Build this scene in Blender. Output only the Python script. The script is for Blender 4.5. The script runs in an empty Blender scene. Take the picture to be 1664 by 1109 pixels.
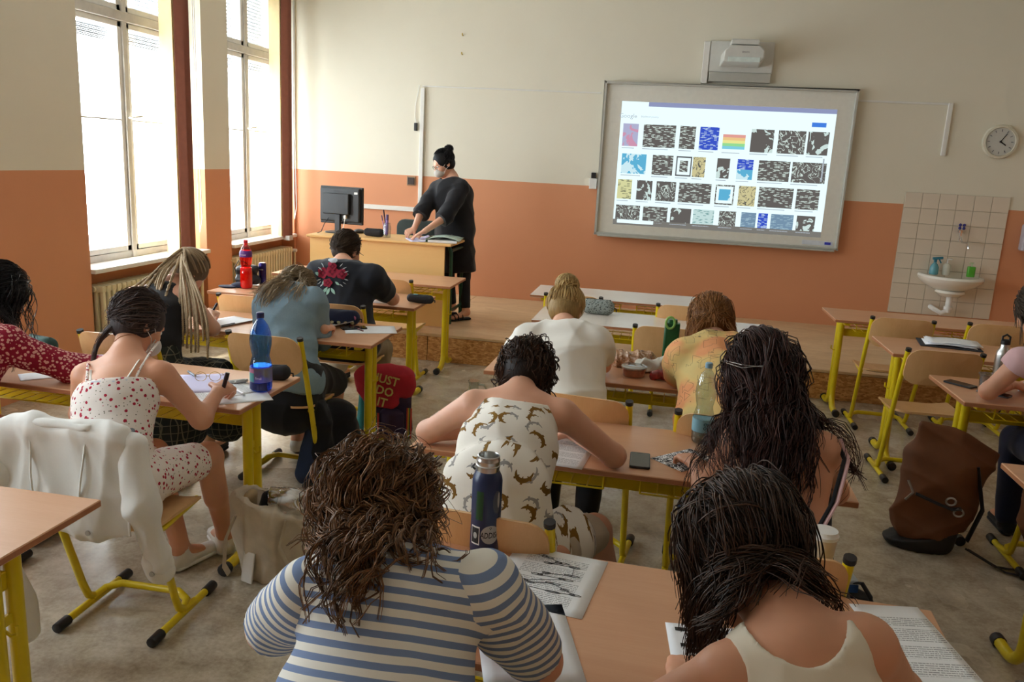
import bpy, bmesh, math, random
import numpy as np
from mathutils import Vector, Matrix, noise
from mathutils.bvhtree import BVHTree

SC = bpy.context.scene
COL = SC.collection
PI = math.pi

# ------------------------------------------------------------------ camera
CAM = np.array([0.0, 0.0, 1.782])
F_PX = 1333.17
RT = np.array([0.98088688, 0.18760962, 0.05160977])
UP = np.array([-0.09040359, 0.20453597, 0.97467545])
FW = np.array([-0.17230243, 0.96071206, -0.21758723])
cd = bpy.data.cameras.new('camera')
cam = bpy.data.objects.new('camera', cd)
COL.objects.link(cam)
cd.sensor_width = 36.0
cd.lens = F_PX / 1664 * 36
cd.clip_start = 0.05
cam.matrix_world = Matrix(((RT[0], UP[0], -FW[0], CAM[0]), (RT[1], UP[1], -FW[1], CAM[1]),
                           (RT[2], UP[2], -FW[2], CAM[2]), (0, 0, 0, 1)))
SC.camera = cam

# ------------------------------------------------------------------ world, sun, exposure
SC.view_settings.view_transform = 'Standard'
SC.view_settings.look = 'None'
SC.view_settings.gamma = 1.0
SC.view_settings.exposure = 0.0
SC.view_settings.use_curve_mapping = False
w = bpy.data.worlds.new('world')
SC.world = w
w.use_nodes = True
bg = w.node_tree.nodes['Background']
bg.inputs[0].default_value = (0.88, 0.95, 1.0, 1)
bg.inputs[1].default_value = 15.5
sd = bpy.data.lights.new('sun', 'SUN')
sd.energy = 14.0
sd.angle = math.radians(1.0)
sd.color = (1.0, 0.9, 0.72)
sun = bpy.data.objects.new('sun', sd)
COL.objects.link(sun)
sun.rotation_euler = Vector((0.22, 0.80, -0.62)).to_track_quat('-Z', 'Y').to_euler()
SC.cycles.max_bounces = 8
SC.cycles.diffuse_bounces = 5
SC.cycles.sample_clamp_indirect = 6.0
SC.cycles.caustics_reflective = False
SC.cycles.caustics_refractive = False

XL, XR, YF, YB, ZC = -4.208, 4.75, 8.92, -2.2, 3.75
XW = XL - 0.24                # window plane
NICHES = [(0.65, 2.2), (2.95, 4.45), (5.43, 7.03), (7.48, 8.88)]
for k, (a, b) in enumerate(NICHES):         # daylight portals in the window openings
    ld = bpy.data.lights.new('window_portal', 'AREA')
    ld.shape = 'RECTANGLE'
    ld.size = b - a
    ld.size_y = 2.6
    ld.cycles.is_portal = True
    lo = bpy.data.objects.new('window_portal', ld)
    COL.objects.link(lo)
    lo.location = (XW - 0.12, (a + b) / 2, 2.1)
    lo.rotation_euler = (0, -PI / 2, 0)
    lo.rotation_euler = Vector((1, 0, 0)).to_track_quat('-Z', 'Y').to_euler()

# ------------------------------------------------------------------ colour and materials
def lin(c):
    return tuple(((v / 255) / 12.92 if v / 255 <= 0.04045 else ((v / 255 + 0.055) / 1.055) ** 2.4) for v in c)

class NT:
    """small helper round a material's node tree"""
    def __init__(self, name):
        self.m = bpy.data.materials.new(name)
        self.m.use_nodes = True
        self.t = self.m.node_tree
        self.b = self.t.nodes['Principled BSDF']
    def n(self, typ, **kw):
        nd = self.t.nodes.new(typ)
        for k, v in kw.items():
            if k.startswith('i_'):
                key = k[2:]
                nd.inputs[int(key) if key.isdigit() else key.replace('_', ' ')].default_value = v
            else:
                setattr(nd, k, v)
        return nd
    def l(self, a, b):
        self.t.links.new(a, b)
    def math(self, op, a, b=None, c=None, clamp=False):
        nd = self.t.nodes.new('ShaderNodeMath')
        nd.operation = op
        nd.use_clamp = clamp
        for i, v in enumerate((a, b, c)):
            if v is None: continue
            if hasattr(v, 'links'): self.l(v, nd.inputs[i])
            else: nd.inputs[i].default_value = v
        return nd.outputs[0]
    def mix(self, f, a, b, blend='MIX'):
        nd = self.t.nodes.new('ShaderNodeMix')
        nd.data_type = 'RGBA'
        nd.blend_type = blend
        for s, v in ((nd.inputs[0], f), (nd.inputs[6], a), (nd.inputs[7], b)):
            if hasattr(v, 'links'): self.l(v, s)
            elif isinstance(v, (int, float)): s.default_value = v
            else: s.default_value = (*lin(v), 1)
        return nd.outputs[2]
    def ramp(self, f, stops):
        nd = self.t.nodes.new('ShaderNodeValToRGB')
        self.l(f, nd.inputs[0])
        cr = nd.color_ramp
        while len(cr.elements) > 2: cr.elements.remove(cr.elements[-1])
        for i, (p, c) in enumerate(stops):
            e = cr.elements[i] if i < 2 else cr.elements.new(p)
            e.position = p
            e.color = (*lin(c), 1)
        return nd.outputs[0]
    def coords(self, scale=(1, 1, 1), kind='Object'):
        tc = self.t.nodes.new('ShaderNodeTexCoord')
        mp = self.t.nodes.new('ShaderNodeMapping')
        self.l(tc.outputs[kind], mp.inputs[0])
        mp.inputs['Scale'].default_value = scale
        return mp.outputs[0]
    def noise(self, vec, scale=5, detail=3, rough=0.55, dist=0):
        nd = self.n('ShaderNodeTexNoise', i_Scale=scale, i_Detail=detail, i_Roughness=rough, i_Distortion=dist)
        self.l(vec, nd.inputs['Vector'])
        return nd.outputs['Fac']
    def bump(self, h, strength=0.2, dist=0.01):
        nd = self.n('ShaderNodeBump', i_Strength=strength, i_Distance=dist)
        self.l(h, nd.inputs['Height'])
        self.l(nd.outputs[0], self.b.inputs['Normal'])
    def set(self, rough=0.5, metal=0.0, spec=None, **kw):
        self.b.inputs['Roughness'].default_value = rough
        self.b.inputs['Metallic'].default_value = metal
        if spec is not None: self.b.inputs['Specular IOR Level'].default_value = spec
        for k, v in kw.items():
            self.b.inputs[k.replace('_', ' ')].default_value = v
    def color(self, c):
        if hasattr(c, 'links'): self.l(c, self.b.inputs['Base Color'])
        else: self.b.inputs['Base Color'].default_value = (*lin(c), 1)

MATS = {}
def simple(name, c, rough=0.5, metal=0.0, var=0.06, scale=20, bump=0.0, bscale=None, spec=None, stretch=(1, 1, 1), **kw):
    """plain colour with slight procedural mottling"""
    if name in MATS: return MATS[name]
    t = NT(name)
    v = t.coords(stretch)
    f = t.noise(v, scale, 3)
    dark = tuple(x * (1 - var * 2) for x in c)
    lite = tuple(min(255, x * (1 + var)) for x in c)
    t.color(t.mix(f, dark, lite))
    t.set(rough, metal, spec, **kw)
    if bump: t.bump(t.noise(v, bscale or scale * 4, 4), bump, 0.004)
    MATS[name] = t.m
    return t.m

def glass(name, c, rough=0.05, ior=1.3, trans=1.0, alpha=1.0):
    if name in MATS: return MATS[name]
    t = NT(name)
    t.color(c)
    t.set(rough, 0, None)
    t.b.inputs['Transmission Weight'].default_value = trans
    t.b.inputs['IOR'].default_value = ior
    t.b.inputs['Alpha'].default_value = alpha
    MATS[name] = t.m
    return t.m

def wood(name, c1, c2, scale=3.0, along='x', rough=0.42, fine=60):
    if name in MATS: return MATS[name]
    t = NT(name)
    s = {'x': (0.25, 4, 4), 'y': (4, 0.25, 4), 'z': (4, 4, 0.25)}[along]
    v = t.coords(s)
    a = t.noise(v, scale, 5, 0.6, 0.6)
    b = t.noise(v, fine, 2, 0.5)
    f = t.math('ADD', t.math('MULTIPLY', a, 0.75), t.math('MULTIPLY', b, 0.25))
    t.color(t.ramp(f, [(0.3, c1), (0.7, c2)]))
    t.set(rough, 0, 0.4)
    t.bump(b, 0.05, 0.001)
    MATS[name] = t.m
    return t.m

# ------------------------------------------------------------------ objects and tags
def tag(o, label=None, cat=None, group=None, kind=None):
    if label: o['label'] = label
    if cat: o['category'] = cat
    if group: o['group'] = group
    if kind: o['kind'] = kind
    return o

def thing(name, label, cat, loc=(0, 0, 0), rz=0.0, group=None):
    o = bpy.data.objects.new(name, None)
    COL.objects.link(o)
    o.location = loc
    o.rotation_euler = (0, 0, rz)
    o.empty_display_size = 0.1
    return tag(o, label, cat, group)

def link_mesh(name, me, mats, parent=None, smooth=True):
    o = bpy.data.objects.new(name, me)
    COL.objects.link(o)
    if mats is not None:
        for m in (mats if isinstance(mats, (list, tuple)) else [mats]):
            me.materials.append(m)
    if parent is not None: o.parent = parent
    if smooth:
        me.polygons.foreach_set('use_smooth', [True] * len(me.polygons))
    return o

def copy_tree(o, parent=None):
    c = o.copy()
    COL.objects.link(c)
    if parent is not None: c.parent = parent
    for ch in list(o.children): copy_tree(ch, c)
    return c

class MB:
    """collects shapes; build() links them as ONE mesh object"""
    def __init__(self, M=None):
        self.v, self.f, self.mi = [], [], []
        self.M = M or Matrix.Identity(4)
        self.cur = 0
    def add(self, vs, fs, M=None):
        o = len(self.v)
        T = self.M @ M if M is not None else self.M
        self.v += [tuple(T @ Vector(v)) for v in vs]
        self.f += [tuple(i + o for i in f) for f in fs]
        self.mi += [self.cur] * len(fs)
        return self
    def box(self, c, s, rz=0.0, rx=0.0, ry=0.0, taper=1.0):
        x, y, z = s[0] / 2, s[1] / 2, s[2] / 2
        vs = [(-x, -y, -z), (x, -y, -z), (x, y, -z), (-x, y, -z)] + [(a * taper, b * taper, z) for a, b in ((-x, -y), (x, -y), (x, y), (-x, y))]
        fs = [(3, 2, 1, 0), (4, 5, 6, 7), (0, 1, 5, 4), (1, 2, 6, 5), (2, 3, 7, 6), (3, 0, 4, 7)]
        M = Matrix.Translation(c) @ Matrix.Rotation(rz, 4, 'Z') @ Matrix.Rotation(ry, 4, 'Y') @ Matrix.Rotation(rx, 4, 'X')
        return self.add(vs, fs, M)
    def quad(self, a, b, c, d):
        return self.add([a, b, c, d], [(0, 1, 2, 3)])
    def prism(self, pts, z0, z1, M=None):
        n = len(pts)
        vs = [(p[0], p[1], z0) for p in pts] + [(p[0], p[1], z1) for p in pts]
        fs = [tuple(reversed(range(n))), tuple(range(n, 2 * n))] + [(i, (i + 1) % n, n + (i + 1) % n, n + i) for i in range(n)]
        return self.add(vs, fs, M)
    def tube(self, pts, r, seg=8, caps=True, flat=1.0):
        pts = [Vector(p) for p in pts]
        n = len(pts)
        rr = r if isinstance(r, (list, tuple)) else [r] * n
        vs, fs = [], []
        t0 = (pts[1] - pts[0]).normalized()
        ref = Vector((0, 0, 1)) if abs(t0.z) < 0.9 else Vector((1, 0, 0))
        nrm = t0.cross(ref).normalized()
        for i, p in enumerate(pts):
            a = (pts[i] - pts[i - 1]).normalized() if i else t0
            b = (pts[i + 1] - pts[i]).normalized() if i < n - 1 else a
            t = (a + b)
            t = t.normalized() if t.length > 1e-6 else a
            nrm = (nrm - t * nrm.dot(t)).normalized()
            bi = t.cross(nrm)
            for k in range(seg):
                an = 2 * PI * k / seg
                vs.append(p + (nrm * math.cos(an) + bi * math.sin(an) * flat) * rr[i])
        for i in range(n - 1):
            for k in range(seg):
                k2 = (k + 1) % seg
                fs.append((i * seg + k, i * seg + k2, (i + 1) * seg + k2, (i + 1) * seg + k))
        if caps:
            fs.append(tuple(reversed(range(seg))))
            fs.append(tuple((n - 1) * seg + k for k in range(seg)))
        return self.add(vs, fs)
    def lathe(self, prof, seg=24, M=None, sx=1.0, sy=1.0):
        """prof: (r, z) pairs bottom to top"""
        vs, fs = [], []
        for r, z in prof:
            for k in range(seg):
                a = 2 * PI * k / seg
                vs.append((r * math.cos(a) * sx, r * math.sin(a) * sy, z))
        n = len(prof)
        for i in range(n - 1):
            for k in range(seg):
                k2 = (k + 1) % seg
                fs.append((i * seg + k, i * seg + k2, (i + 1) * seg + k2, (i + 1) * seg + k))
        if prof[0][0] > 1e-5: fs.append(tuple(reversed(range(seg))))
        if prof[-1][0] > 1e-5: fs.append(tuple((n - 1) * seg + k for k in range(seg)))
        return self.add(vs, fs, M)
    def grid(self, fn, nu, nv, closed_u=False):
        vs = [tuple(fn(i / (nu - (0 if closed_u else 1)), j / (nv - 1))) for j in range(nv) for i in range(nu)]
        fs = []
        for j in range(nv - 1):
            for i in range(nu if closed_u else nu - 1):
                i2 = (i + 1) % nu
                fs.append((j * nu + i, j * nu + i2, (j + 1) * nu + i2, (j + 1) * nu + i))
        return self.add(vs, fs)
    def ball(self, c, r, seg=12, rings=8):
        r = r if isinstance(r, (tuple, list)) else (r, r, r)
        prof = [(math.sin(PI * i / rings), -math.cos(PI * i / rings)) for i in range(rings + 1)]
        M = Matrix.Translation(c) @ Matrix.Diagonal((r[0], r[1], r[2], 1))
        return self.lathe(prof, seg, M)
    def build(self, name, mats, parent=None, smooth=False, bevel=0.0, seg=2, kind=None, label=None, thick=0.0, merge=True):
        me = bpy.data.meshes.new(name)
        me.from_pydata(self.v, [], self.f)
        bm = bmesh.new()
        bm.from_mesh(me)
        if any(self.mi):
            bm.faces.ensure_lookup_table()
            for f, m in zip(bm.faces, self.mi): f.material_index = m
        if merge: bmesh.ops.remove_doubles(bm, verts=bm.verts, dist=1e-5)
        bmesh.ops.recalc_face_normals(bm, faces=bm.faces)
        if bevel > 0:
            es = [e for e in bm.edges if len(e.link_faces) == 2 and e.calc_face_angle(0) > 0.6]
            bmesh.ops.bevel(bm, geom=es, offset=bevel, segments=seg, affect='EDGES', profile=0.5, clamp_overlap=True)
        bm.to_mesh(me)
        bm.free()
        o = link_mesh(name, me, mats, parent, smooth)
        if smooth:
            try: me.set_sharp_from_angle(angle=0.7)
            except Exception: pass
        if thick:
            md = o.modifiers.new('thickness', 'SOLIDIFY')
            md.thickness = thick
        if kind: o['kind'] = kind
        if label: o['label'] = label
        return o

def arc(c, r, a0, a1, n, plane='yz'):
    out = []
    for i in range(n + 1):
        a = a0 + (a1 - a0) * i / n
        u, v = r * math.cos(a), r * math.sin(a)
        out.append((c[0], c[1] + u, c[2] + v) if plane == 'yz' else ((c[0] + u, c[1], c[2] + v) if plane == 'xz' else (c[0] + u, c[1] + v, c[2])))
    return out

def rrect(w, h, r, n=4):
    """rounded rectangle outline centred on 0"""
    out = []
    for cx, cy, a in ((w / 2 - r, h / 2 - r, 0), (-w / 2 + r, h / 2 - r, PI / 2), (-w / 2 + r, -h / 2 + r, PI), (w / 2 - r, -h / 2 + r, 1.5 * PI)):
        for i in range(n + 1):
            b = a + PI / 2 * i / n
            out.append((cx + r * math.cos(b), cy + r * math.sin(b)))
    return out

def text_mesh(txt, size, depth=0.0005, shear=0.0, bold=0.0):
    cu = bpy.data.curves.new('lettering', 'FONT')
    cu.body = txt
    cu.size = size
    cu.extrude = depth
    cu.offset = bold
    cu.shear = shear
    cu.align_x = 'CENTER'
    cu.align_y = 'CENTER'
    cu.resolution_u = 2
    o = bpy.data.objects.new('lettering', cu)
    COL.objects.link(o)
    dg = bpy.context.evaluated_depsgraph_get()
    me = bpy.data.meshes.new_from_object(o.evaluated_get(dg))
    me.materials.clear()
    bpy.data.objects.remove(o)
    bpy.data.curves.remove(cu)
    return me

def lettering(name, txt, size, mat, parent, M, depth=0.0004, shear=0.0, bold=0.0):
    me = text_mesh(txt, size, depth, shear, bold)
    me.transform(M)
    return link_mesh(name, me, mat, parent, False)
# ------------------------------------------------------------------ shared materials
def wall_paint(name, c, c2):
    t = NT(name)
    v = t.coords((1, 1, 1), 'Object')
    f = t.noise(v, 1.3, 4, 0.6)
    t.color(t.mix(t.math('MULTIPLY', f, 1.0), c, c2))
    t.set(0.62, 0, 0.35)
    t.bump(t.noise(v, 55, 4, 0.6), 0.12, 0.003)
    return t.m
M_CREAM = wall_paint('cream wall paint', (218, 212, 194), (228, 222, 205))
M_ORANGE = wall_paint('orange wall paint', (206, 140, 102), (216, 150, 110))
M_CEIL = simple('white ceiling paint', (238, 236, 228), 0.8)
M_WHITE = simple('white lacquer', (232, 230, 226), 0.4, var=0.03)
M_OLDWHITE = simple('aged white window paint', (206, 202, 196), 0.45, var=0.06, scale=12)
M_RAD = simple('cream radiator enamel', (226, 214, 178), 0.35, var=0.03)
M_YELLOW = simple('yellow powder coat', (226, 200, 20), 0.33, var=0.03, spec=0.5)
M_BLACKP = simple('black plastic', (26, 22, 24), 0.45, var=0.05)
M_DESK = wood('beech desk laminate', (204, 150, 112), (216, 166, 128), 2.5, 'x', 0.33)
M_DESKSHEEN = wood('desk laminate with painted sheen', (222, 212, 202), (230, 222, 212), 2.5, 'x', 0.25)  # white sheen on the desktops put into the colour
M_EDGE = wood('desk edge band', (166, 108, 74), (182, 122, 86), 3, 'x', 0.4)
M_PLY = wood('beech plywood', (214, 166, 112), (228, 184, 132), 2.5, 'z', 0.35)
M_PLYEDGE = wood('plywood edge', (166, 112, 70), (186, 132, 88), 6, 'x', 0.4)
M_PANEL = wood('yellow beech panel', (226, 178, 112), (232, 188, 124), 1.6, 'x', 0.4)
M_GREENM = simple('dark green enamel', (14, 66, 46), 0.35)
M_METAL = simple('brushed steel', (190, 190, 188), 0.28, 1.0, var=0.03)
M_CHROME = simple('chrome', (225, 225, 225), 0.12, 1.0, var=0.01)
M_PAPER = simple('white paper', (236, 238, 242), 0.6, var=0.01)
M_INK = simple('black ink', (18, 18, 20), 0.6, var=0.02)
M_GREYINK = simple('grey print', (120, 120, 124), 0.6, var=0.02)
def clear_mat(name, tint, gloss=0.06, rough=0.02):
    t = NT(name)
    tr = t.n('ShaderNodeBsdfTransparent'); tr.inputs[0].default_value = (*lin(tint), 1)
    gl = t.n('ShaderNodeBsdfGlossy', i_Roughness=rough)
    lw = t.n('ShaderNodeLayerWeight', i_Blend=0.25)
    mx = t.n('ShaderNodeMixShader')
    t.l(t.math('ADD', t.math('MULTIPLY', lw.outputs['Facing'], 0.35), gloss, clamp=True), mx.inputs[0])
    t.l(tr.outputs[0], mx.inputs[1]); t.l(gl.outputs[0], mx.inputs[2])
    t.l(mx.outputs[0], t.t.nodes['Material Output'].inputs[0])
    t.t.nodes.remove(t.b)
    return t.m
M_GLASS = clear_mat('window glass', (250, 252, 252), 0.03)

def floor_mat():
    t = NT('mottled vinyl floor')
    v = t.coords()
    a = t.noise(v, 7, 6, 0.65, 0.4)
    b = t.noise(v, 60, 3, 0.6)
    f = t.math('ADD', t.math('MULTIPLY', a, 0.7), t.math('MULTIPLY', b, 0.3))
    t.color(t.ramp(f, [(0.34, (150, 138, 120)), (0.5, (184, 172, 152)), (0.66, (208, 198, 180))]))
    t.set(0.3, 0, 0.6)
    r = t.math('MULTIPLY_ADD', t.noise(v, 2.0, 3), 0.2, 0.15)
    t.l(r, t.b.inputs['Roughness'])
    t.bump(t.noise(v, 9, 3, 0.5), 0.06, 0.004)
    return t.m
def osb_mat():
    t = NT('oriented strand board')
    v = t.coords((1.0, 1.0, 2.2))
    vo = t.n('ShaderNodeTexVoronoi', i_Scale=38.0)
    t.l(v, vo.inputs['Vector'])
    sep = t.n('ShaderNodeSeparateColor')
    t.l(vo.outputs['Color'], sep.inputs[0])
    n = t.noise(v, 26, 4, 0.7, 2.0)
    f = t.math('ADD', t.math('MULTIPLY', sep.outputs[0], 0.4), t.math('MULTIPLY', n, 0.6))
    t.color(t.ramp(f, [(0.25, (150, 98, 48)), (0.5, (188, 134, 76)), (0.75, (216, 168, 108))]))
    t.set(0.5, 0, 0.4)
    t.bump(f, 0.15, 0.002)
    return t.m
def stage_mat():
    t = NT('stage top boarding')
    v = t.coords((0.6, 2.2, 1))
    a = t.noise(v, 3, 5, 0.65, 0.8)
    b = t.noise(v, 40, 3, 0.6)
    f = t.math('ADD', t.math('MULTIPLY', a, 0.7), t.math('MULTIPLY', b, 0.3))
    t.color(t.ramp(f, [(0.32, (190, 156, 116)), (0.55, (214, 184, 144)), (0.72, (226, 202, 166))]))
    t.set(0.36, 0, 0.5)
    return t.m
M_FLOOR = floor_mat()
M_OSB = osb_mat()
M_STAGE = stage_mat()

# ------------------------------------------------------------------ room shell
ZO = 1.535                      # top of the orange dado
def struct(name, mb, mat, **kw):
    return tag(mb.build(name, mat, **kw), kind='structure')
struct('floor', MB().box(((XL + XR) / 2, (YB + YF) / 2, -0.05), (XR - XL + 1.2, YF - YB + 0.4, 0.1)), M_FLOOR)
struct('ceiling', MB().box(((XL + XR) / 2, (YB + YF) / 2, ZC + 0.1), (XR - XL + 1.2, YF - YB + 0.4, 0.2)), M_CEIL)
def two_tone(mb_fn, name):
    m = MB()
    mb_fn(m, 0.0, ZO); m_or = len(m.f)
    m.cur = 1
    mb_fn(m, ZO, ZC)
    return struct(name, m, [M_ORANGE, M_CREAM], merge=False)
two_tone(lambda m, a, b: m.box(((XL + XR) / 2, YF + 0.1, (a + b) / 2), (XR - XL + 1.0, 0.2, b - a)), 'wall_front')
two_tone(lambda m, a, b: m.box(((XL + XR) / 2, YB - 0.1, (a + b) / 2), (XR - XL + 1.0, 0.2, b - a)), 'wall_back')
two_tone(lambda m, a, b: m.box((XR + 0.1, (YB + YF) / 2, (a + b) / 2), (0.2, YF - YB, b - a)), 'wall_right')
ZSILL, ZHEAD = 0.80, 3.45
XD = XL - 0.30
def left_wall(m, a, b):
    edges = [YB] + [v for n in NICHES for v in n] + [YF]
    for i in range(0, len(edges), 2):       # piers
        y0, y1 = edges[i], edges[i + 1]
        m.box((XL - 0.14, (y0 + y1) / 2, (a + b) / 2), (0.28, y1 - y0, b - a))
    for y0, y1 in NICHES:                   # apron under the sill, lintel over the head
        lo, hi = a, min(b, ZSILL - 0.03)
        if hi > lo: m.box((XL - 0.22, (y0 + y1) / 2, (lo + hi) / 2), (0.12, y1 - y0, hi - lo))
        lo, hi = max(a, ZHEAD), b
        if hi > lo: m.box((XL - 0.14, (y0 + y1) / 2, (lo + hi) / 2), (0.28, y1 - y0, hi - lo))
two_tone(left_wall, 'wall_left')
# rounded plaster edges of the window niches read as slightly uneven verticals
SLAT = simple('grey blind slats', (150, 154, 160), 0.4, 0.3)
M_BLIND_SUN = simple('sunlit vertical blind fabric', (240, 214, 160), 0.7, var=0.03)  # sunlit side of the bundle, sunlight put into the colour as cream
M_BLIND_BR = simple('brown vertical blind fabric', (142, 84, 66), 0.7, var=0.05)
ZT = 2.72                        # transom
for i, (y0, y1) in enumerate(NICHES):
    root = tag(thing('window_%d' % (i + 1), None, None, (XW, (y0 + y1) / 2, ZSILL)), kind='structure')
    W = y1 - y0; H = ZHEAD - ZSILL
    hw = W / 2
    fr = MB()
    fr.box((0, -hw + 0.03, H / 2), (0.08, 0.06, H)); fr.box((0, hw - 0.03, H / 2), (0.08, 0.06, H))
    fr.box((0, 0, 0.03), (0.08, W, 0.06)); fr.box((0, 0, H - 0.03), (0.08, W, 0.06))
    fr.box((0.01, 0, ZT - ZSILL), (0.11, W, 0.075))
    fr.box((0.005, 0, H / 2), (0.10, 0.055, H))
    fr.build('window_frame', M_OLDWHITE, root, bevel=0.006)
    for s in (-1, 1):
        for (z0, z1) in ((0.06, ZT - ZSILL - 0.04), (ZT - ZSILL + 0.04, H - 0.06)):
            cy = s * (0.0275 + hw - 0.06) / 2; ww = hw - 0.0875
            sa = MB()
            t_ = 0.045
            sa.box((0.012, cy - ww / 2 + t_ / 2, (z0 + z1) / 2), (0.055, t_, z1 - z0)); sa.box((0.012, cy + ww / 2 - t_ / 2, (z0 + z1) / 2), (0.055, t_, z1 - z0))
            sa.box((0.012, cy, z0 + t_ / 2), (0.055, ww, t_)); sa.box((0.012, cy, z1 - t_ / 2), (0.055, ww, t_))
            sash = sa.build('sash', M_WHITE, root, bevel=0.004)
            MB().box((0.0, cy, (z0 + z1) / 2), (0.004, ww - 2 * t_ + 0.01, z1 - z0 - 2 * t_ + 0.01)).build('pane', M_GLASS, sash)
            if z0 < 0.1:
                MB().box((0.03, cy, 1.12), (0.012, ww - 0.06, 0.012)).build('glazing_bar', M_OLDWHITE, sash)
                hb = MB()                   # raised outside blind, its slats bunched at the head
                for k in range(7): hb.box((-0.07, cy, z1 - 0.06 - 0.014 * k), (0.03, ww - 0.05, 0.009), rx=0.0, ry=0.15 * (k % 2))
                hb.build('raised_blind', SLAT, root)
            else:
                hb = MB()
                for k in range(int((z1 - z0 - 0.05) / 0.034)): hb.box((-0.07, cy, z1 - 0.04 - 0.034 * k), (0.034, ww - 0.05, 0.002), ry=0.85)
                hb.build('blind_slats', SLAT, root, kind='stuff')
    hd = MB().tube([(0.05, 0.0, 1.14), (0.085, 0.0, 1.14), (0.09, 0.03, 1.15), (0.09, 0.13, 1.16)], 0.009, 8)
    hd.build('window_handle', M_WHITE, root, smooth=True)
    sl = MB().box((0.14, 0, -0.015), (0.28, W, 0.035)).build('window_sill', M_WHITE, root, bevel=0.006)
    rb = MB().box((0.05, hw - 0.035, 1.3), (0.006, 0.014, 1.0)).box((0.06, hw - 0.03, 0.62), (0.02, 0.022, 0.05))
    rb.build('blind_crank', M_WHITE, root)

for k, ((y0, y1), lab) in enumerate(zip(NICHES[-2:], ('bunched vertical blind hanging beside the nearer tall window', 'bunched vertical blind in the corner beside the farther tall window'))):
    yb = (6.585, 8.535)[k]
    r = thing('vertical_blind', lab, 'blind', (XL, yb, 0.0))
    for q in range(5):
        MB().box((-0.035, -0.03 + 0.02 * q, 2.1), (0.13, 0.006, 2.62), rz=-0.10 + 0.03 * q).build('blind_strip', M_BLIND_SUN, r)
    for q in range(5):
        MB().box((0.065, 0.0 + 0.022 * q, 2.1), (0.075, 0.006, 2.62), rz=0.9 + 0.03 * q).build('blind_strip', M_BLIND_BR, r, label='brown strip')
    MB().box((0.0, 0.08, 3.44), (0.06, 0.3, 0.05)).build('head_rail', M_WHITE, r)
    wt = MB()
    for q in range(4): wt.box((0.075, 0.0 + 0.024 * q, 0.785), (0.07, 0.018, 0.05))
    wt.build('weight', M_OLDWHITE, r)
    MB().tube([(0.05, 0.26, 3.4), (0.05, 0.27, 2.0), (0.06, 0.28, 1.1), (0.05, 0.25, 0.98), (0.05, 0.24, 1.2), (0.045, 0.245, 3.4)], 0.004, 5).build('cord', M_WHITE, r, smooth=True)

# ------------------------------------------------------------------ radiators
def radiator(y0, n, label):
    r = thing('radiator', label, 'radiator', (XL - 0.02, y0, 0.12))
    pitch = 0.06
    m = MB()
    sec = None
    for k in range(n):
        if sec is None:
            for xx in (-0.055, 0.0, 0.055):
                m.box((xx, 0, 0.27), (0.036, 0.034, 0.5))
            m.box((0, 0, 0.525), (0.15, 0.05, 0.05)); m.box((0, 0, 0.02), (0.15, 0.05, 0.05))
            sec = m.build('section', M_RAD, r, bevel=0.012, smooth=True)
        else:
            sec2 = sec.copy(); COL.objects.link(sec2); sec2.parent = r; sec2.location = (0, k * pitch, 0)
    MB().tube([(0, -0.04, 0.525), (0, n * pitch - 0.02, 0.525)], 0.022, 10).build('header_pipe', M_RAD, r, smooth=True)
    MB().tube([(0.04, n * pitch - 0.03, 0.5), (0.05, n * pitch + 0.04, 0.5), (0.05, n * pitch + 0.06, 0.47), (0.05, n * pitch + 0.06, -0.12)], 0.014, 8).build('pipe', M_RAD, r, smooth=True)
    v = MB().tube([(0.02, n * pitch + 0.0, 0.5), (0.02, n * pitch + 0.035, 0.5)], 0.022, 10).tube([(0.02, n * pitch + 0.03, 0.5), (0.09, n * pitch + 0.03, 0.5)], 0.02, 10)
    v.build('valve', M_WHITE, r, smooth=True)
    fo = MB()
    for yy in (0.0, (n - 1) * pitch): fo.box((0, yy, -0.06), (0.10, 0.03, 0.12))
    fo.build('foot', M_RAD, r)
radiator(5.50, 22, 'cream ribbed radiator under the nearer tall window')
radiator(7.50, 21, 'cream ribbed radiator under the farther window by the corner')

# ------------------------------------------------------------------ stage
SY, SH = 6.79, 0.245
st = tag(thing('stage', None, None, ((XL + XR) / 2, SY, 0)), kind='structure')
st['label'] = 'low wooden stage along the front wall'
WX = XR - XL
MB().box((0, (YF - SY) / 2 + 0.02, SH / 2 - 0.02), (WX - 0.02, YF - SY - 0.06, SH - 0.05)).build('stage_core', M_OSB, st)
for k in range(4):
    MB().box((-WX / 2 + WX / 4 * (k + 0.5), -0.0, SH / 2 - 0.012), (WX / 4 - 0.005, 0.02, SH - 0.026)).build('front_panel', M_OSB, st, bevel=0.002)
xs = [-WX / 2, -2.9, -0.7, 1.8, WX / 2]
for j, (ya, yb) in enumerate(((-0.015, 0.78), (0.78, YF - SY))):
    for k in range(4):
        off = 0.35 * j if 0 < k < 4 else 0
        x0 = xs[k] + (0.6 * j if k else 0); x1 = xs[k + 1] + (0.6 * j if k < 3 else 0)
        MB().box(((x0 + x1) / 2, (ya + yb) / 2, SH - 0.011), (x1 - x0 - 0.004, yb - ya - 0.004, 0.022)).build('stage_board', M_STAGE, st, bevel=0.002)

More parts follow.
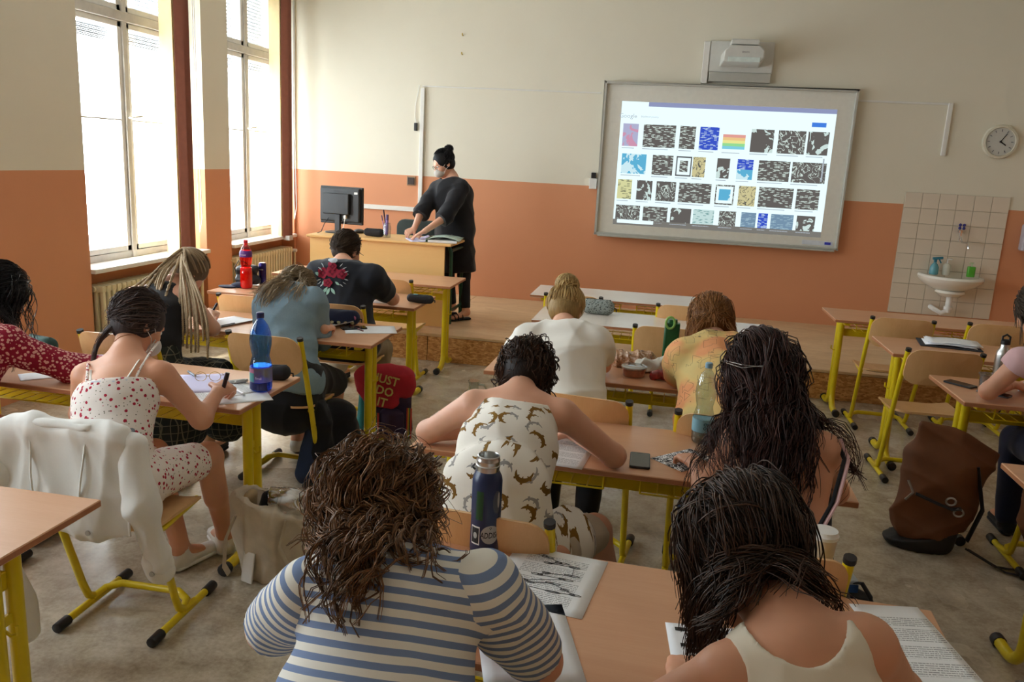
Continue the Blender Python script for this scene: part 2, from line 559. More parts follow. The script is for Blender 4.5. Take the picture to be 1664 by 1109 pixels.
# ------------------------------------------------------------------ wall fittings
M_TRUNK = simple('white trunking', (226, 224, 218), 0.4, var=0.02)
def trunk(name, c, s, label):
    tag(MB().box(c, s).build(name, M_TRUNK, bevel=0.004), label, 'trunking')
trunk('cable_trunking', (-2.72, YF - 0.015, 1.82), (0.045, 0.03, 1.30), 'white vertical cable trunking on the wall behind the teacher')
trunk('cable_trunking', (-3.08, YF - 0.015, 1.165), (0.68, 0.03, 0.05), 'white horizontal cable trunking low on the orange wall beside the monitor')
trunk('cable_trunking', (-1.76, YF - 0.006, 2.49), (1.94, 0.012, 0.014), 'thin cable strip running left from the whiteboard along the wall')
trunk('cable_trunking', (2.16, YF - 0.006, 2.51), (0.86, 0.012, 0.02), 'thin cable strip running right from the whiteboard along the wall')
trunk('cable_trunking', (2.595, YF - 0.015, 2.27), (0.04, 0.03, 0.50), 'short white vertical trunking right of the whiteboard, left of the clock')
so = thing('wall_socket', 'dark square socket on the orange wall left of the teacher', 'socket', (-2.83, YF, 1.475))
MB().box((0, -0.008, 0), (0.10, 0.016, 0.10)).build('face_plate', simple('tan socket plate', (150, 120, 92), 0.5), so, bevel=0.004)
MB().box((0, -0.018, 0), (0.075, 0.01, 0.075)).build('rocker', simple('dark brown socket', (58, 42, 36), 0.5), so, bevel=0.004)
pl = thing('hanging_cable', 'thin cable with a black plug hanging on the upper wall above the teacher', 'cable', (-2.79, YF, 2.2))
MB().tube([(0.03, -0.01, 0.30), (-0.01, -0.012, 0.1), (-0.015, -0.012, -0.02), (0.0, -0.012, -0.1)], 0.004, 5).build('cord', M_TRUNK, pl, smooth=True)
MB().box((-0.0, -0.02, -0.14), (0.035, 0.03, 0.085)).build('plug', M_BLACKP, pl, bevel=0.006)
for q in range(2):
    n_ = thing('wall_hook', ('small yellow hook high on the wall above the teacher', 'lower of the two small yellow hooks above the teacher')[q], 'hook', (-2.3, YF, (3.02, 2.83)[q]))
    MB().tube([(0, 0, 0), (0, -0.03, 0), (0, -0.035, 0.02)], 0.006, 6).build('pin', simple('brass', (190, 160, 60), 0.3, 1.0), n_, smooth=True)

# whiteboard -------------------------------------------------------
BX0, BX1, BZ0, BZ1 = -0.755, 1.728, 1.035, 2.605
BY = YF - 0.05
wb = thing('whiteboard', 'wide white interactive board showing a projected search page', 'board', ((BX0 + BX1) / 2, BY, (BZ0 + BZ1) / 2))
BW, BH = BX1 - BX0, BZ1 - BZ0
M_BOARD = simple('board surface', (228, 226, 216), 0.35, var=0.02)
M_BFRAME = simple('grey aluminium board frame', (188, 188, 180), 0.4, 0.2, var=0.02)
MB().prism(rrect(BW - 0.03, BH - 0.03, 0.02), 0, 0.045, Matrix.Rotation(PI / 2, 4, 'X') @ Matrix.Translation((0, 0, -0.045))).build('panel', M_BOARD, wb)
fr = MB()
for s in (-1, 1):
    fr.box((s * (BW / 2 - 0.0125), -0.005, 0), (0.025, 0.07, BH)); fr.box((0, -0.005, s * (BH / 2 - 0.0125)), (BW, 0.07, 0.025))
fr.build('frame', M_BFRAME, wb, bevel=0.006)
MB().box((0, -0.03, -BH / 2 - 0.008), (BW * 0.97, 0.09, 0.016)).build('pen_tray', M_BFRAME, wb, bevel=0.004)
# the projected picture: it gives off light
def emit(name, c, s=1.0, c2=None, kind=None):
    t = NT('projected ' + name)
    e = t.n('ShaderNodeEmission', i_Strength=s)
    if kind is None:
        e.inputs[0].default_value = (*lin(c), 1)
    else:
        v = t.coords((1, 1, 1))
        if kind == 'lines':      # short blacked-out text bars
            br = t.n('ShaderNodeTexBrick', i_Scale=16.0, i_Mortar_Size=0.03)
            br.offset = 0.37
            mp = t.n('ShaderNodeMapping'); mp.inputs['Rotation'].default_value = (PI / 2, 0, 0); mp.inputs['Scale'].default_value = (1, 1, 2.2)
            t.l(v, mp.inputs[0]); t.l(mp.outputs[0], br.inputs['Vector'])
            br.inputs['Color1'].default_value = (0, 0, 0, 1); br.inputs['Color2'].default_value = (1, 1, 1, 1); br.inputs['Mortar'].default_value = (0, 0, 0, 1)
            f = t.math('GREATER_THAN', br.outputs['Color'], 0.72)
        elif kind == 'swirl':
            n = t.noise(v, 9, 2, 0.5, 2.5)
            f = t.math('LESS_THAN', t.math('ABSOLUTE', t.math('SUBTRACT', n, 0.5)), 0.022)
        else:
            n = t.noise(v, 8, 3, 0.6, 1.0)
            f = t.math('GREATER_THAN', n, 0.56)
        t.l(t.mix(f, c, c2), e.inputs[0])
    t.l(e.outputs[0], t.t.nodes['Material Output'].inputs[0])
    t.t.nodes.remove(t.b)
    return t.m
E_PAGE = emit('page', (226, 246, 250), 1.15)
E_BAR = emit('tab bar', (150, 158, 196), 0.9)
E_TASK = emit('task bar', (128, 126, 120), 0.9)
E_BLUE = emit('button', (70, 128, 224))
E_GREY = emit('small text', (176, 186, 196))
DK, DK2 = (100, 96, 93), (206, 222, 214)
E_T = dict(lines=emit('dark poem', DK, 1, DK2, 'lines'), swirl=emit('dark drawing', DK, 1, DK2, 'swirl'), blob=emit('dark figure', DK, 1, (206, 226, 222), 'blob'),
           blue=emit('blue poem', (60, 86, 200), 1, (190, 214, 240), 'lines'), sky=emit('sky poem', (96, 178, 214), 1, (206, 236, 244), 'blob'),
           pink=emit('lilac poem', (176, 178, 208), 1, (206, 150, 176), 'blob'), yell=emit('yellow poem', (214, 214, 160), 1, (112, 116, 96), 'lines'),
           tan=emit('tan poem', (206, 198, 150), 1, (92, 92, 88), 'swirl'), pale=emit('pale poem', (196, 222, 220), 1, (96, 146, 146), 'lines'), slate=emit('slate poem', (118, 146, 170), 1, (160, 190, 204), 'lines'))
SX0, SX1, SZ0, SZ1 = -0.568 , 1.553, 1.150, 2.415
scx, scz = (BX0 + BX1) / 2, (BZ0 + BZ1) / 2
def sq(u, v):      # u,v in 0..1 over the projected picture, v from the top -> local x,z (the throw is slightly skewed)
    x = SX0 + (SX1 - SX0) * u
    z = SZ1 - (SZ1 - SZ0) * v
    return x - scx, z - scz
def scr_rect(name, u0, v0, u1, v1, mat, lift, parent=wb):
    a, b = sq(u0, v0), sq(u1, v1)
    return MB().box(((a[0] + b[0]) / 2, -0.0007 - lift, (a[1] + b[1]) / 2), (abs(b[0] - a[0]), 0.0008, abs(a[1] - b[1]))).build(name, mat, parent)
pg = scr_rect('projected_page', 0, 0, 1, 1, E_PAGE, 0)
scr_rect('tab_bar', 0.13, 0.0, 1, 0.035, E_BAR, 0.001, pg)
scr_rect('task_bar', 0, 0.955, 1, 1.0, E_TASK, 0.001, pg)
scr_rect('search_field', 0.02, 0.955, 0.2, 0.985, E_PAGE, 0.002, pg)
scr_rect('sign_in_button', 0.895, 0.105, 0.96, 0.14, E_BLUE, 0.001, pg)
scr_rect('scroll_bar', 0.965, 0.38, 0.972, 0.56, E_GREY, 0.001, pg)
rows = [
 (0.175, 0.355, [(0.015, .09, 'pink'), (.115, .27, 'lines'), (.29, .365, 'lines'), (.385, .475, 'blue'), (.495, .60, 'rain'), (.625, .73, 'blob'), (.75, .875, 'swirl'), (.885, .98, 'blob')]),
 (0.415, 0.575, [(0.02, .14, 'sky'), (.17, .27, 'lines'), (.285, .36, 'frame'), (.365, .425, 'tan'), (.48, .54, 'blob'), (.575, .65, 'bluey'), (.675, .82, 'lines'), (.83, .985, 'swirl')]),
 (0.625, 0.785, [(0.01, .08, 'yell'), (.105, .18, 'blob'), (.20, .295, 'swirl'), (.31, .465, 'lines'), (.485, .575, 'frame2'), (.595, .675, 'tan'), (.69, .85, 'lines'), (.865, .97, 'lines')]),
 (0.835, 0.955, [(0.01, .13, 'swirl'), (.145, .265, 'lines'), (.28, .38, 'blob'), (.39, .49, 'pale'), (.515, .595, 'swirl'), (.62, .69, 'slate'), (.70, .745, 'blue'), (.76, .865, 'slate'), (.88, .965, 'blob')])]
RAIN = [(226, 160, 150), (236, 200, 140), (236, 232, 150), (150, 220, 150), (130, 206, 226)]
for v0, v1, its in rows:
    for u0, u1, k in its:
        if k == 'rain':
            o = scr_rect('picture_tile', u0, v0, u1, v1, E_PAGE, 0.001)
            for q, c in enumerate(RAIN):
                scr_rect('colour_band', u0, v0 + 0.05 + 0.023 * q, u1, v0 + 0.05 + 0.023 * (q + 1), emit('rainbow band', c), 0.002, o)
        elif k in ('frame', 'frame2'):
            o = scr_rect('picture_tile', u0, v0, u1, v1, E_T['swirl'] if k == 'frame2' else emit('frame', (96, 96, 98)), 0.001)
            scr_rect('mount', u0 + .006, v0 + .012, u1 - .006, v1 - .012, E_PAGE, 0.002, o)
            scr_rect('print', u0 + .018, v0 + .035, u1 - .018, v1 - .035, E_T['sky'] if k == 'frame2' else E_T['lines'], 0.003, o)
        elif k == 'bluey':
            o = scr_rect('picture_tile', u0, v0, u1, v1, E_T['sky'], 0.001)
            scr_rect('night_sky', u0, v0, u1, v0 + .08, E_T['blue'], 0.002, o)
        else:
            scr_rect('picture_tile', u0, v0, u1, v1, E_T[k], 0.001)
        scr_rect('caption', u0, v1 + 0.012, u0 + (u1 - u0) * 0.8, v1 + 0.018, E_GREY, 0.001, pg)
R90 = Matrix.Rotation(PI / 2, 4, 'X')
a = sq(0.035, 0.115)
lettering('search_logo', 'Google', 0.062, E_GREY, pg, Matrix.Translation((a[0], -0.003, a[1])) @ R90)
a = sq(0.14, 0.115)
lettering('search_words', 'blackout poetry', 0.028, E_GREY, pg, Matrix.Translation((a[0], -0.003, a[1])) @ R90)
tb = MB().box((BW / 2 - 0.2, -0.003, -BH / 2 + 0.06), (0.30, 0.004, 0.045)).build('pen_bar', simple('white strip', (226, 232, 240), 0.4), wb)
MB().box((BW / 2 - 0.1, -0.006, -BH / 2 + 0.06), (0.06, 0.003, 0.025)).build('blue_switch', simple('blue switch', (60, 70, 200), 0.4), tb)
bx = thing('junction_box', 'small white socket box on the left edge of the whiteboard', 'box', (-0.80, YF, 1.56))
MB().box((-0.01, -0.02, 0), (0.08, 0.04, 0.11)).build('box_body', M_WHITE, bx, bevel=0.004)
MB().box((-0.01, -0.02, 0.085), (0.05, 0.03, 0.06)).build('plug', M_BLACKP, bx, bevel=0.004)

# projector --------------------------------------------------------
pj = thing('projector', 'short throw projector on a bracket above the whiteboard', 'projector', (0.58, YF, 2.86))
M_PJ = simple('pale grey projector shell', (206, 206, 200), 0.4, var=0.02)
MB().box((0.0, -0.03, 0.02), (0.62, 0.06, 0.30)).build('back_plate', M_PJ, pj, bevel=0.01)
MB().box((-0.345, -0.04, -0.04), (0.06, 0.05, 0.40)).build('cable_duct', M_TRUNK, pj, bevel=0.004)
MB().box((0.0, -0.035, -0.175), (0.60, 0.07, 0.09)).build('lower_mount', M_BFRAME, pj, bevel=0.004)
bd = MB()
def pjs(u, v): return None
prof = [(-0.21, -0.08), (0.17, -0.08), (0.20, -0.03), (0.20, 0.05), (0.15, 0.10), (-0.15, 0.10), (-0.20, 0.04)]
bd.add([(x, -0.06, z) for x, z in prof] + [(x * 0.93, -0.42, z * 0.85) for x, z in prof],
       [tuple(range(7)), tuple(reversed(range(7, 14)))] + [(i, 7 + i, 7 + (i + 1) % 7, (i + 1) % 7) for i in range(7)])
bd.build('body', M_PJ, pj, bevel=0.012)
MB().box((-0.0, -0.24, 0.12), (0.26, 0.30, 0.05)).build('top_arm', M_PJ, pj, bevel=0.01)
MB().box((0.0, -0.424, -0.045), (0.30, 0.008, 0.045)).build('front_window', simple('pale green window', (214, 226, 222), 0.15), pj, bevel=0.003)
lettering('maker_mark', 'EPSON', 0.022, M_GREYINK, pj, Matrix.Translation((0.01, -0.424, 0.022)) @ R90)

# clock ------------------------------------------------------------
ck = thing('wall_clock', 'round white wall clock with grey numerals above the washbasin', 'clock', (3.085, YF, 2.178))
RX = Matrix.Rotation(PI / 2, 4, 'X')
MB().lathe([(0.0, 0.0), (0.155, 0.0), (0.162, 0.02), (0.155, 0.045), (0.135, 0.05), (0.13, 0.035), (0.0, 0.034)], 40, RX).build('case', simple('ivory clock case', (218, 212, 192), 0.4), ck, smooth=True)
MB().lathe([(0, 0.034), (0.13, 0.034), (0.13, 0.037), (0, 0.037)], 40, RX).build('dial', simple('grey dial', (196, 196, 190), 0.5, var=0.02), ck)
tk = MB()
for h in range(12):
    a = h * PI / 6
    tk.box((math.sin(a) * 0.105, -0.039, math.cos(a) * 0.105), (0.007, 0.002, 0.022), ry=a)
tk.build('hour_marks', M_GREYINK, ck)
for nm, ang, ln, wd in (('hour_hand', 2 * PI * (4.0 / 12) + 0.05, 0.062, 0.010), ('minute_hand', 2 * PI * 5.5 / 60, 0.09, 0.007)):
    MB().box((math.sin(ang) * ln / 2, -0.042, math.cos(ang) * ln / 2), (wd, 0.002, ln), ry=ang).build(nm, M_INK, ck)
MB().lathe([(0, 0.04), (0.009, 0.04), (0.009, 0.046), (0, 0.046)], 12, RX).build('hub', M_INK, ck)

# tiled splash-back and washbasin ---------------------------------
TX0, TX1, TZ0, TZ1 = 2.31, 3.275, 0.44, 1.655
tl = tag(thing('trim_1', None, None, ((TX0 + TX1) / 2, YF, (TZ0 + TZ1) / 2)), kind='structure')
tl['label'] = 'tiled splash-back behind the washbasin'
M_TILE = simple('ivory glazed tile', (222, 210, 192), 0.16, var=0.03, scale=2)
M_GROUT = simple('grout', (184, 172, 150), 0.8)
MB().box((0, -0.006, 0), (TX1 - TX0, 0.012, TZ1 - TZ0)).build('grout_bed', M_GROUT, tl)
nx, nz = 6, 8
tw, th = (TX1 - TX0) / nx, (TZ1 - TZ0) / nz
t0 = None
rng = random.Random(4)
for i in range(nx):
    for j in range(nz):
        if t0 is None: t0 = tt = MB().box((0, 0, 0), (tw - 0.004, 0.01, th - 0.004)).build('tile', M_TILE, tl, bevel=0.0015)
        else:
            tt = t0.copy(); COL.objects.link(tt); tt.parent = tl
        tt.location = (-(TX1 - TX0) / 2 + tw * (i + .5), -0.015 + rng.uniform(-.0006, .0006), -(TZ1 - TZ0) / 2 + th * (j + .5))
        tt.rotation_euler = (rng.uniform(-.004, .004), 0, rng.uniform(-.004, .004))
sk = thing('washbasin', 'white ceramic washbasin on the tiled wall', 'washbasin', (2.83, YF - 0.02, 0.86))
M_CER = simple('white ceramic', (236, 232, 222), 0.12, var=0.01)
def basin_outer(u, v):
    a = PI * u
    k = [1.0, 1.02, 0.98, 0.85, 0.62, 0.38, 0.22][min(6, int(v * 6.001))]
    z = [0.0, -0.015, -0.04, -0.08, -0.125, -0.155, -0.165][min(6, int(v * 6.001))]
    return (-0.29 * k * math.cos(a), -0.40 * k * math.sin(a) ** 0.75 - 0.0, z)
b_ = MB().grid(basin_outer, 25, 7)
def basin_rim(u, v):
    a = PI * u
    k = [1.0, 0.97, 0.86, 0.80, 0.6, 0.3][min(5, int(v * 5.001))]
    z = [0.0, 0.006, 0.004, -0.02, -0.09, -0.12][min(5, int(v * 5.001))]
    y = -0.40 * k * math.sin(a) ** 0.75
    if v > 0.3: y = min(y, -0.10)
    return (-0.29 * k * math.cos(a), y, z)
b_.grid(basin_rim, 25, 6)
b_.build('bowl', M_CER, sk, smooth=True)
MB().lathe([(0.0, -0.20), (0.10, -0.195), (0.14, -0.16), (0.13, -0.14), (0, -0.13)], 20, Matrix.Translation((0, -0.12, 0))).build('underside', M_CER, sk, smooth=True)
MB().tube([(0, -0.14, -0.18), (0, -0.14, -0.36)], 0.03, 12).tube([(0, -0.14, -0.34), (-0.06, -0.14, -0.37), (-0.12, -0.12, -0.34), (-0.13, -0.02, -0.33)], 0.024, 10).tube([(0, -0.14, -0.30), (0, -0.14, -0.33)], 0.042, 12).build('waste_trap', M_WHITE, sk, smooth=True)
fc = thing('tap', 'chrome wall tap with blue handle above the washbasin', 'tap', (2.86, YF - 0.02, 1.33))
MB().tube([(0, 0, -0.03), (0, -0.05, -0.03)], 0.016, 10).tube([(0, -0.045, -0.02), (0, -0.05, -0.12)], 0.011, 8).tube([(0, -0.05, -0.08), (0.01, -0.1, -0.13), (0.03, -0.2, -0.13), (0.04, -0.22, -0.18)], 0.010, 8).build('spout', M_CHROME, fc, smooth=True)
hb = MB()
for q in range(4):
    an = PI / 4 + q * PI / 2
    hb.ball((0.026 * math.cos(an), -0.06, 0.02 + 0.022 * math.sin(an)), 0.016, 8, 6)
hb.build('handle', simple('blue tap handle', (52, 50, 128), 0.35), fc, smooth=True)

# ------------------------------------------------------------------ desks
def make_desk(label, white=False):
    W, D, H = 1.534, 0.54, 0.749
    r = thing('school_desk', label, 'desk')
    m = MB().box((W / 2, D / 2, H - 0.011), (W, D, 0.022))
    top = m.build('tabletop', [M_DESKSHEEN if white else M_DESK, M_EDGE], r, bevel=0.003, seg=1)
    for p in top.data.polygons:
        if abs(p.normal.z) < 0.5: p.material_index = 1
    for s, x in ((-1, 0.10), (1, W - 0.10)):
        sf = MB()
        for e in (-1, 1):       # the two columns, each ending in a foot bent away from the other
            yc = D / 2 + e * 0.036
            pts = [(x, yc, H - 0.03), (x, yc, 0.30), (x, yc, 0.14)] + [(x, yc + e * 0.11 * (1 - math.cos(a)), 0.03 + 0.11 * (1 - math.sin(a))) for a in (0.3, 0.6, 0.9, 1.2, PI / 2)] + [(x, yc + e * 0.20, 0.028)]
            m = MB().tube(pts, 0.0225, 10)
            m.build('leg', M_YELLOW, r, smooth=True)
            MB().tube([(x, yc + e * 0.185, 0.028), (x, yc + e * 0.225, 0.028)], 0.0275, 10).build('foot_cap', M_BLACKP, r, bevel=0.004, smooth=True)
        MB().box((x, D / 2, H - 0.036), (0.04, D - 0.10, 0.025)).build('top_arm', M_YELLOW, r, bevel=0.002)
        for zz in (0.50, 0.17): MB().box((x, D / 2, zz), (0.012, 0.07, 0.03)).build('bracket', M_YELLOW, r, bevel=0.002)
        MB().tube([(x - s * 0.0, D / 2 - 0.02, 0.49), (x + s * 0.03, D / 2 - 0.02, 0.47), (x + s * 0.05, D / 2 - 0.02, 0.48), (x + s * 0.05, D / 2 - 0.02, 0.505)], 0.005, 6).build('bag_hook', M_YELLOW, r, smooth=True)
    MB().box((W / 2, D / 2 + 0.0, 0.612), (W - 0.2, 0.03, 0.055)).build('crossbar', M_YELLOW, r, bevel=0.004)
    for x0, x1 in ((0.17, 0.70), (0.83, W - 0.17)):
        wr = MB()
        z = 0.655
        wr.tube([(x0, 0.07, H - 0.024), (x0, 0.07, z), (x0, 0.42, z), (x0, 0.42, H - 0.024)], 0.004, 5)
        wr.tube([(x1, 0.07, H - 0.024), (x1, 0.07, z), (x1, 0.42, z), (x1, 0.42, H - 0.024)], 0.004, 5)
        wr.tube([(x0, 0.42, z), (x1, 0.42, z)], 0.004, 5); wr.tube([(x0, 0.07, z), (x1, 0.07, z)], 0.004, 5)
        n = 9
        for k in range(1, n):
            xx = x0 + (x1 - x0) * k / n
            wr.tube([(xx, 0.07, z), (xx, 0.42, z)], 0.0028, 4)
        for yy in (0.18, 0.30): wr.tube([(x0, yy, z), (x1, yy, z)], 0.0028, 4)
        wr.build('wire_basket', M_YELLOW, r)
    return r
DESKS = dict(L0=(-3.191, 6.299, .015), L1=(-3.169, 5.275, .005), L2=(-3.049, 4.126, .007), L3=(-3.131, 2.89, -.011), L4=(-3.077, 1.434, .003),
             M0=(-1.002, 6.274, .003), M1=(-.821, 5.263, -.007), M2=(-.827, 3.854, -.012), M3=(-.839, 2.693, -.02), M4=(-.827, 1.516, -.037),
             R0=(1.277, 6.265, .008), R1=(1.412, 5.181, .004), R2=(1.482, 4.142, .014), R3=(1.326, 2.71, -.003))
DL = dict(L0='empty beech desk right in front of the teacher\'s desk', L1='beech desk with the red bottle and black handbag on it',
          L2='beech desk where the braided and the denim student write', L3='beech desk with the blue water bottle on its right end',
          L4='bare beech desk cut off at the left edge beside the white jacket', M0='pale shining empty desk nearest the stage in the middle column',
          M1='pale shining desk with the grey speckled pencil case', M2='beech desk with the food packets and green bottle',
          M3='beech desk with the black phone between two students', M4='nearest beech desk with the navy steel flask',
          R0='empty beech desk below the washbasin', R1='beech desk in the right column with papers lying on its folder',
          R2='beech desk with the steel bottle and a phone', R3='beech desk corner cut off at the right edge behind the brown bags')
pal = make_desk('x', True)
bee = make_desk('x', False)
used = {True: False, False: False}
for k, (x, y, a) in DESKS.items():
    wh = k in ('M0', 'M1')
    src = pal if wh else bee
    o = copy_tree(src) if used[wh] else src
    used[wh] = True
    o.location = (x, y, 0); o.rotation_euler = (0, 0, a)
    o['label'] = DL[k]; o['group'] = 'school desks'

# ------------------------------------------------------------------ chairs (origin: floor under the top of the backrest, sitter faces +y)
def make_chair(label):
    r = thing('school_chair', label, 'chair')
    for s in (-1, 1):
        x = s * 0.198
        up = [(x, 0.0, 0.845), (x, 0.075, 0.60), (x * 0.98, 0.15, 0.36), (x * 0.96, 0.225, 0.12), (x * 0.95, 0.25, 0.06), (x * 0.95, 0.29, 0.034), (x * 0.95, 0.36, 0.03)]
        MB().tube(up, 0.0145, 10).build('upright', M_YELLOW, r, smooth=True)
        MB().tube([(x, -0.002, 0.848), (x, 0.002, 0.832)], 0.0165, 10).build('end_plug', M_BLACKP, r, smooth=True)
        MB().tube([(x * 0.95, 0.10, 0.025), (x * 0.95, 0.47, 0.025)], 0.0145, 10).build('skid', M_YELLOW, r, smooth=True)
        for y0, y1 in ((0.07, 0.135), (0.435, 0.50)):
            MB().tube([(x * 0.95, y0, 0.022), (x * 0.95, y1, 0.024)], 0.0205, 10).build('foot_cap', M_BLACKP, r, bevel=0.004, smooth=True)
        MB().tube([(x * 0.97, 0.12, 0.43), (x * 0.93, 0.18, 0.418), (x * 0.80, 0.45, 0.418)], 0.012, 8).build('seat_rail', M_YELLOW, r, smooth=True)
        MB().box((x * 0.93, 0.022, 0.74), (0.022, 0.012, 0.13), rx=0.28).build('back_bracket', M_YELLOW, r, bevel=0.003)
    MB().tube([(-0.188, 0.27, 0.034), (-0.172, 0.33, 0.05), (-0.12, 0.36, 0.06), (0.12, 0.36, 0.06), (0.172, 0.33, 0.05), (0.188, 0.27, 0.034)], 0.0145, 10).build('stretcher', M_YELLOW, r, smooth=True)
    # backrest: bent plywood with rounded corners
    out = rrect(0.40, 0.215, 0.07, 5)
    def bent(pts, off):
        vs = []
        for px, pz in pts:
            cy = -0.04 * (1 - (px / 0.20) ** 2)
            vs.append((px, cy + off + (0.765 - (0.745 + pz)) * 0.3, 0.745 + pz))
        return vs
    def sheet(outline, f, thick):
        n = len(outline)
        vs, fs = [], []
        K = 7
        inner = [[(p[0] * (k / K), p[1] * (k / K)) for p in outline] for k in range(1, K + 1)]
        for side in (0, 1):
            vs += f([(0, 0)], thick * side)
            for ring in inner: vs += f(ring, thick * side)
        per = 1 + K * n
        for side in (0, 1):
            o = side * per
            for i in range(n):
                t = (o, o + 1 + i, o + 1 + (i + 1) % n)
                fs.append(t if side else t[::-1])
                for k in range(K - 1):
                    a_, b_2 = o + 1 + k * n + i, o + 1 + k * n + (i + 1) % n
                    c_, d_ = b_2 + n, a_ + n
                    fs.append((a_, d_, c_, b_2) if side else (a_, b_2, c_, d_))
        for i in range(n):
            a_, b_2 = 1 + (K - 1) * n + i, 1 + (K - 1) * n + (i + 1) % n
            fs.append((a_, b_2, b_2 + per, a_ + per))
        return vs, fs
    vs, fs = sheet(out, bent, 0.011)
    MB().add(vs, fs).build('backrest', M_PLY, r, smooth=True)
    so_ = rrect(0.40, 0.40, 0.08, 5)
    def seat(pts, off):
        return [(px, 0.27 + py, 0.432 - off + 0.02 * (abs(px) / 0.2) ** 2 - (0.03 * max(0, (py - 0.1) / 0.1) ** 2 if py > 0.1 else 0) + (0.02 * ((-py - 0.1) / 0.1) ** 2 if py < -0.1 else 0)) for px, py in pts]
    vs, fs = sheet(so_, seat, 0.012)
    MB().add(vs, fs).build('seat', M_PLY, r, smooth=True)
    return r
CHAIRS = [
 (-1.86, 2.28, 0.02, 'beech chair with the white denim jacket draped over its back'),
 (-2.72, 2.30, 0.05, 'beech chair under the student in the red floral dress'),
 (-1.95, 3.76, -0.03, 'beech chair under the student in the denim jacket'),
 (-2.59, 3.50, 0.03, 'beech chair behind the left shoulder of the student in the white floral top'),
 (-1.985, 4.72, 0.0, 'beech chair under the man in the black rose T-shirt'),
 (-2.56, 4.73, 0.02, 'empty beech chair below the red bottle'),
 (-2.04, 5.86, 0.0, 'empty beech chair right of the man in black at the front desk'),
 (-2.66, 5.94, 0.0, 'empty beech chair left of the man in black at the front desk'),
 (-0.61, 5.79, 0.0, 'beech chair hidden behind the blond bun at the nearest desk to the stage'),
 (0.19, 5.72, 0.0, 'empty beech chair at the pale desk nearest the stage'),
 (0.067, 4.88, 0.0, 'empty beech chair behind the green bottle at the second pale desk'),
 (-0.28, 3.25, -0.12, 'beech chair under the student in the white T-shirt with a bun'),
 (0.31, 3.17, -0.03, 'beech chair under the student in the yellow patterned shirt'),
 (-0.43, 2.03, -0.1, 'beech chair under the student in the crocodile dress'),
 (0.33, 2.03, 0.0, 'beech chair under the student with very long dark hair'),
 (-0.36, 0.70, -0.05, 'beech chair under the student in the striped T-shirt'),
 (0.36, 0.64, -0.1, 'beech chair under the student in the white top'),
 (1.645, 5.92, 0.0, 'empty beech chair at the desk below the washbasin, left one'),
 (2.29, 5.99, 0.0, 'empty beech chair at the desk below the washbasin, right one'),
 (1.605, 4.88, 0.03, 'empty beech chair in front of the steel bottle'),
 (1.95, 3.78, 0.0, 'beech chair under the student cut off at the right edge'),
]
c0 = make_chair('x')
for i, (x, y, a, lab) in enumerate(CHAIRS):
    o = c0 if i == 0 else copy_tree(c0)
    o.location = (x, y, 0); o.rotation_euler = (0, 0, a)
    o['label'] = lab; o['group'] = 'school chairs'

# ------------------------------------------------------------------ teacher's desk
td = thing('teacher_desk', 'teacher\'s tall beech desk with green legs on the stage', 'desk', (-2.52, 7.0, SH))
MB().box((0.0, 0.27, 0.757), (1.36, 0.56, 0.022)).build('tabletop', M_PANEL, td, bevel=0.006)
MB().box((-0.02, 0.03, 0.38), (1.27, 0.018, 0.73)).build('front_panel', M_PANEL, td, bevel=0.002)
MB().box((-0.64, 0.28, 0.38), (0.018, 0.48, 0.73)).build('side_panel', M_PANEL, td, bevel=0.002)
MB().tube([(0.635, 0.10, 0.735), (0.655, 0.10, 0.68), (0.655, 0.12, 0.03)], 0.016, 8).tube([(0.655, 0.10, 0.70), (0.655, 0.5, 0.70), (0.655, 0.5, 0.03)], 0.016, 8).tube([(0.655, 0.12, 0.15), (0.655, 0.5, 0.15)], 0.014, 8).build('leg', M_GREENM, td, smooth=True)
# ------------------------------------------------------------------ figures: implicit surfaces meshed by surface nets
def V(*a): return np.array(a, float)
def unit(v):
    v = np.asarray(v, float); return v / (np.linalg.norm(v) + 1e-12)
def at(px, py, y=None, z=None):
    """point in the room on the sight line of a photo pixel, at a given depth y or height z"""
    d = FW + (px - 832) / F_PX * RT - (py - 554.5) / F_PX * UP
    t = (y - CAM[1]) / d[1] if y is not None else (z - CAM[2]) / d[2]
    return CAM + t * d

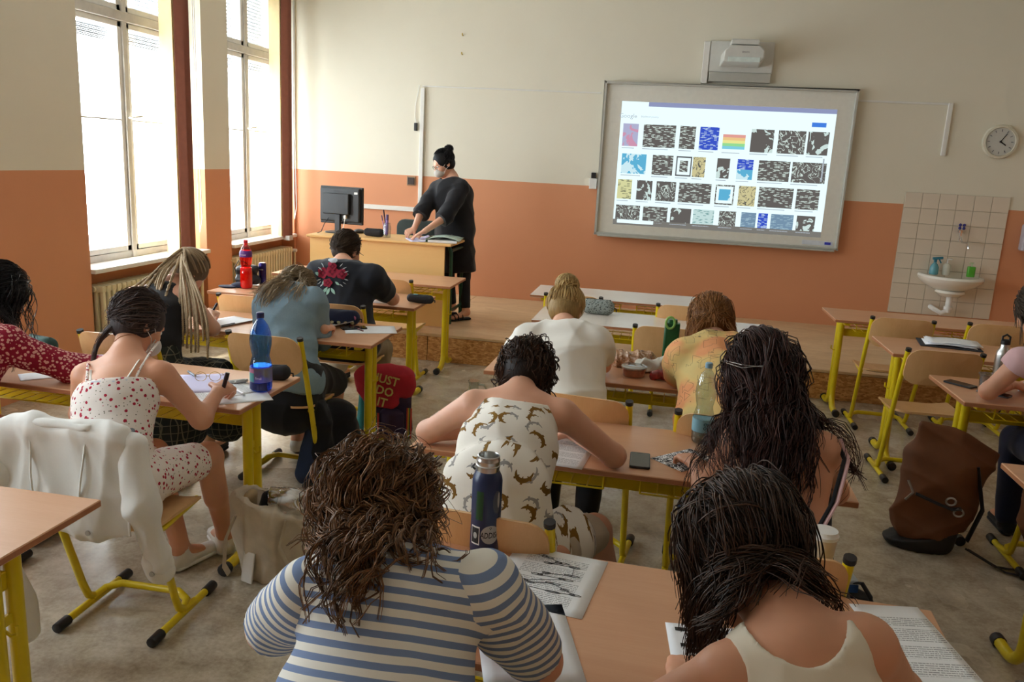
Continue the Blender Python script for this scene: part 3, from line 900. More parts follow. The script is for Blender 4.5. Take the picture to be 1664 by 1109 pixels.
class Seg:
    """tapering capsule with elliptical section"""
    def __init__(s, a, b, wa, wb=None, da=None, db=None, side=None, cap=(0, 0), op=1, k=None):
        s.a, s.b = np.array(a, float), np.array(b, float)
        s.wa, s.wb = wa, wa if wb is None else wb
        s.da = s.wa if da is None else da
        s.db = (s.wb if da is None else s.da) if db is None else db
        ax = s.b - s.a; s.L = np.linalg.norm(ax); s.ax = ax / (s.L + 1e-9)
        sd = V(1, 0, 0) if side is None else np.array(side, float)
        sd = sd - s.ax * sd.dot(s.ax)
        if np.linalg.norm(sd) < 1e-3: sd = np.cross(s.ax, V(0, 1, 0))
        s.side = unit(sd); s.nrm = np.cross(s.side, s.ax)
        s.cap, s.op, s.k = cap, op, k
    def box(s):
        r = max(s.wa, s.wb, s.da, s.db)
        return np.minimum(s.a, s.b) - r, np.maximum(s.a, s.b) + r
    def d(s, P):
        q = P - s.a
        u = q @ s.ax
        t = np.clip(u / (s.L + 1e-9), 0, 1)
        w = s.wa + (s.wb - s.wa) * t; dd = s.da + (s.db - s.da) * t
        e = u - t * s.L
        x = q @ s.side; y = q @ s.nrm
        m = np.minimum(w, dd)
        k0 = np.sqrt((x / w) ** 2 + (y / dd) ** 2 + (e / m) ** 2)
        k1 = np.sqrt((x / w ** 2) ** 2 + (y / dd ** 2) ** 2 + (e / m ** 2) ** 2) + 1e-6
        r = k0 * (k0 - 1) / k1
        if s.cap[0]: r = np.maximum(r, -u)
        if s.cap[1]: r = np.maximum(r, u - s.L)
        return r
    def part(s, t0, t1, infl=0.0, ws=1.0, caps=None, k=None):
        f = lambda a, b, t: a + (b - a) * t
        return Seg(f(s.a, s.b, t0), f(s.a, s.b, t1), f(s.wa, s.wb, t0) * ws + infl, f(s.wa, s.wb, t1) * ws + infl,
                   f(s.da, s.db, t0) + infl, f(s.da, s.db, t1) + infl, s.side, caps or (0 if t0 <= 0 else 1, 0 if t1 >= 1 else 1), s.op, k)

class Ell:
    def __init__(s, c, r, R=None, op=1, k=None):
        s.c, s.r, s.R, s.op, s.k = np.array(c, float), np.array(r, float), np.eye(3) if R is None else R, op, k
    def box(s):
        m = s.r.max(); return s.c - m, s.c + m
    def d(s, P):
        q = (P - s.c) @ s.R
        k0 = np.sqrt(((q / s.r) ** 2).sum(-1)); k1 = np.sqrt(((q / s.r ** 2) ** 2).sum(-1)) + 1e-6
        return k0 * (k0 - 1) / k1

def surface_nets(D, org, h):
    s = D < 0
    c = np.zeros(tuple(n - 1 for n in D.shape), np.int8)
    sl = lambda o, n: slice(o, n - 1 + o)
    offs = [(i, j, k) for i in (0, 1) for j in (0, 1) for k in (0, 1)]
    for o in offs: c += s[tuple(sl(o[a], D.shape[a]) for a in range(3))]
    act = (c > 0) & (c < 8)
    I = np.argwhere(act)
    idx = -np.ones(act.shape, np.int64)
    idx[tuple(I.T)] = np.arange(len(I))
    pos = np.zeros((len(I), 3)); cnt = np.zeros(len(I))
    for a in range(3):
        for o in offs:
            if o[a]: continue
            o2 = list(o); o2[a] = 1
            d0 = D[tuple((I + o).T)]; d1 = D[tuple((I + o2).T)]
            cr = (d0 < 0) != (d1 < 0)
            t = np.where(cr, d0 / np.where(cr, d0 - d1, 1), 0)
            p = np.array(o, float)[None].repeat(len(I), 0); p[:, a] += t
            pos += p * cr[:, None]; cnt += cr
    verts = org + h * (I + pos / cnt[:, None])
    faces = []
    for a in range(3):
        b, c2 = (a + 1) % 3, (a + 2) % 3
        n = [D.shape[0], D.shape[1], D.shape[2]]
        s0 = [slice(1, n[0] - 1)] * 3
        s0 = [slice(1, n[q] - 1) for q in range(3)]; s0[a] = slice(0, n[a] - 1)
        s1 = list(s0); s1[a] = slice(1, n[a])
        A, B = s[tuple(s0)], s[tuple(s1)]
        E = np.argwhere(A != B)
        if not len(E): continue
        fl = A[tuple(E.T)]
        E = E + np.array([s0[q].start for q in range(3)])
        def g(db, dc):
            q = E.copy(); q[:, b] += db; q[:, c2] += dc
            return idx[tuple(q.T)]
        Q = np.stack([g(-1, -1), g(0, -1), g(0, 0), g(-1, 0)], 1)
        Q[~fl] = Q[~fl][:, ::-1]
        faces.append(Q)
    return verts, np.concatenate(faces)

def sdf_mesh(prims, h, k=0.02, cuts=(), smooth_cut=0.0):
    lo = np.min([p.box()[0] for p in prims if p.op > 0], 0) - 3 * h - k
    hi = np.max([p.box()[1] for p in prims if p.op > 0], 0) + 3 * h + k
    n = np.ceil((hi - lo) / h).astype(int) + 1
    D = np.full(n, 9.0, np.float32)
    ax = [lo[i] + h * np.arange(n[i]) for i in range(3)]
    for p in prims:
        kk = p.k if p.k is not None else k
        a, b = p.box()
        i0 = np.maximum(np.floor((a - lo - kk - 2 * h) / h).astype(int), 0); i1 = np.minimum(np.ceil((b - lo + kk + 2 * h) / h).astype(int) + 1, n)
        if (i1 <= i0).any(): continue
        sl = tuple(slice(i0[q], i1[q]) for q in range(3))
        G = np.stack(np.meshgrid(*[ax[q][sl[q]] for q in range(3)], indexing='ij'), -1)
        d = p.d(G).astype(np.float32); old = D[sl]
        if p.op > 0:
            hh = np.maximum(kk - np.abs(d - old), 0) / max(kk, 1e-6)
            D[sl] = np.minimum(d, old) - hh * hh * kk * 0.25
        else:
            hh = np.maximum(kk - np.abs(-d - old), 0) / max(kk, 1e-6)
            D[sl] = np.maximum(-d, old) + hh * hh * kk * 0.25
    if len(cuts):
        G = np.stack(np.meshgrid(*ax, indexing='ij'), -1)
        for pt, nn in cuts: D = np.maximum(D, ((G - np.array(pt)) @ unit(nn)).astype(np.float32))
    return surface_nets(D, lo, h)

def vnormals(v, f):
    a, b, c, d = (v[f[:, i]] for i in range(4))
    fn = np.cross(c - a, d - b)
    n = np.zeros_like(v)
    for i in range(4): np.add.at(n, f[:, i], fn)
    return n / (np.linalg.norm(n, axis=1, keepdims=True) + 1e-9)

def join(parts):
    vs, fs, o = [], [], 0
    for v, f in parts:
        vs.append(v); fs.append(f + o); o += len(v)
    return np.concatenate(vs), np.concatenate(fs)

def mesh_obj(name, v, f, mats, root, uv=None, attr=None):
    """world-space arrays -> one mesh object under root"""
    M = root.matrix_basis.inverted() if root is not None else Matrix.Identity(4)
    Mi = np.array(M)
    v = v @ Mi[:3, :3].T + Mi[:3, 3]
    me = bpy.data.meshes.new(name)
    me.vertices.add(len(v)); me.vertices.foreach_set('co', v.astype(np.float32).ravel())
    k = f.shape[1]
    me.loops.add(f.size); me.loops.foreach_set('vertex_index', f.astype(np.int32).ravel())
    me.polygons.add(len(f)); me.polygons.foreach_set('loop_start', np.arange(0, f.size, k, dtype=np.int32))
    try: me.polygons.foreach_set('loop_total', np.full(len(f), k, np.int32))
    except Exception: pass
    me.update(calc_edges=True)
    for nm, a in (attr or {}).items():
        at_ = me.attributes.new(nm, 'FLOAT', 'POINT'); at_.data.foreach_set('value', a.astype(np.float32))
    return link_mesh(name, me, mats, root, True)

def folds(v, n, amp, seed=0, scale=1.0, axis=(0.3, 0.2, 1.0)):
    """cloth creases: warped sine ridges"""
    r = np.random.RandomState(seed)
    out = np.zeros(len(v))
    for i in range(7):
        d = unit(r.normal(size=3) * V(1.3, 1.0, 0.8)); f = (14 + 24 * r.rand()) * scale
        w = unit(r.normal(size=3)); g = 9 * scale
        ph = v @ d * f + 1.6 * np.sin(v @ w * g + r.rand() * 6) + r.rand() * 6
        out += (1 - np.abs(np.sin(ph * 0.5))) ** 2 * (0.4 + 0.6 * np.sin(v @ w * 6 + r.rand() * 6) ** 2)
    out = (out - out.mean()) / (out.std() + 1e-6)
    return v + n * (np.clip(out, -1.6, 2.6) * amp * .42)[:, None]

def frame(fwd, up=(0, 0, 1), roll=0.0):
    f = unit(fwd); r = unit(np.cross(f, up)); u = np.cross(r, f)
    if roll:
        c, s_ = math.cos(roll), math.sin(roll); r, u = c * r + s_ * u, -s_ * r + c * u
    return np.stack([r, f, u], 1)        # columns: right, forward, up

def head_prims(c, R, s=1.0):
    T = lambda *p: c + R @ (V(*p) * s)
    E = lambda p, r, **k: Ell(T(*p), V(*r) * s, R, **k)
    S = lambda a, b, ra, rb, **k: Seg(T(*a), T(*b), ra * s, rb * s, **k)
    P = [E((0, -.010, .030), (.073, .092, .080)), E((0, .022, -.015), (.063, .066, .075)), E((0, .030, -.068), (.050, .048, .040)),
         E((0, .066, -.096), (.022, .019, .017), k=.03 * s), S((-.033, .078, .026), (.033, .078, .026), .009, .009, k=.02 * s),
         E((-.036, .060, -.026), (.024, .022, .020), k=.03 * s), E((.036, .060, -.026), (.024, .022, .020), k=.03 * s),
         E((-.031, .098, .006), (.017, .017, .010), op=-1, k=.012 * s), E((.031, .098, .006), (.017, .017, .010), op=-1, k=.012 * s),
         S((0, .086, .016), (0, .106, -.026), .007, .011, k=.010 * s), E((-.010, .096, -.031), (.008, .009, .007), k=.006 * s), E((.010, .096, -.031), (.008, .009, .007), k=.006 * s),
         S((-.017, .080, -.058), (.017, .080, -.058), .0065, .0065, k=.008 * s), S((-.014, .079, -.067), (.014, .079, -.067), .007, .007, k=.008 * s)]
    for q in (-1, 1):
        P += [E((q * .074, -.012, -.006), (.010, .019, .030), k=.008 * s), E((q * .084, -.006, -.002), (.006, .010, .017), op=-1, k=.006 * s)]
    return P

def hand_prims(w, d, n, side, curl=(15, 20, 15), spread=8, s=1.0, thumb=(35, 15, 15), wrist=None):
    """w wrist, d towards the fingers, n out of the palm, side = +1/-1 thumb side along cross(d,n)"""
    d = unit(d); n = unit(np.array(n) - d * np.dot(n, d)); x = np.cross(d, n) * side
    P = [Seg(w, w + d * .05 * s, .029 * s, .036 * s, .020 * s, .015 * s, x), Seg(w + d * .045 * s, w + d * .075 * s, .037 * s, .038 * s, .0145 * s, .012 * s, x)]
    rot = lambda v, ax, a: v * math.cos(a) + np.cross(ax, v) * math.sin(a) + ax * np.dot(ax, v) * (1 - math.cos(a))
    tips = []
    for i, (off, ln) in enumerate(((.029, .072), (.010, .080), (-.010, .075), (-.028, .060))):
        p = w + d * (.083 - .004 * abs(i - 1)) * s + x * off * s
        dirv = rot(d, n, -math.radians(spread) * (1.5 - i) * 0.6 * side)
        ax = np.cross(n, dirv); ax = unit(ax)
        cu = [c * (1 + .12 * i) for c in curl]
        P.append(Seg(p - dirv * .03 * s, p, .0095 * s, .0092 * s, k=.006))
        a = 0
        for j, (fr, r0, r1) in enumerate(((.44, .0092, .0083), (.31, .0083, .0075), (.25, .0075, .0062))):
            a = math.radians(cu[j])
            dirv = unit(rot(dirv, ax, -a))
            q = p + dirv * ln * fr * s
            P.append(Seg(p, q, r0 * s, r1 * s, k=.003))
            p = q
        tips.append(p)
    dirv = unit(d * .55 + x * .75 + n * .35)
    p = w + d * .018 * s + x * .022 * s
    ax = unit(np.cross(dirv, d * .6 + n * .6))
    for j, (ln, r0, r1) in enumerate(((.042, .0145, .0115), (.032, .011, .0095), (.026, .0095, .007))):
        if j: dirv = unit(rot(dirv, ax, math.radians(thumb[j])))
        q = p + dirv * ln * s
        P.append(Seg(p, q, r0 * s, r1 * s, k=.007 if j == 0 else .003)); p = q
    return P, tips, p

class Person:
    def __init__(s, label, J, head_R, group=None, scale=1.0, name='person', fem=True, arm=1.0, gut=1.0, legs=True, neck=None, shoulder_drop=0.0):
        """J: dict of joints P(elvis), N(eck base), H(ead centre), SL SR EL ER WL WR, KL KR AL AR (ankles), optional TL TR (toe)"""
        s.J = J = {k: np.array(v, float) for k, v in J.items()}
        s.R, s.sc = head_R, scale
        s.root = thing(name, label, 'person', (float(J['P'][0]), float(J['P'][1]), J.get('ground', V(0))[0] if 'ground' in J else 0.0))
        side = unit(J['SR'] - J['SL']); s.side = side
        sp = J['N'] - J['P']; up = unit(sp)
        hs = unit(J.get('KR', J['P'] + side) * 0 + side)
        hl, hr = J['P'] - hs * .085 * scale, J['P'] + hs * .085 * scale
        s.hl, s.hr = hl, hr
        wpt = J.get('Wst', J['P'] + sp * .38); cpt = J.get('Ch', J['P'] + sp * .68)
        mid = (J['SL'] + J['SR']) / 2
        sw = np.linalg.norm(J['SR'] - J['SL']) / 2
        g = {}
        k = scale
        g['pelvis'] = Seg(hl, hr, .105 * k, None, .110 * k)
        g['hips'] = Seg(J['P'], wpt, (.165 if fem else .155) * k * gut, .135 * k * gut, .115 * k * gut, .098 * k * gut, side)
        g['waist'] = Seg(wpt, cpt, .132 * k * gut, (.145 if fem else .16) * k, .097 * k * gut, .112 * k, side)
        g['chest'] = Seg(cpt, mid, (.145 if fem else .16) * k, (sw * .80), .112 * k, .078 * k, side)
        g['girdle'] = Seg(J['SL'] + side * .02, J['SR'] - side * .02, .052 * k, None, .052 * k)
        g['trapL'] = Seg(J['N'] + (J['H'] - J['N']) * .12, J['SL'] + side * .03, .046 * k, .040 * k)
        g['trapR'] = Seg(J['N'] + (J['H'] - J['N']) * .12, J['SR'] - side * .03, .046 * k, .040 * k)
        hb = J['H'] + head_R @ V(0, -.018, -.055) * k
        g['neck'] = Seg(J['N'] - up * .02, hb, .054 * k, .048 * k)
        for q in 'LR':
            S_, E_, W_ = J['S' + q], J['E' + q], J['W' + q]
            g['uarm' + q] = Seg(S_, E_, .050 * k * arm, .038 * k * arm)
            g['farm' + q] = Seg(E_, W_, .039 * k * arm, .025 * k)
            if legs:
                h_ = hl if q == 'L' else hr
                K_, A_ = J['K' + q], J['A' + q]
                g['thigh' + q] = Seg(h_, K_, .088 * k, .058 * k)
                g['shin' + q] = Seg(K_, A_, .055 * k, .037 * k)
                cd_ = unit(A_ - K_)
                back = unit(np.cross(side, cd_)) 
                if back[1] > 0: back = -back
                g['calf' + q] = Seg(K_ + cd_ * .06 + back * .008, K_ + cd_ * .22 + back * .016, .040 * k, .044 * k)
                T_ = J.get('T' + q, A_ + V(0, .16, -.05))
                g['foot' + q] = Seg(A_ + V(0, 0, -.03) - unit(T_ - A_) * .02, T_, .033 * k, .032 * k, .030 * k, .020 * k, np.cross(unit(T_ - A_), V(0, 0, 1)))
        s.g = g
        s.hands = []
        s.tips = {}
    def hand(s, q, d, n, **kw):
        sd = kw.pop('thumb_side', None)
        if sd is None:
            # right hand, palm down (n=-z), fingers forward: thumb points to -x(left): cross(d,n)=cross(y,-z)=-x
            sd = 1 if q == 'R' else -1
        P, tips, th = hand_prims(s.J['W' + q], d, n, sd, s=s.sc, **kw)
        s.hands.append(P + [s.g['farm' + q].part(.80, 1.0)])
        s.tips[q] = (tips, th)
    def skin(s, mat, vox=0.010, drop=(), extra=()):
        body = [v for k_, v in s.g.items() if k_ not in drop] + list(extra)
        parts = [sdf_mesh(body, vox, .028)]
        parts.append(sdf_mesh(head_prims(s.J['H'], s.R, s.sc) + [s.g['neck'].part(.55, 1.0, caps=(0, 0))], (.0055 if vox < .0115 else .0075), .022))
        for P in s.hands: parts.append(sdf_mesh(P, .0042 if vox < .0115 else .0050, .006))
        v, f = join(parts)
        s.body = mesh_obj('body', v, f, mat, s.root)
        eye = MB()
        M = Matrix(((s.R[0, 0], s.R[0, 1], s.R[0, 2], 0), (s.R[1, 0], s.R[1, 1], s.R[1, 2], 0), (s.R[2, 0], s.R[2, 1], s.R[2, 2], 0), (0, 0, 0, 1)))
        loc = Vector(s.J['H']) - s.root.location
        for q in (-1, 1):
            e = MB(Matrix.Translation(loc) @ M)
            e.ball((q * .031 * s.sc, .0745 * s.sc, .006 * s.sc), .0125 * s.sc, 14, 10)
            e.cur = 1
            e.ball((q * .031 * s.sc, .0835 * s.sc, .004 * s.sc), (.0055 * s.sc, .004 * s.sc, .0055 * s.sc), 10, 8)
            e.build('eye', [M_EYE, M_IRIS], s.root, smooth=True, merge=False)
        lp = MB(Matrix.Translation(loc) @ M)
        lp.ball((0, .0865 * s.sc, -.0585 * s.sc), (.019 * s.sc, .004 * s.sc, .004 * s.sc), 12, 8)
        lp.ball((0, .0860 * s.sc, -.0665 * s.sc), (.016 * s.sc, .004 * s.sc, .0045 * s.sc), 12, 8)
        lp.build('lips', M_LIP, s.root, smooth=True)
        return s.body
    def garment(s, name, spec, mat, vox=.009, k=.02, fold=.008, cuts=(), extra=(), seed=1, fscale=1.0, axial=False, label=None):
        pr = []
        for it in spec:
            seg = s.g[it[0]]
            pr.append(seg.part(it[1], it[2], it[3], it[4] if len(it) > 4 else 1.0, it[5] if len(it) > 5 else None))
            if hasattr(seg, 'sax'): pr[-1].sax = seg.sax
        pr += list(extra)
        v, f = sdf_mesh(pr, vox, k, cuts)
        attr = None
        if axial:
            best = np.full(len(v), 9.0); ax = np.zeros(len(v))
            for p, off in zip(pr, axial if isinstance(axial, (list, tuple)) else [0] * len(pr)):
                d = p.d(v)
                if off is None: continue
                val = (v - p.a) @ getattr(p, 'sax', p.ax) + off
                m = d < best
                best = np.where(m, d, best); ax = np.where(m, val, ax)
            attr = {'axial': ax}
        if fold:
            v = folds(v, vnormals(v, f), fold, seed, fscale)
        o = mesh_obj(name, v, f, mat, s.root, attr=attr)
        if label: o['label'] = label
        return o
    def colliders(s, t=0.0):
        c = [(v.a, v.b, max(v.wa * .80, v.da) + t, max(v.wb * .80, v.db) + t) for k_, v in s.g.items() if k_ in ('waist', 'chest', 'girdle', 'trapL', 'trapR', 'neck', 'uarmL', 'uarmR', 'hips')]
        return c

# ------------------------------------------------------------------ hair
def strands(C, R, n_guide, length, comb, seed=0, grav=.25, curl=0.0, curl_f=30, vol=.02, kids=8, spread=.012, seg=18, r0=.0016, colliders=(), scalp=None,
            sc=1.0, len_var=.25, frizz=0.0, part=None, tip=.35, floor=None, wave=0.0, wave_f=18, pull=None, pw=.0):
    rs = np.random.RandomState(seed)
    rad = V(.078, .098, .090) * sc
    cen = C + R @ V(0, -.010, .028) * sc
    pts = []
    while len(pts) < n_guide:
        v = unit(rs.normal(size=3))
        ok = scalp(v) if scalp else not (v[1] > .30 and v[2] < .62) and v[2] > -.50
        if ok: pts.append(v)
    U = np.array(pts)
    lay = rs.rand(n_guide) ** 1.2 * vol
    P = cen + (U * rad * 1.0) @ R.T
    nrm = (U / rad) @ R.T; nrm /= np.linalg.norm(nrm, axis=1, keepdims=True)
    D0 = np.array([comb(u) for u in U]) @ R.T
    D0 = D0 - nrm * (D0 * nrm).sum(1, keepdims=True) + nrm * .06
    D0 /= np.linalg.norm(D0, axis=1, keepdims=True)
    L = length * (1 - len_var * rs.rand(n_guide)) if np.isscalar(length) else np.array([length(u) for u in U]) * (1 - len_var * rs.rand(n_guide))
    ds = (L / seg)[:, None]
    path = [P.copy()]
    D = D0
    g = V(0, 0, -1.0)
    for i in range(seg):
        t = (i + 1) / seg
        gw = grav * (.6 + t)
        D = D * (1 - gw) + g * gw
        if pull is not None:
            pd = np.array(pull) - P; pl_ = np.linalg.norm(pd, axis=1, keepdims=True)
            D = D + pd / (pl_ + 1e-6) * pw * np.minimum(1, pl_ / .08)
        q = ((P - cen) @ R)
        hn = (q / (rad ** 2)) @ R.T; hn /= np.linalg.norm(hn, axis=1, keepdims=True)
        near = (np.sqrt(((q / (rad + lay[:, None] + .02)) ** 2).sum(1)) < 1.0) & (hn[:, 2] > -.25)
        outw = np.maximum((D * hn).sum(1), 0) * near
        D = D - hn * outw[:, None] * .9
        D /= np.linalg.norm(D, axis=1, keepdims=True) + 1e-9
        Pn = P + D * ds
        off = lay * min(1, t * 4) + .004
        q = (Pn - cen) @ R
        rr = rad + off[:, None]
        k0 = np.sqrt(((q / rr) ** 2).sum(1))
        m = k0 < 1
        q[m] = q[m] / k0[m, None]
        Pn = cen + q @ R.T
        for a, b, ra, rb in colliders:
            ab = b - a; tt = np.clip(((Pn - a) @ ab) / (ab @ ab), 0, 1)
            c = a + tt[:, None] * ab; r = ra + (rb - ra) * tt + off * .6 + .004
            dv = Pn - c; dl = np.linalg.norm(dv, axis=1)
            m = dl < r
            Pn[m] = c[m] + dv[m] / (dl[m, None] + 1e-6) * r[m, None]
        if floor is not None: Pn[:, 2] = np.maximum(Pn[:, 2], floor + lay * .5)
        nd = Pn - P; D = nd / (np.linalg.norm(nd, axis=1, keepdims=True) + 1e-9)
        P = Pn
        path.append(P.copy())
    G = np.stack(path, 1)                 # n, seg+1, 3
    n1 = seg + 1
    T = np.gradient(G, axis=1); T /= np.linalg.norm(T, axis=2, keepdims=True) + 1e-9
    A = np.cross(T, V(.31, .52, .8)); A /= np.linalg.norm(A, axis=2, keepdims=True) + 1e-9
    B = np.cross(T, A)
    t = np.linspace(0, 1, n1)[None, :, None]
    s_len = L[:, None, None] * t
    allS = []
    ph0 = rs.rand(n_guide, 1, 1) * 6.28
    fq = curl_f * (.7 + .6 * rs.rand(n_guide, 1, 1))
    cw = curl * (.5 + rs.rand(n_guide, 1, 1)) * np.clip(t * 3, 0, 1)
    G2 = G + (A * np.cos(ph0 + s_len * fq) + B * np.sin(ph0 + s_len * fq)) * cw
    if wave:
        G2 = G2 + A * np.sin(ph0 * 2 + s_len * wave_f) * wave * np.clip(t * 3, 0, 1)
    for c in range(kids):
        a = rs.rand(n_guide, 1, 1) * 6.28; rr = np.sqrt(rs.rand(n_guide, 1, 1)) * spread
        w = (1 - (1 - tip) * t)
        w = np.where(t < .1, .3 + 7 * t * w, w)
        S_ = G2 + (A * np.cos(a) + B * np.sin(a)) * rr * w
        if frizz:
            f1 = 60 + 80 * rs.rand(n_guide, 1, 1); p1 = rs.rand(n_guide, 1, 1) * 6.28
            S_ = S_ + (A * np.sin(s_len * f1 + p1) + B * np.cos(s_len * f1 * .8 + p1)) * frizz * np.clip(t * 2, 0, 1) * (.3 + rs.rand(n_guide, 1, 1))
        allS.append(S_)
    S_ = np.concatenate(allS, 0)
    return S_

def gather(C, R, n, b, sc=1.0, seed=0, vol=.012, spread=.004, kids=4, seg=14, wav=0.0, scalp=None, stop=.92, wob=.003):
    """hair combed over the skull to a knot in direction b (head frame)"""
    rs = np.random.RandomState(seed)
    rad = V(.078, .098, .090) * sc; cen = C + R @ V(0, -.010, .028) * sc
    b = unit(b); out = []
    while len(out) < n * kids:
        u = unit(rs.normal(size=3))
        if not (scalp(u) if scalp else (not (u[1] > .34 and u[2] < .62) and u[2] > -.55)): continue
        om = math.acos(np.clip(u @ b, -1, 1))
        if om < .15: continue
        lift = rs.rand() * vol
        tt = np.linspace(0, stop, seg)
        w0, w1 = np.sin((1 - tt) * om) / math.sin(om), np.sin(tt * om) / math.sin(om)
        d = w0[:, None] * u + w1[:, None] * b
        q = d * (rad + .002 + lift * np.sin(PI * np.clip(tt * 1.0, 0, 1))[:, None] ** .5) + rs.normal(size=3) * wob * np.sin(tt * 5)[:, None] + (rs.normal(size=3) * wav * np.sin(tt * om * 9 + rs.rand() * 6)[:, None] if wav else 0)
        out.append(cen + q @ R.T)
    return np.array(out)

def strand_mesh(S_, r0=.0016, r1=.0005, sides=3):
    n, m, _ = S_.shape
    T = np.gradient(S_, axis=1); T /= np.linalg.norm(T, axis=2, keepdims=True) + 1e-9
    A = np.cross(T, V(.31, .52, .8)); A /= np.linalg.norm(A, axis=2, keepdims=True) + 1e-9
    B = np.cross(T, A)
    r = np.linspace(0, 1, m)[None, :, None]
    r = r0 * (1 - r ** 2) + r1 * r ** 2
    rings = [S_ + (A * math.cos(2 * PI * k / sides) + B * math.sin(2 * PI * k / sides)) * r for k in range(sides)]
    v = np.stack(rings, 2).reshape(-1, 3)
    base = (np.arange(n)[:, None, None] * m + np.arange(m - 1)[None, :, None]) * sides
    k = np.arange(sides)[None, None, :]; k2 = (k + 1) % sides
    f = np.stack([base + k, base + k2, base + sides + k2, base + sides + k], -1).reshape(-1, 4)
    return v, f

def surf(p, objs, px, py, lift=.01):
    """point on the figure's clothes or skin seen at a photo pixel, raised by lift"""
    best = None
    for o in objs:
        if 'T' + o.name not in SURF:
            me = o.data
            SURF['T' + o.name] = BVHTree.FromPolygons([v.co.copy() for v in me.vertices], [tuple(f.vertices) for f in me.polygons])
        d = FW + (px - 832) / F_PX * RT - (py - 554.5) / F_PX * UP
        h, n, i, ds = SURF['T' + o.name].ray_cast(Vector(CAM) - p.root.location, Vector(unit(d)))
        if h is not None and (best is None or ds < best[0]): best = (ds, h + n * lift)
    return None if best is None else np.array(best[1] + p.root.location)
SURF = {}
def tress(p, objs, start, px, n=60, w0=.03, w1=.012, curl=.006, curl_f=45, seed=0, lift=.012, kids=5, spread=.008, m=26, len_var=.35):
    """locks from a head-frame point lying over the body along photo pixels"""
    rs = np.random.RandomState(seed)
    P0 = p.J['H'] + p.R @ (V(*start) * p.sc)
    out = []
    for i in range(n):
        j = rs.normal(size=3) * w0
        pts = [P0 + j]
        dx, dy = rs.normal() * 1.0, rs.normal() * .6
        for k, (x, y, sx) in enumerate(px):
            q = surf(p, objs, x + dx * sx, y + dy * sx * .6, lift * (.3 + 1.2 * rs.rand()))
            if q is not None: pts.append(q)
        if len(pts) < 3: continue
        pts = np.array(pts)
        L = np.concatenate([[0], np.cumsum(np.linalg.norm(np.diff(pts, axis=0), axis=1))])
        tt = np.linspace(0, L[-1] * (1 - len_var * rs.rand()), m)
        c = np.stack([np.interp(tt, L, pts[:, q]) for q in range(3)], 1)
        for _ in range(4): c[1:-1] = (c[:-2] + 2 * c[1:-1] + c[2:]) / 4
        T = np.gradient(c, axis=0); T /= np.linalg.norm(T, axis=1, keepdims=True) + 1e-9
        A = np.cross(T, V(.31, .52, .8)); A /= np.linalg.norm(A, axis=1, keepdims=True); B = np.cross(T, A)
        f = curl_f * (.7 + .6 * rs.rand()); ph = rs.rand() * 6.28; am = curl * (.5 + rs.rand()) * np.clip(np.linspace(0, 3, m), 0, 1)
        c = c + (A * np.cos(tt * f + ph)[:, None] + B * np.sin(tt * f + ph)[:, None]) * am[:, None]
        for k in range(kids):
            a = rs.rand() * 6.28; rr = spread * math.sqrt(rs.rand())
            out.append(c + (A * math.cos(a) + B * math.sin(a)) * rr * (1 - .5 * np.linspace(0, 1, m))[:, None])
    return np.array(out)

def cap_mesh(C, R, sc=1.0, thick=.008, extra=(), vox=.007, low=-.06, face=.07):
    """hair volume lying on the skull, open at the face and nape"""
    T = lambda *p: C + R @ (V(*p) * sc)
    pr = [Ell(T(0, -.012, .030), V(.076 + thick, .094 + thick, .084 + thick) * sc, R), Ell(T(0, -.03, -.02), V(.068 + thick, .070 + thick, .06 + thick) * sc, R)]
    pr += [Ell(T(0, face + .055, -.03), V(.066, .085, .088) * sc, R, op=-1, k=.012)]
    pr += list(extra)
    return sdf_mesh(pr, vox, .02, cuts=[(T(0, 0, low), R @ V(0, .35, -1))])

def hair_mat(name, c, c2, rough=.46):
    t = NT(name)
    g = t.n('ShaderNodeNewGeometry')
    f = t.math('MULTIPLY_ADD', g.outputs['Random Per Island'], .8, t.math('MULTIPLY', t.noise(t.coords((30, 30, 6)), 3, 3), .3))
    t.color(t.mix(f, c, c2))
    t.set(rough, 0, .28)
    return t.m

def cap_mat(name, c):
    t = NT(name)
    v = t.coords((40, 40, 8))
    f = t.noise(v, 2.5, 4, .6, .5)
    t.color(t.mix(f, tuple(x * .6 for x in c), c)); t.set(.55, 0, .25)
    t.bump(f, .6, .006)
    return t.m

def skin_mat(name, c):
    t = NT(name)
    v = t.coords()
    f = t.noise(v, 9, 4)
    t.color(t.mix(f, tuple(x * .93 for x in c), (min(255, c[0] * 1.03), c[1] * .99, c[2] * .98)))
    t.set(.48, 0, .4)
    t.b.inputs['Subsurface Weight'].default_value = .12
    t.b.inputs['Subsurface Radius'].default_value = (.012, .005, .003)
    t.b.inputs['Subsurface Scale'].default_value = 1.0
    t.bump(t.noise(v, 260, 2), .06, .001)
    return t.m

def cloth(name, c, c2=None, rough=.85, weave=True, var=.05):
    t = NT(name)
    v = t.coords()
    t.color(t.mix(t.noise(v, 5, 4), tuple(x * (1 - var) for x in c), c2 or c))
    t.set(rough, 0, .2)
    t.b.inputs['Sheen Weight'].default_value = .15
    if weave: t.bump(t.noise(v, 420, 2), .15, .001)
    return t.m
M_EYE = simple('eye white', (236, 232, 226), .15)
M_IRIS = simple('brown iris', (52, 36, 28), .1)
M_LIP = simple('lips', (178, 102, 92), .45)
SKIN = skin_mat('fair skin', (222, 170, 142))
SKIN2 = skin_mat('light warm skin', (214, 158, 126))
SKIN3 = skin_mat('tanned skin', (200, 142, 108))
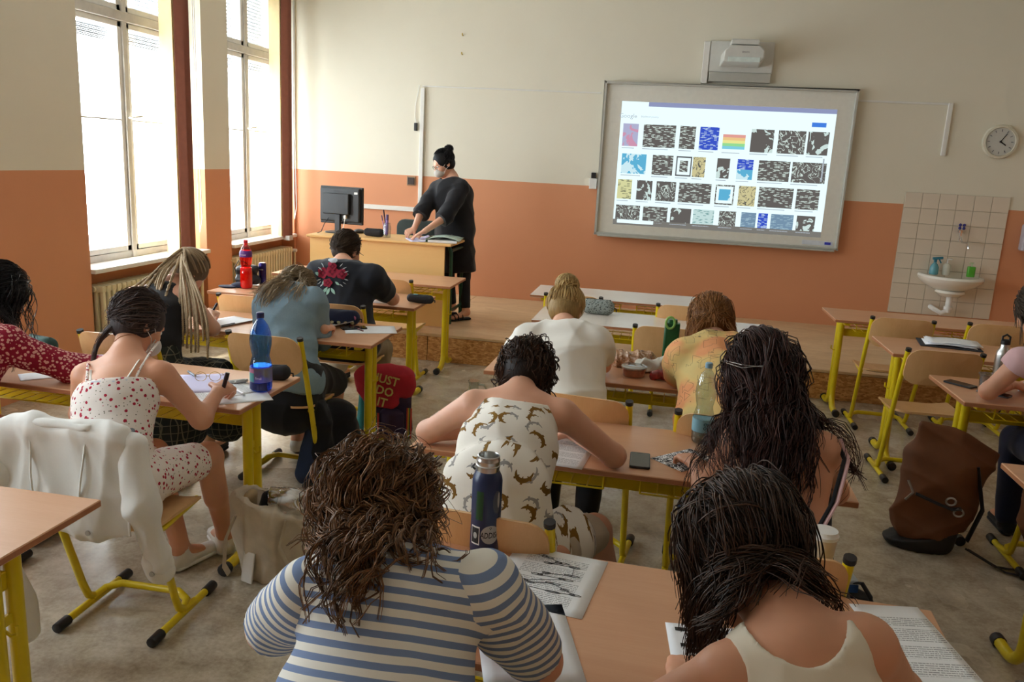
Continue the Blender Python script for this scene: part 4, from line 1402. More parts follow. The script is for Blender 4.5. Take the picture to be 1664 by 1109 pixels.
# ------------------------------------------------------------------ cloth patterns
def axial_attr(t):
    a = t.n('ShaderNodeAttribute'); a.attribute_name = 'axial'
    return a.outputs['Fac']
def stripes_mat(name, c1, c2, pitch, duty=.45):
    t = NT(name)
    v = t.coords()
    f = t.math('ADD', axial_attr(t), t.math('MULTIPLY', t.noise(v, 3, 2), .006))
    f = t.math('FRACT', t.math('DIVIDE', f, pitch))
    m = t.math('LESS_THAN', f, duty)
    t.color(t.mix(m, c1, c2)); t.set(.85, 0, .2)
    t.bump(t.noise(v, 420, 2), .15, .001)
    return t.m
def floral_mat(name, base, c1, c2, scale, size=.25, size2=.0):
    t = NT(name)
    v = t.coords()
    vo = t.n('ShaderNodeTexVoronoi', i_Scale=scale); t.l(v, vo.inputs['Vector'])
    w = t.noise(v, scale * 3, 2, .6)
    d = t.math('ADD', vo.outputs['Distance'], t.math('MULTIPLY', w, .18))
    m = t.math('LESS_THAN', d, size)
    vo2 = t.n('ShaderNodeTexVoronoi', i_Scale=scale * 1.6); t.l(v, vo2.inputs['Vector'])
    m2 = t.math('LESS_THAN', vo2.outputs['Distance'], size2)
    t.color(t.mix(m, t.mix(m2, base, c2), c1)); t.set(.85, 0, .2)
    return t.m
def croc_mat():
    t = NT('crocodile print cotton')
    tc = t.n('ShaderNodeTexCoord')
    sp = t.n('ShaderNodeSeparateXYZ'); t.l(tc.outputs['Object'], sp.inputs[0])
    cb = t.n('ShaderNodeCombineXYZ'); t.l(sp.outputs[0], cb.inputs[0]); t.l(axial_attr(t), cb.inputs[1])
    base = None
    mask_b, mask_g = None, None
    for sc_, offx, R_, W_ in ((12.2, 0.0, .0235, .0075), (11.0, .37, .024, .0050)):
        mp = t.n('ShaderNodeMapping'); mp.inputs['Location'].default_value = (offx, offx * .7, 0); t.l(cb.outputs[0], mp.inputs[0])
        vo = t.n('ShaderNodeTexVoronoi', voronoi_dimensions='2D', i_Scale=sc_, i_Randomness=.55); t.l(mp.outputs[0], vo.inputs['Vector'])
        sub = t.n('ShaderNodeVectorMath', operation='SUBTRACT'); t.l(mp.outputs[0], sub.inputs[0]); t.l(vo.outputs['Position'], sub.inputs[1])
        s2 = t.n('ShaderNodeSeparateXYZ'); t.l(sub.outputs[0], s2.inputs[0])
        r = t.math('SQRT', t.math('ADD', t.math('MULTIPLY', s2.outputs[0], s2.outputs[0]), t.math('MULTIPLY', s2.outputs[1], s2.outputs[1])))
        sc2 = t.n('ShaderNodeSeparateColor'); t.l(vo.outputs['Color'], sc2.inputs[0])
        th = t.math('ADD', t.math('ARCTAN2', s2.outputs[1], s2.outputs[0]), t.math('MULTIPLY', sc2.outputs[0], 6.283))
        th = t.math('SUBTRACT', t.math('FLOORED_MODULO', t.math('ADD', th, 12.566), 6.283), 3.1416)
        ab = t.math('ABSOLUTE', th)
        tp = t.math('SUBTRACT', 1.0, t.math('DIVIDE', ab, 1.7), clamp=True)
        legs = t.math('MULTIPLY', t.math('GREATER_THAN', t.math('COSINE', t.math('MULTIPLY', th, 7.0)), .75), .004)
        w = t.math('ADD', t.math('MULTIPLY', t.math('POWER', tp, .6), W_), t.math('MULTIPLY', legs, t.math('GREATER_THAN', tp, .25)))
        w = t.math('MULTIPLY', w, t.math('GREATER_THAN', tp, .01))
        m = t.math('LESS_THAN', t.math('ABSOLUTE', t.math('SUBTRACT', r, R_)), w)
        if mask_b is None: mask_b = m
        else: mask_g = m
    v = t.coords()
    t.color(t.mix(mask_b, t.mix(t.math('MULTIPLY', mask_g, .9), (236, 230, 220), (142, 138, 136)), t.mix(t.noise(v, 12, 1), (98, 66, 24), (150, 112, 44))))
    t.set(.8, 0, .2)
    return t.m
def shirt_print():
    t = NT('yellow peach printed cotton')
    v = t.coords()
    n = t.noise(v, 6, 2, .5)
    c = t.ramp(n, [(.38, (226, 156, 108)), (.5, (224, 190, 124)), (.62, (214, 190, 128))])
    vo = t.n('ShaderNodeTexVoronoi', distance='CHEBYCHEV', feature='F1', i_Scale=19.0); t.l(v, vo.inputs['Vector'])
    m = t.math('LESS_THAN', t.math('ABSOLUTE', t.math('SUBTRACT', vo.outputs['Distance'], .34)), .011)
    m = t.math('MULTIPLY', m, t.math('GREATER_THAN', t.noise(v, 4, 1), .5))
    t.color(t.mix(t.math('MULTIPLY', m, .8), c, (66, 44, 52))); t.set(.8, 0, .2)
    return t.m
def plaid():
    t = NT('dark plaid cloth')
    v = t.coords()
    sp = t.n('ShaderNodeSeparateXYZ'); t.l(v, sp.inputs[0])
    out = None
    for s_, fq in ((0, 24), (1, 24), (2, 24)):
        f = t.math('FRACT', t.math('MULTIPLY', sp.outputs[s_], fq))
        m = t.math('LESS_THAN', f, .1)
        out = m if out is None else t.math('MAXIMUM', out, m)
    t.color(t.mix(t.math('MULTIPLY', out, .6), (34, 36, 34), (124, 118, 100))); t.set(.9, 0, .2)
    return t.m
def denim(name, c, c2):
    t = NT(name)
    v = t.coords()
    f = t.math('ADD', t.math('MULTIPLY', t.noise(v, 5, 5, .65), .7), t.math('MULTIPLY', t.noise(v, 180, 2), .3))
    t.color(t.mix(f, c, c2)); t.set(.85, 0, .2)
    t.bump(t.noise(v, 300, 2), .2, .001)
    return t.m
C_STRIPE = stripes_mat('blue and cream stripes', (232, 228, 218), (122, 140, 176), .0225, .47)
C_FINE = stripes_mat('fine dark stripes', (206, 200, 196), (60, 56, 60), .009, .5)
C_FLW = floral_mat('white cotton with small red roses', (234, 224, 218), (170, 36, 60), (96, 92, 70), 44, .36, .16)
C_RED = floral_mat('red dress with cream blossoms', (138, 24, 48), (214, 158, 150), (92, 14, 32), 74, .50, .12)
C_CROC = croc_mat()
C_SHIRT = shirt_print()
C_PLAID = plaid()
C_BLACK = cloth('black cotton', (24, 23, 26), (32, 31, 35))
C_BLACKT = cloth('black T-shirt cotton', (30, 32, 40), (38, 40, 48))
C_DENIM = denim('washed light denim', (96, 120, 138), (150, 172, 184))
C_JEAN = denim('blue denim', (38, 50, 74), (56, 70, 98))
C_WHITE = cloth('white cotton', (232, 226, 216), (238, 234, 226))
C_CREAMT = cloth('cream ribbed cotton', (226, 214, 192), (232, 222, 204))
C_BEIGE = cloth('beige cotton', (188, 172, 150), (196, 182, 162))
C_NAVY = cloth('navy cloth', (30, 34, 58))
C_PINK = cloth('pale pink cotton', (216, 176, 178))
C_KHAKI = cloth('khaki cotton', (150, 130, 100))
C_MASK = cloth('grey mask fabric', (198, 194, 190), weave=False)
H_BROWN = hair_mat('curly brown hair', (52, 33, 22), (152, 108, 70))
H_DARK = hair_mat('dark brown hair', (24, 16, 12), (78, 52, 36))
H_LONG = hair_mat('near black brown hair', (20, 12, 11), (70, 38, 30))
H_BLACK = hair_mat('black hair', (12, 11, 13), (34, 30, 34), .3)
H_BLOND = hair_mat('blond hair', (158, 124, 72), (214, 182, 124))
H_AUB = hair_mat('auburn hair', (112, 70, 34), (168, 116, 66))
H_ASH = hair_mat('ash blond hair', (112, 92, 70), (176, 154, 122))
H_BRAID = hair_mat('braided extensions', (112, 90, 68), (176, 152, 120))
H_GREYBR = hair_mat('grey brown hair', (52, 42, 42), (96, 80, 76))
H_SHORT = hair_mat('short brown hair', (44, 34, 26), (80, 62, 46))

def legs(J, dx=.10, kz=.50, fy=.44, az=.10, ay=-.06):
    P = np.array(J['P'], float)
    for q, s in (('L', -1), ('R', 1)):
        J.setdefault('K' + q, P + V(s * dx, fy, kz - P[2]))
        J.setdefault('A' + q, np.array(J['K' + q], float) + V(0, ay, az - J['K' + q][2]))
    return J

def shoes(p, mat, sole=None, label=None, qs='LR'):
    for q in qs:
        A_, T_ = p.J['A' + q], p.g['foot' + q].b
        d = unit((T_ - A_) * V(1, 1, 0))
        heel = A_ * V(1, 1, 0) - d * .03 + V(0, 0, .045); toe = heel + d * .19 - V(0, 0, .008)
        sx = np.cross(d, V(0, 0, 1))
        v, f = sdf_mesh([Seg(heel, toe, .037, .036, .036, .026, sx), Seg(A_ - V(0, 0, .01), heel + d * .03, .040, .042)], .010, .02, cuts=[(heel - V(0, 0, .03), V(0, 0, -1))])
        o = mesh_obj('shoe', v, f, mat, p.root)
        v, f = sdf_mesh([Seg(heel - V(0, 0, .025), toe - V(0, 0, .018), .041, .040, .017, .015, sx)], .009, .01)
        so2 = mesh_obj('sole', v, f, sole or mat, p.root)

def hair_obj(p, mat, S_, r0=.0016, r1=.0006, name='hair', cap=None, sides=3, more=(), under=0, ub=None, us=1.16, wav=0.0, keep=.38):
    def thin(A_, kf):
        rk = np.random.RandomState(1)
        A_ = A_[rk.permutation(len(A_))[:max(1, int(len(A_) * kf))]]
        m_ = A_.shape[1]; m2 = max(4, int(round(m_ * .72)))
        ix = np.linspace(0, m_ - 1, m2); i0 = np.minimum(ix.astype(int), m_ - 2); fr = (ix - i0)[None, :, None]
        return A_[:, i0] * (1 - fr) + A_[:, i0 + 1] * fr
    if len(S_) > 150: S_ = thin(S_, keep); r0 *= 1.22
    more = [((thin(m_[0], keep), m_[1] * 1.2, m_[2]) if len(m_[0]) > 150 else m_) for m_ in more]
    parts = [strand_mesh(S_, r0, r1, sides)] + [strand_mesh(*m) for m in more]
    if cap is not None:
        if mat.name + ' base' not in MATS:
            cr = [n for n in mat.node_tree.nodes if n.type == 'MIX'][0]
            c_ = cr.inputs[6].default_value; c2_ = cr.inputs[7].default_value
            sr = lambda x: 255 * (1.055 * x ** (1 / 2.4) - .055) if x > .0031 else 255 * 12.92 * x
            MATS[mat.name + ' base'] = cap_mat(mat.name + ' base', tuple(.75 * sr(c_[i]) + .25 * sr(c2_[i]) for i in range(3)))
        mesh_obj('scalp_hair', cap[0], cap[1], MATS[mat.name + ' base'], p.root)
    if under:
        parts.append(strand_mesh(gather(p.J['H'], p.R, int(200 * under), ub or V(0, -.80, -.60), sc=p.sc * us, seed=7, vol=.012, kids=4, wob=.005, wav=wav, seg=11), .0021, .0008))
    v, f = join(parts)
    o = mesh_obj(name, v, f, mat, p.root)
    o['kind'] = 'stuff'
    return o
SHIRT = lambda t=.012, sl=.6, low=.35: [('hips', 0, 1, t), ('waist', 0, 1, t), ('chest', 0, 1, t), ('girdle', 0, 1, t), ('trapL', .45, 1, t), ('trapR', .45, 1, t), ('uarmL', 0, sl, t + .006, 1, (0, 1)), ('uarmR', 0, sl, t + .006, 1, (0, 1)), ('pelvis', 0, 1, t)]
TROU = lambda t=.012, l=1.0, m=1.0: [('pelvis', 0, 1, t), ('thighL', 0, l, t), ('thighR', 0, l, t)] + ([('shinL', 0, m, t + .008), ('shinR', 0, m, t + .008)] if l >= 1 else [])

# ================================================================== student in the crocodile dress
J = legs(dict(P=(-.44, 2.28, .55), N=(-.445, 2.67, .985), H=(-.452, 2.83, 1.02), SL=(-.60, 2.64, .945), SR=(-.28, 2.64, .945), Wst=(-.44, 2.36, .72), Ch=(-.44, 2.50, .86),
              EL=(-.785, 2.745, .795), WL=(-.57, 2.86, .785), ER=(-.108, 2.715, .795), WR=(-.27, 2.92, .785), KR=(-.15, 2.64, .54), AR=(-.03, 2.64, .13), KL=(-.52, 2.70, .53)))
p = Person('person in a white crocodile-print dress, head down on the desk', J, frame((0, .52, -.85)))
p.hand('L', (.9, .25, 0), (0, 0, -1), curl=(12, 18, 15)); p.hand('R', (-.75, .6, 0), (0, 0, -1), curl=(12, 18, 15))
p.skin(SKIN)
dress = [('hips', 0, 1, .018), ('waist', 0, 1, .02), ('chest', 0, 1, .014, .97), ('girdle', .18, .82, .008)]
ex = [Seg((-.44, 2.34, .80), (-.44, 2.28, .46), .165, .235, .125, .19, (1, 0, 0)), Seg((-.36, 2.38, .56), (-.24, 2.52, .55), .115, .105), Seg((-.50, 2.38, .55), (-.52, 2.56, .54), .12, .10)]
p.garment('dress', dress, C_CROC, extra=ex, fold=.010, axial=[0, .18, .36, None, -.1, .3, .4], seed=3, cuts=[((0, 2.655, .965), (0, .45, 1.0)), ((0, 2.3, .44), (0, 0, -1))])
p.garment('shorts', [('thighR', .45, .97, .012)], C_BEIGE, fold=.006, label='beige knee-length shorts leg')
cap = cap_mesh(p.J['H'], p.R, 1.0, .012)
S_ = strands(p.J['H'], p.R, 230, .17, lambda u: V(u[0] * .9, -.5 - .3 * u[1], -.5), seed=11, grav=.22, curl=.011, curl_f=75, vol=.018, kids=7, spread=.011, seg=16, colliders=p.colliders(), frizz=.002)
S2 = strands(p.J['H'], p.R, 150, .075, lambda u: V(-u[1] + u[0] * .3, u[0], u[2] * .2), seed=12, grav=.12, curl=.016, curl_f=90, vol=.028, kids=6, spread=.006, seg=16, len_var=.4)
hair_obj(p, H_DARK, S_, cap=cap, under=1, us=1.05, wav=.004, more=[(S2, .0016, .0006)])
shoes(p, C_WHITE)

# ================================================================== student with very long dark hair
J = legs(dict(P=(.42, 2.30, .55), N=(.41, 2.60, 1.02), H=(.355, 2.78, 1.115), SL=(.275, 2.55, .945), SR=(.535, 2.51, .965), EL=(.20, 2.58, .745), WL=(.17, 2.75, .785), ER=(.62, 2.68, .77), WR=(.44, 2.84, .785)))
p = Person('person with very long dark wavy hair, a bare back and a black halter top', J, frame((-.15, .62, -.75)))
p.hand('L', (-.35, .9, 0), (0, 0, -1), curl=(25, 35, 25)); p.hand('R', (-.6, .7, 0), (0, 0, -1), curl=(20, 28, 20))
p.skin(SKIN2)
p.garment('halter_top', [('hips', 0, 1, .012), ('waist', 0, 1, .012), ('chest', 0, .3, .012)], C_BLACK, cuts=[((.5, 2.38, .79), (0, -.55, 1))], fold=.006, seed=5)
p.garment('trousers', TROU(.014), C_BLACK, vox=.013, fold=.008, seed=6)
st_ = MB()
pt = [at(1322, 868, y=2.26), at(1352, 815, y=2.33), at(1366, 765, y=2.40), at(1371, 745, y=2.47), at(1358, 712, y=2.52)]
for a in range(2):
    MB(Matrix.Translation(-p.root.location)).tube([tuple(q + V(.012 * a, -.008, 0)) for q in pt], .006, 6, flat=.6).build('strap', [C_BLACK, C_PINK][a], p.root, smooth=True)
cap = cap_mesh(p.J['H'], p.R, 1.02, .018)
cl = p.colliders()
def comb_long(u): return V(u[0] * .9 + (.2 if u[0] > 0 else -.2), -.75, -.5)
S_ = strands(p.J['H'], p.R, 430, .64, comb_long, seed=21, grav=.10, curl=.010, curl_f=38, vol=.06, kids=6, spread=.020, seg=24, colliders=cl, frizz=.0022, wave=.008, wave_f=26, tip=.9, len_var=.25, pull=at(1255, 850, y=2.34), pw=.30)
S3 = strands(p.J['H'], p.R, 60, .50, lambda u: V(1, -.3, -.5), seed=22, grav=.12, curl=.010, curl_f=38, vol=.05, kids=6, spread=.018, seg=22, colliders=cl, frizz=.002, wave=.008, wave_f=26, scalp=lambda v: v[0] > .4 and v[1] < .3 and v[2] > -.4, pull=at(1385, 750, y=2.60), pw=.30)
S4 = strands(p.J['H'], p.R, 40, .34, lambda u: V(-1, -.1, -.5), seed=23, grav=.14, curl=.010, curl_f=38, vol=.05, kids=6, spread=.016, seg=18, colliders=cl, frizz=.002, wave=.008, wave_f=26, scalp=lambda v: v[0] < -.4 and v[1] < .5 and v[2] > -.4, pull=at(1150, 745, y=2.62), pw=.15)
S_ = np.concatenate([S_], 0)
TR = tress(p, [p.body], (0, -.09, -.03), [(1262, 690, 30), (1262, 760, 32), (1258, 830, 30), (1262, 860, 28)], n=110, curl=.010, curl_f=40, seed=37, lift=.03, kids=6, spread=.012, w0=.045, m=30, len_var=.3)
hair_obj(p, H_LONG, S_, cap=cap, under=1.2, us=1.24, r0=.0018, more=[(S3, .0018, .0006), (S4, .0018, .0006), (TR, .0018, .0007)], keep=.6)
for a in range(2):
    MB(Matrix.Translation(-p.root.location)).tube([tuple(at(*q, y=yy)) for q, yy in (((1180, 587 + 3 * a), 2.66), ((1205, 593 + 5 * a), 2.60), ((1240, 597 - 2 * a), 2.60))], .0012, 5).build('hair_clip', M_METAL, p.root, smooth=True)
shoes(p, C_BLACK)

# ================================================================== student in the striped T-shirt
J = legs(dict(P=(-.40, .98, .55), N=at(632, 950, y=1.24), H=at(612, 852, y=1.41), SL=at(505, 968, y=1.19), SR=at(785, 962, y=1.22), Wst=(-.39, 1.02, .74), Ch=(-.39, 1.10, .90),
              EL=at(437, 1022, y=1.30), WL=(-.56, 1.50, .79), ER=at(878, 1075, y=1.38), WR=(-.30, 1.56, .79)))
p = Person('person with curly brown hair in a blue and cream striped T-shirt at the nearest desk', J, frame((-.15, .78, -.55)), scale=.98, gut=.98)
p.hand('L', (.5, .85, 0), (0, 0, -1)); p.hand('R', (-.7, .7, 0), (0, 0, -1))
p.skin(SKIN, .010)
spec = [('hips', 0, 1, .016), ('waist', 0, 1, .018), ('chest', 0, 1, .020), ('girdle', 0, 1, .012), ('trapL', .3, 1, .010), ('trapR', .3, 1, .010), ('pelvis', 0, 1, .014), ('uarmL', 0, .88, .020, 1, (0, 1)), ('uarmR', 0, .90, .020, 1, (0, 1))]
tor = [q for q in spec if not q[0].startswith('uarm')]
shirt = p.garment('striped_tshirt', tor, C_STRIPE, vox=.0065, fold=.006, axial=[0, .203, .355, None, None, None, None, None, None], seed=8, k=.03, extra=[p.g['uarm' + q].part(0, .25, .004) for q in 'LR'])
for q in 'LR':
    sp_ = unit(p.J['N'] - p.J['P']); p.g['uarm' + q].sax = unit(p.g['uarm' + q].ax - sp_ * .8)
    p.garment('sleeve', [('uarm' + q, -.10 if False else 0, .88, .020, 1, (0, 1))], C_STRIPE, vox=.0065, fold=.005, axial=[.01], seed=9)
p.garment('trousers', TROU(.014), C_BLACK, vox=.013, fold=.008, seed=6)
cap = cap_mesh(p.J['H'], p.R, 1.03, .022)
S_ = strands(p.J['H'], p.R, 420, .33, lambda u: V(u[0] * .55 - .05, -.85, -.25), seed=31, grav=.11, curl=.014, curl_f=60, vol=.050, kids=8, spread=.012, seg=28, colliders=p.colliders(.026), frizz=.0022, tip=.8, len_var=.5, pull=at(575, 1015, y=1.07), pw=.22)
S2 = strands(p.J['H'], p.R, 160, .09, lambda u: V(u[0], -u[1], u[2] + .4), seed=32, grav=.1, curl=.01, curl_f=70, vol=.05, kids=3, spread=.03, seg=12, frizz=.006, len_var=.5, tip=1.5)
TR = tress(p, [shirt, p.body], (-.02, -.085, -.02), [(588, 905, 26), (575, 950, 26), (565, 1000, 24), (560, 1030, 20)], n=70, curl=.013, curl_f=62, seed=33, lift=.022, kids=7, spread=.009, w0=.035)
TR2 = tress(p, [shirt, p.body], (.04, -.08, .0), [(660, 895, 24), (690, 915, 22), (700, 935, 20)], n=30, curl=.012, curl_f=62, seed=34, lift=.018, kids=7, spread=.009, w0=.03)
hair_obj(p, H_BROWN, S_, cap=cap, under=1, us=1.16, wav=.005, keep=.6, r0=.0013, more=[(S2, .0006, .0003), (TR, .0013, .0006), (TR2, .0013, .0006)])
shoes(p, C_WHITE)

# ================================================================== student in the white top
J = legs(dict(P=(.34, .93, .55), N=at(1290, 1020, y=1.28), H=at(1205, 905, y=1.47), SL=at(1175, 1105, y=1.20), SR=at(1408, 1052, y=1.27), EL=(.02, 1.33, .80), WL=at(1105, 1112, z=.785), ER=at(1462, 1125, y=1.45), WR=(.36, 1.62, .79)))
p = Person('person with dark shoulder-length hair in a cream sleeveless top at the nearest desk', J, frame((-.1, .62, -.75)), scale=.98)
p.hand('L', (.15, .95, .05), (.1, 0, -1), curl=(35, 30, 20), thumb=(25, 20, 10)); p.hand('R', (-.75, .6, 0), (0, 0, -1))
p.skin(SKIN2, .009)
p.garment('sleeveless_top', [('hips', 0, 1, .012), ('waist', 0, 1, .012), ('chest', 0, 1, .010, 1.14), ('girdle', .04, .98, .008), ('trapL', .70, 1, .006), ('trapR', .5, 1, .006), ('pelvis', 0, 1, .01)], C_CREAMT, vox=.007, k=.015, fold=.004,
          extra=[Ell(at(1288, 995, y=1.27), (.080, .12, .062), op=-1, k=.006)], seed=9)
p.garment('trousers', TROU(.014), C_NAVY, vox=.013, fold=.008, seed=6)
cap = cap_mesh(p.J['H'], p.R, 1.05, .024)
cl = p.colliders()
S_ = strands(p.J['H'], p.R, 460, lambda u: .30, lambda u: V(u[0] * 1.1, -.9, -.35), seed=41, grav=.17, curl=.006, curl_f=26, vol=.045, kids=7, spread=.014, seg=22, colliders=p.colliders(.02), frizz=.0012, wave=.006, wave_f=22, tip=.9, len_var=.22, floor=.80)
hair_obj(p, H_DARK, S_, cap=cap, r0=.0014, under=2.2, us=1.24, wav=.003, keep=.66)
shoes(p, C_WHITE)

# ================================================================== blond student with a bun
J = legs(dict(P=(-.36, 3.46, .55), N=(-.435, 3.87, .995), H=(-.462, 4.03, 1.045), SL=(-.595, 3.77, .935), SR=(-.275, 3.79, .955), EL=(-.715, 3.90, .80), WL=(-.56, 4.10, .785), ER=(-.25, 3.99, .80), WR=(-.38, 4.15, .785)))
p = Person('person with a blond bun in a white T-shirt writing at the desk', J, frame((0, .62, -.78)))
p.hand('L', (.5, .8, 0), (0, 0, -1)); p.hand('R', (-.5, .8, 0), (0, 0, -1), curl=(40, 45, 30))
p.skin(SKIN, .013)
p.garment('tshirt', SHIRT(.026, .62), C_WHITE, fold=.011, seed=12, k=.035, extra=[Seg((-.41, 3.70, .86), (-.37, 3.46, .60), .185, .215, .14, .15, (1, 0, 0))])
p.garment('trousers', TROU(.014), C_BLACK, vox=.013, fold=.008, seed=6)
C_ = p.J['H']; R_ = p.R
bunc = C_ + R_ @ V(0, -.085, .105)
cap = cap_mesh(C_, R_, 1.0, .010, extra=[Ell(bunc, (.062, .062, .05), R_, k=.012)])
S_ = gather(C_, R_, 340, V(0, -.66, .75), seed=51, kids=4, vol=.012, sc=1.10)
rs = np.random.RandomState(3)
loops = []
for i in range(160):
    a0 = rs.rand() * 6.28; n1_ = unit(rs.normal(size=3)); u1 = unit(np.cross(n1_, V(.3, .5, .8))); u2 = np.cross(n1_, u1)
    off = n1_ * rs.normal() * .022; rr = math.sqrt(max(.0004, .060 ** 2 - off @ off)) + rs.rand() * .004
    tt = a0 + np.linspace(0, 4.2, 19)
    loops.append(bunc + off + np.outer(np.cos(tt), u1) * rr + np.outer(np.sin(tt), u2) * rr * .9)
hair_obj(p, H_BLOND, S_, cap=cap, more=[(np.array(loops), .0022, .001)])
shoes(p, C_WHITE)

# ================================================================== student in the yellow patterned shirt
J = legs(dict(P=(.34, 3.40, .55), N=(.285, 3.84, .985), H=(.25, 4.02, 1.055), SL=(.13, 3.74, .93), SR=(.44, 3.75, .945), EL=(.12, 3.93, .80), WL=(.16, 4.10, .785), ER=(.54, 3.92, .80), WR=(.40, 4.07, .785)))
p = Person('person with an auburn bob in a yellow and peach patterned shirt', J, frame((-.05, .68, -.72)))
p.hand('L', (.3, .9, 0), (0, 0, -1)); p.hand('R', (-.5, .8, 0), (0, 0, -1))
p.skin(SKIN, .013)
p.garment('patterned_shirt', SHIRT(.028, .9), C_SHIRT, vox=.011, fold=.012, seed=14, k=.035, extra=[Seg((.30, 3.66, .86), (.33, 3.42, .58), .19, .225, .14, .15, (1, 0, 0)), Seg(p.J['N'] + V(-.05, .0, .01), p.J['N'] + V(.05, 0, .01), .06, None, .055)])
p.garment('trousers', TROU(.014), C_JEAN, vox=.013, fold=.008, seed=6)
cap = cap_mesh(p.J['H'], p.R, 1.04, .020)
S_ = strands(p.J['H'], p.R, 330, .19, lambda u: V(u[0] * 1.3 + .1, -.35, -.6), seed=61, grav=.16, curl=.004, curl_f=30, vol=.030, kids=6, spread=.012, seg=14, colliders=p.colliders(.035), frizz=.001, tip=.8, len_var=.15)
hair_obj(p, H_AUB, S_, cap=cap, under=1.3, us=1.13, wav=.002)
shoes(p, C_BLACK)

# ================================================================== student in the white floral playsuit
J = legs(dict(P=(-1.90, 2.50, .55), N=(-2.01, 2.76, .955), H=(-2.055, 2.915, 1.045), SL=(-2.145, 2.70, .875), SR=(-1.835, 2.73, .905), EL=(-2.24, 2.78, .69), WL=(-2.02, 2.96, .785), ER=(-1.70, 2.765, .735), WR=(-1.715, 2.915, .80),
              KR=(-1.77, 2.92, .515), AR=(-1.80, 3.08, .11), KL=(-2.02, 2.92, .50), AL=(-1.90, 2.90, .11), TR=(-1.90, 3.18, .04), TL=(-1.86, 3.02, .04)))
J['Wst'] = V(-1.92, 2.53, .70); J['Ch'] = V(-1.96, 2.62, .82)
p = Person('person in a strappy white top with small red roses, writing with a marker', J, frame((.35, .72, -.6), roll=.15))
p.hand('R', (.05, .95, .1), (-.5, 0, -1), curl=(45, 45, 25), thumb=(30, 25, 15)); p.hand('L', (.9, .4, 0), (0, 0, -1))
p.skin(SKIN2, .009)
p.garment('rose_top', [('hips', 0, 1, .009), ('waist', 0, 1, .009), ('chest', 0, .9, .008), ('pelvis', 0, 1, .012), ('thighL', 0, .82, .014), ('thighR', 0, .82, .014)], C_FLW, vox=.008, fold=.004, cuts=[(at(185, 612, y=2.55), (-.20, .35, .90))], seed=15)
Dn = lambda q: tuple(q)
M0 = Matrix.Translation(-p.root.location)
bvh_v = None
def on_body(p, pts, lift=.004):
    """project points given on sight lines onto the figure's own surface"""
    me = p.body.data
    o = p.body
    T = BVHTree.FromPolygons([v.co.copy() for v in me.vertices], [tuple(f.vertices) for f in me.polygons])
    out = []
    for px, py in pts:
        d = FW + (px - 832) / F_PX * RT - (py - 554.5) / F_PX * UP
        h, n, i, ds = T.ray_cast(Vector(CAM) - p.root.location, Vector(unit(d)))
        if h is not None: out.append(tuple(h + n * lift))
    return out
for (pts, m_, nm) in (([(160, 566), (153, 585), (149, 603), (148, 620)], C_WHITE, 'strap'), ([(152, 570), (144, 592), (142, 622)], C_FLW, 'strap'),
                 ([(252, 552), (240, 567), (225, 588), (207, 615)], C_WHITE, 'strap'), ([(256, 555), (240, 580), (228, 600), (217, 622)], C_FLW, 'strap')):
    q = on_body(p, pts)
    if len(q) > 1: MB().tube(q, .005, 6, flat=.5).build(nm, m_, p.root, smooth=True)
q = on_body(p, [(150, 622), (165, 621), (185, 621), (205, 619), (222, 618)], .003)
if len(q) > 2: MB().tube(q, .008, 6, flat=.5).build('bra_band', cloth('pale blue band', (206, 210, 224)), p.root, smooth=True)
q = on_body(p, [(186, 556), (196, 548), (208, 545), (222, 545)], .002)
if len(q) > 2: MB().tube(q, .0014, 5).build('necklace', simple('rose gold', (190, 120, 90), .3, 1.0), p.root, smooth=True)
cap = cap_mesh(p.J['H'], p.R, 1.0, .009)
S_ = gather(p.J['H'], p.R, 330, V(-.15, -.85, -.50), seed=71, kids=4, vol=.018, wob=.007, sc=1.10)
bC = p.J['H'] + p.R @ V(-.02, -.085, -.05)
tail = []
rs = np.random.RandomState(5)
for i in range(90):
    o1, o2 = rs.normal(size=3) * .007, rs.normal(size=3) * .005
    A_, B_ = bC + o1, bC + V(-.055, -.06, -.16) + o2
    mid = (A_ + B_) / 2 + V(-.03, -.02, .02)
    tt = np.linspace(0, 1, 12)[:, None]
    tail.append((1 - tt) ** 2 * A_ + 2 * tt * (1 - tt) * mid + tt ** 2 * B_)
S2 = strands(p.J['H'], p.R, 150, .07, lambda u: V(u[0] * .4, -u[1] * .5 - .4, -.3), seed=72, grav=.06, curl=.006, curl_f=60, vol=.024, kids=4, spread=.012, seg=10, frizz=.003, len_var=.5, tip=1.4)
hair_obj(p, H_GREYBR, S_, cap=cap, more=[(np.array(tail), .0012, .0006), (S2, .0012, .0005)])
def mask_on(p, mat, big=1.0):
    C_, R_, s_ = p.J['H'], p.R, p.sc
    T = lambda *q: C_ + R_ @ (V(*q) * s_)
    hd = head_prims(C_, R_, s_)
    v, f = sdf_mesh([Ell(T(0, .066, -.052), V(.056, .062, .048) * s_, R_)], .005, .01, cuts=[(T(0, .035, 0), R_ @ V(0, -1, 0))])
    mesh_obj('face_mask', v, f, mat, p.root)
    for q in (-1, 1):
        for dz in (.022, -.03):
            MB(Matrix.Translation(-p.root.location)).tube([tuple(T(q * .052, .06, -.045 + dz)), tuple(T(q * .072, .03, -.02 + dz * .7)), tuple(T(q * .083, -.012, dz * .8))], .0016, 5).build('ear_loop', M_WHITE, p.root, smooth=True)
mask_on(p, C_MASK)
shoes(p, simple('white leather', (226, 222, 214), .45), M_WHITE)

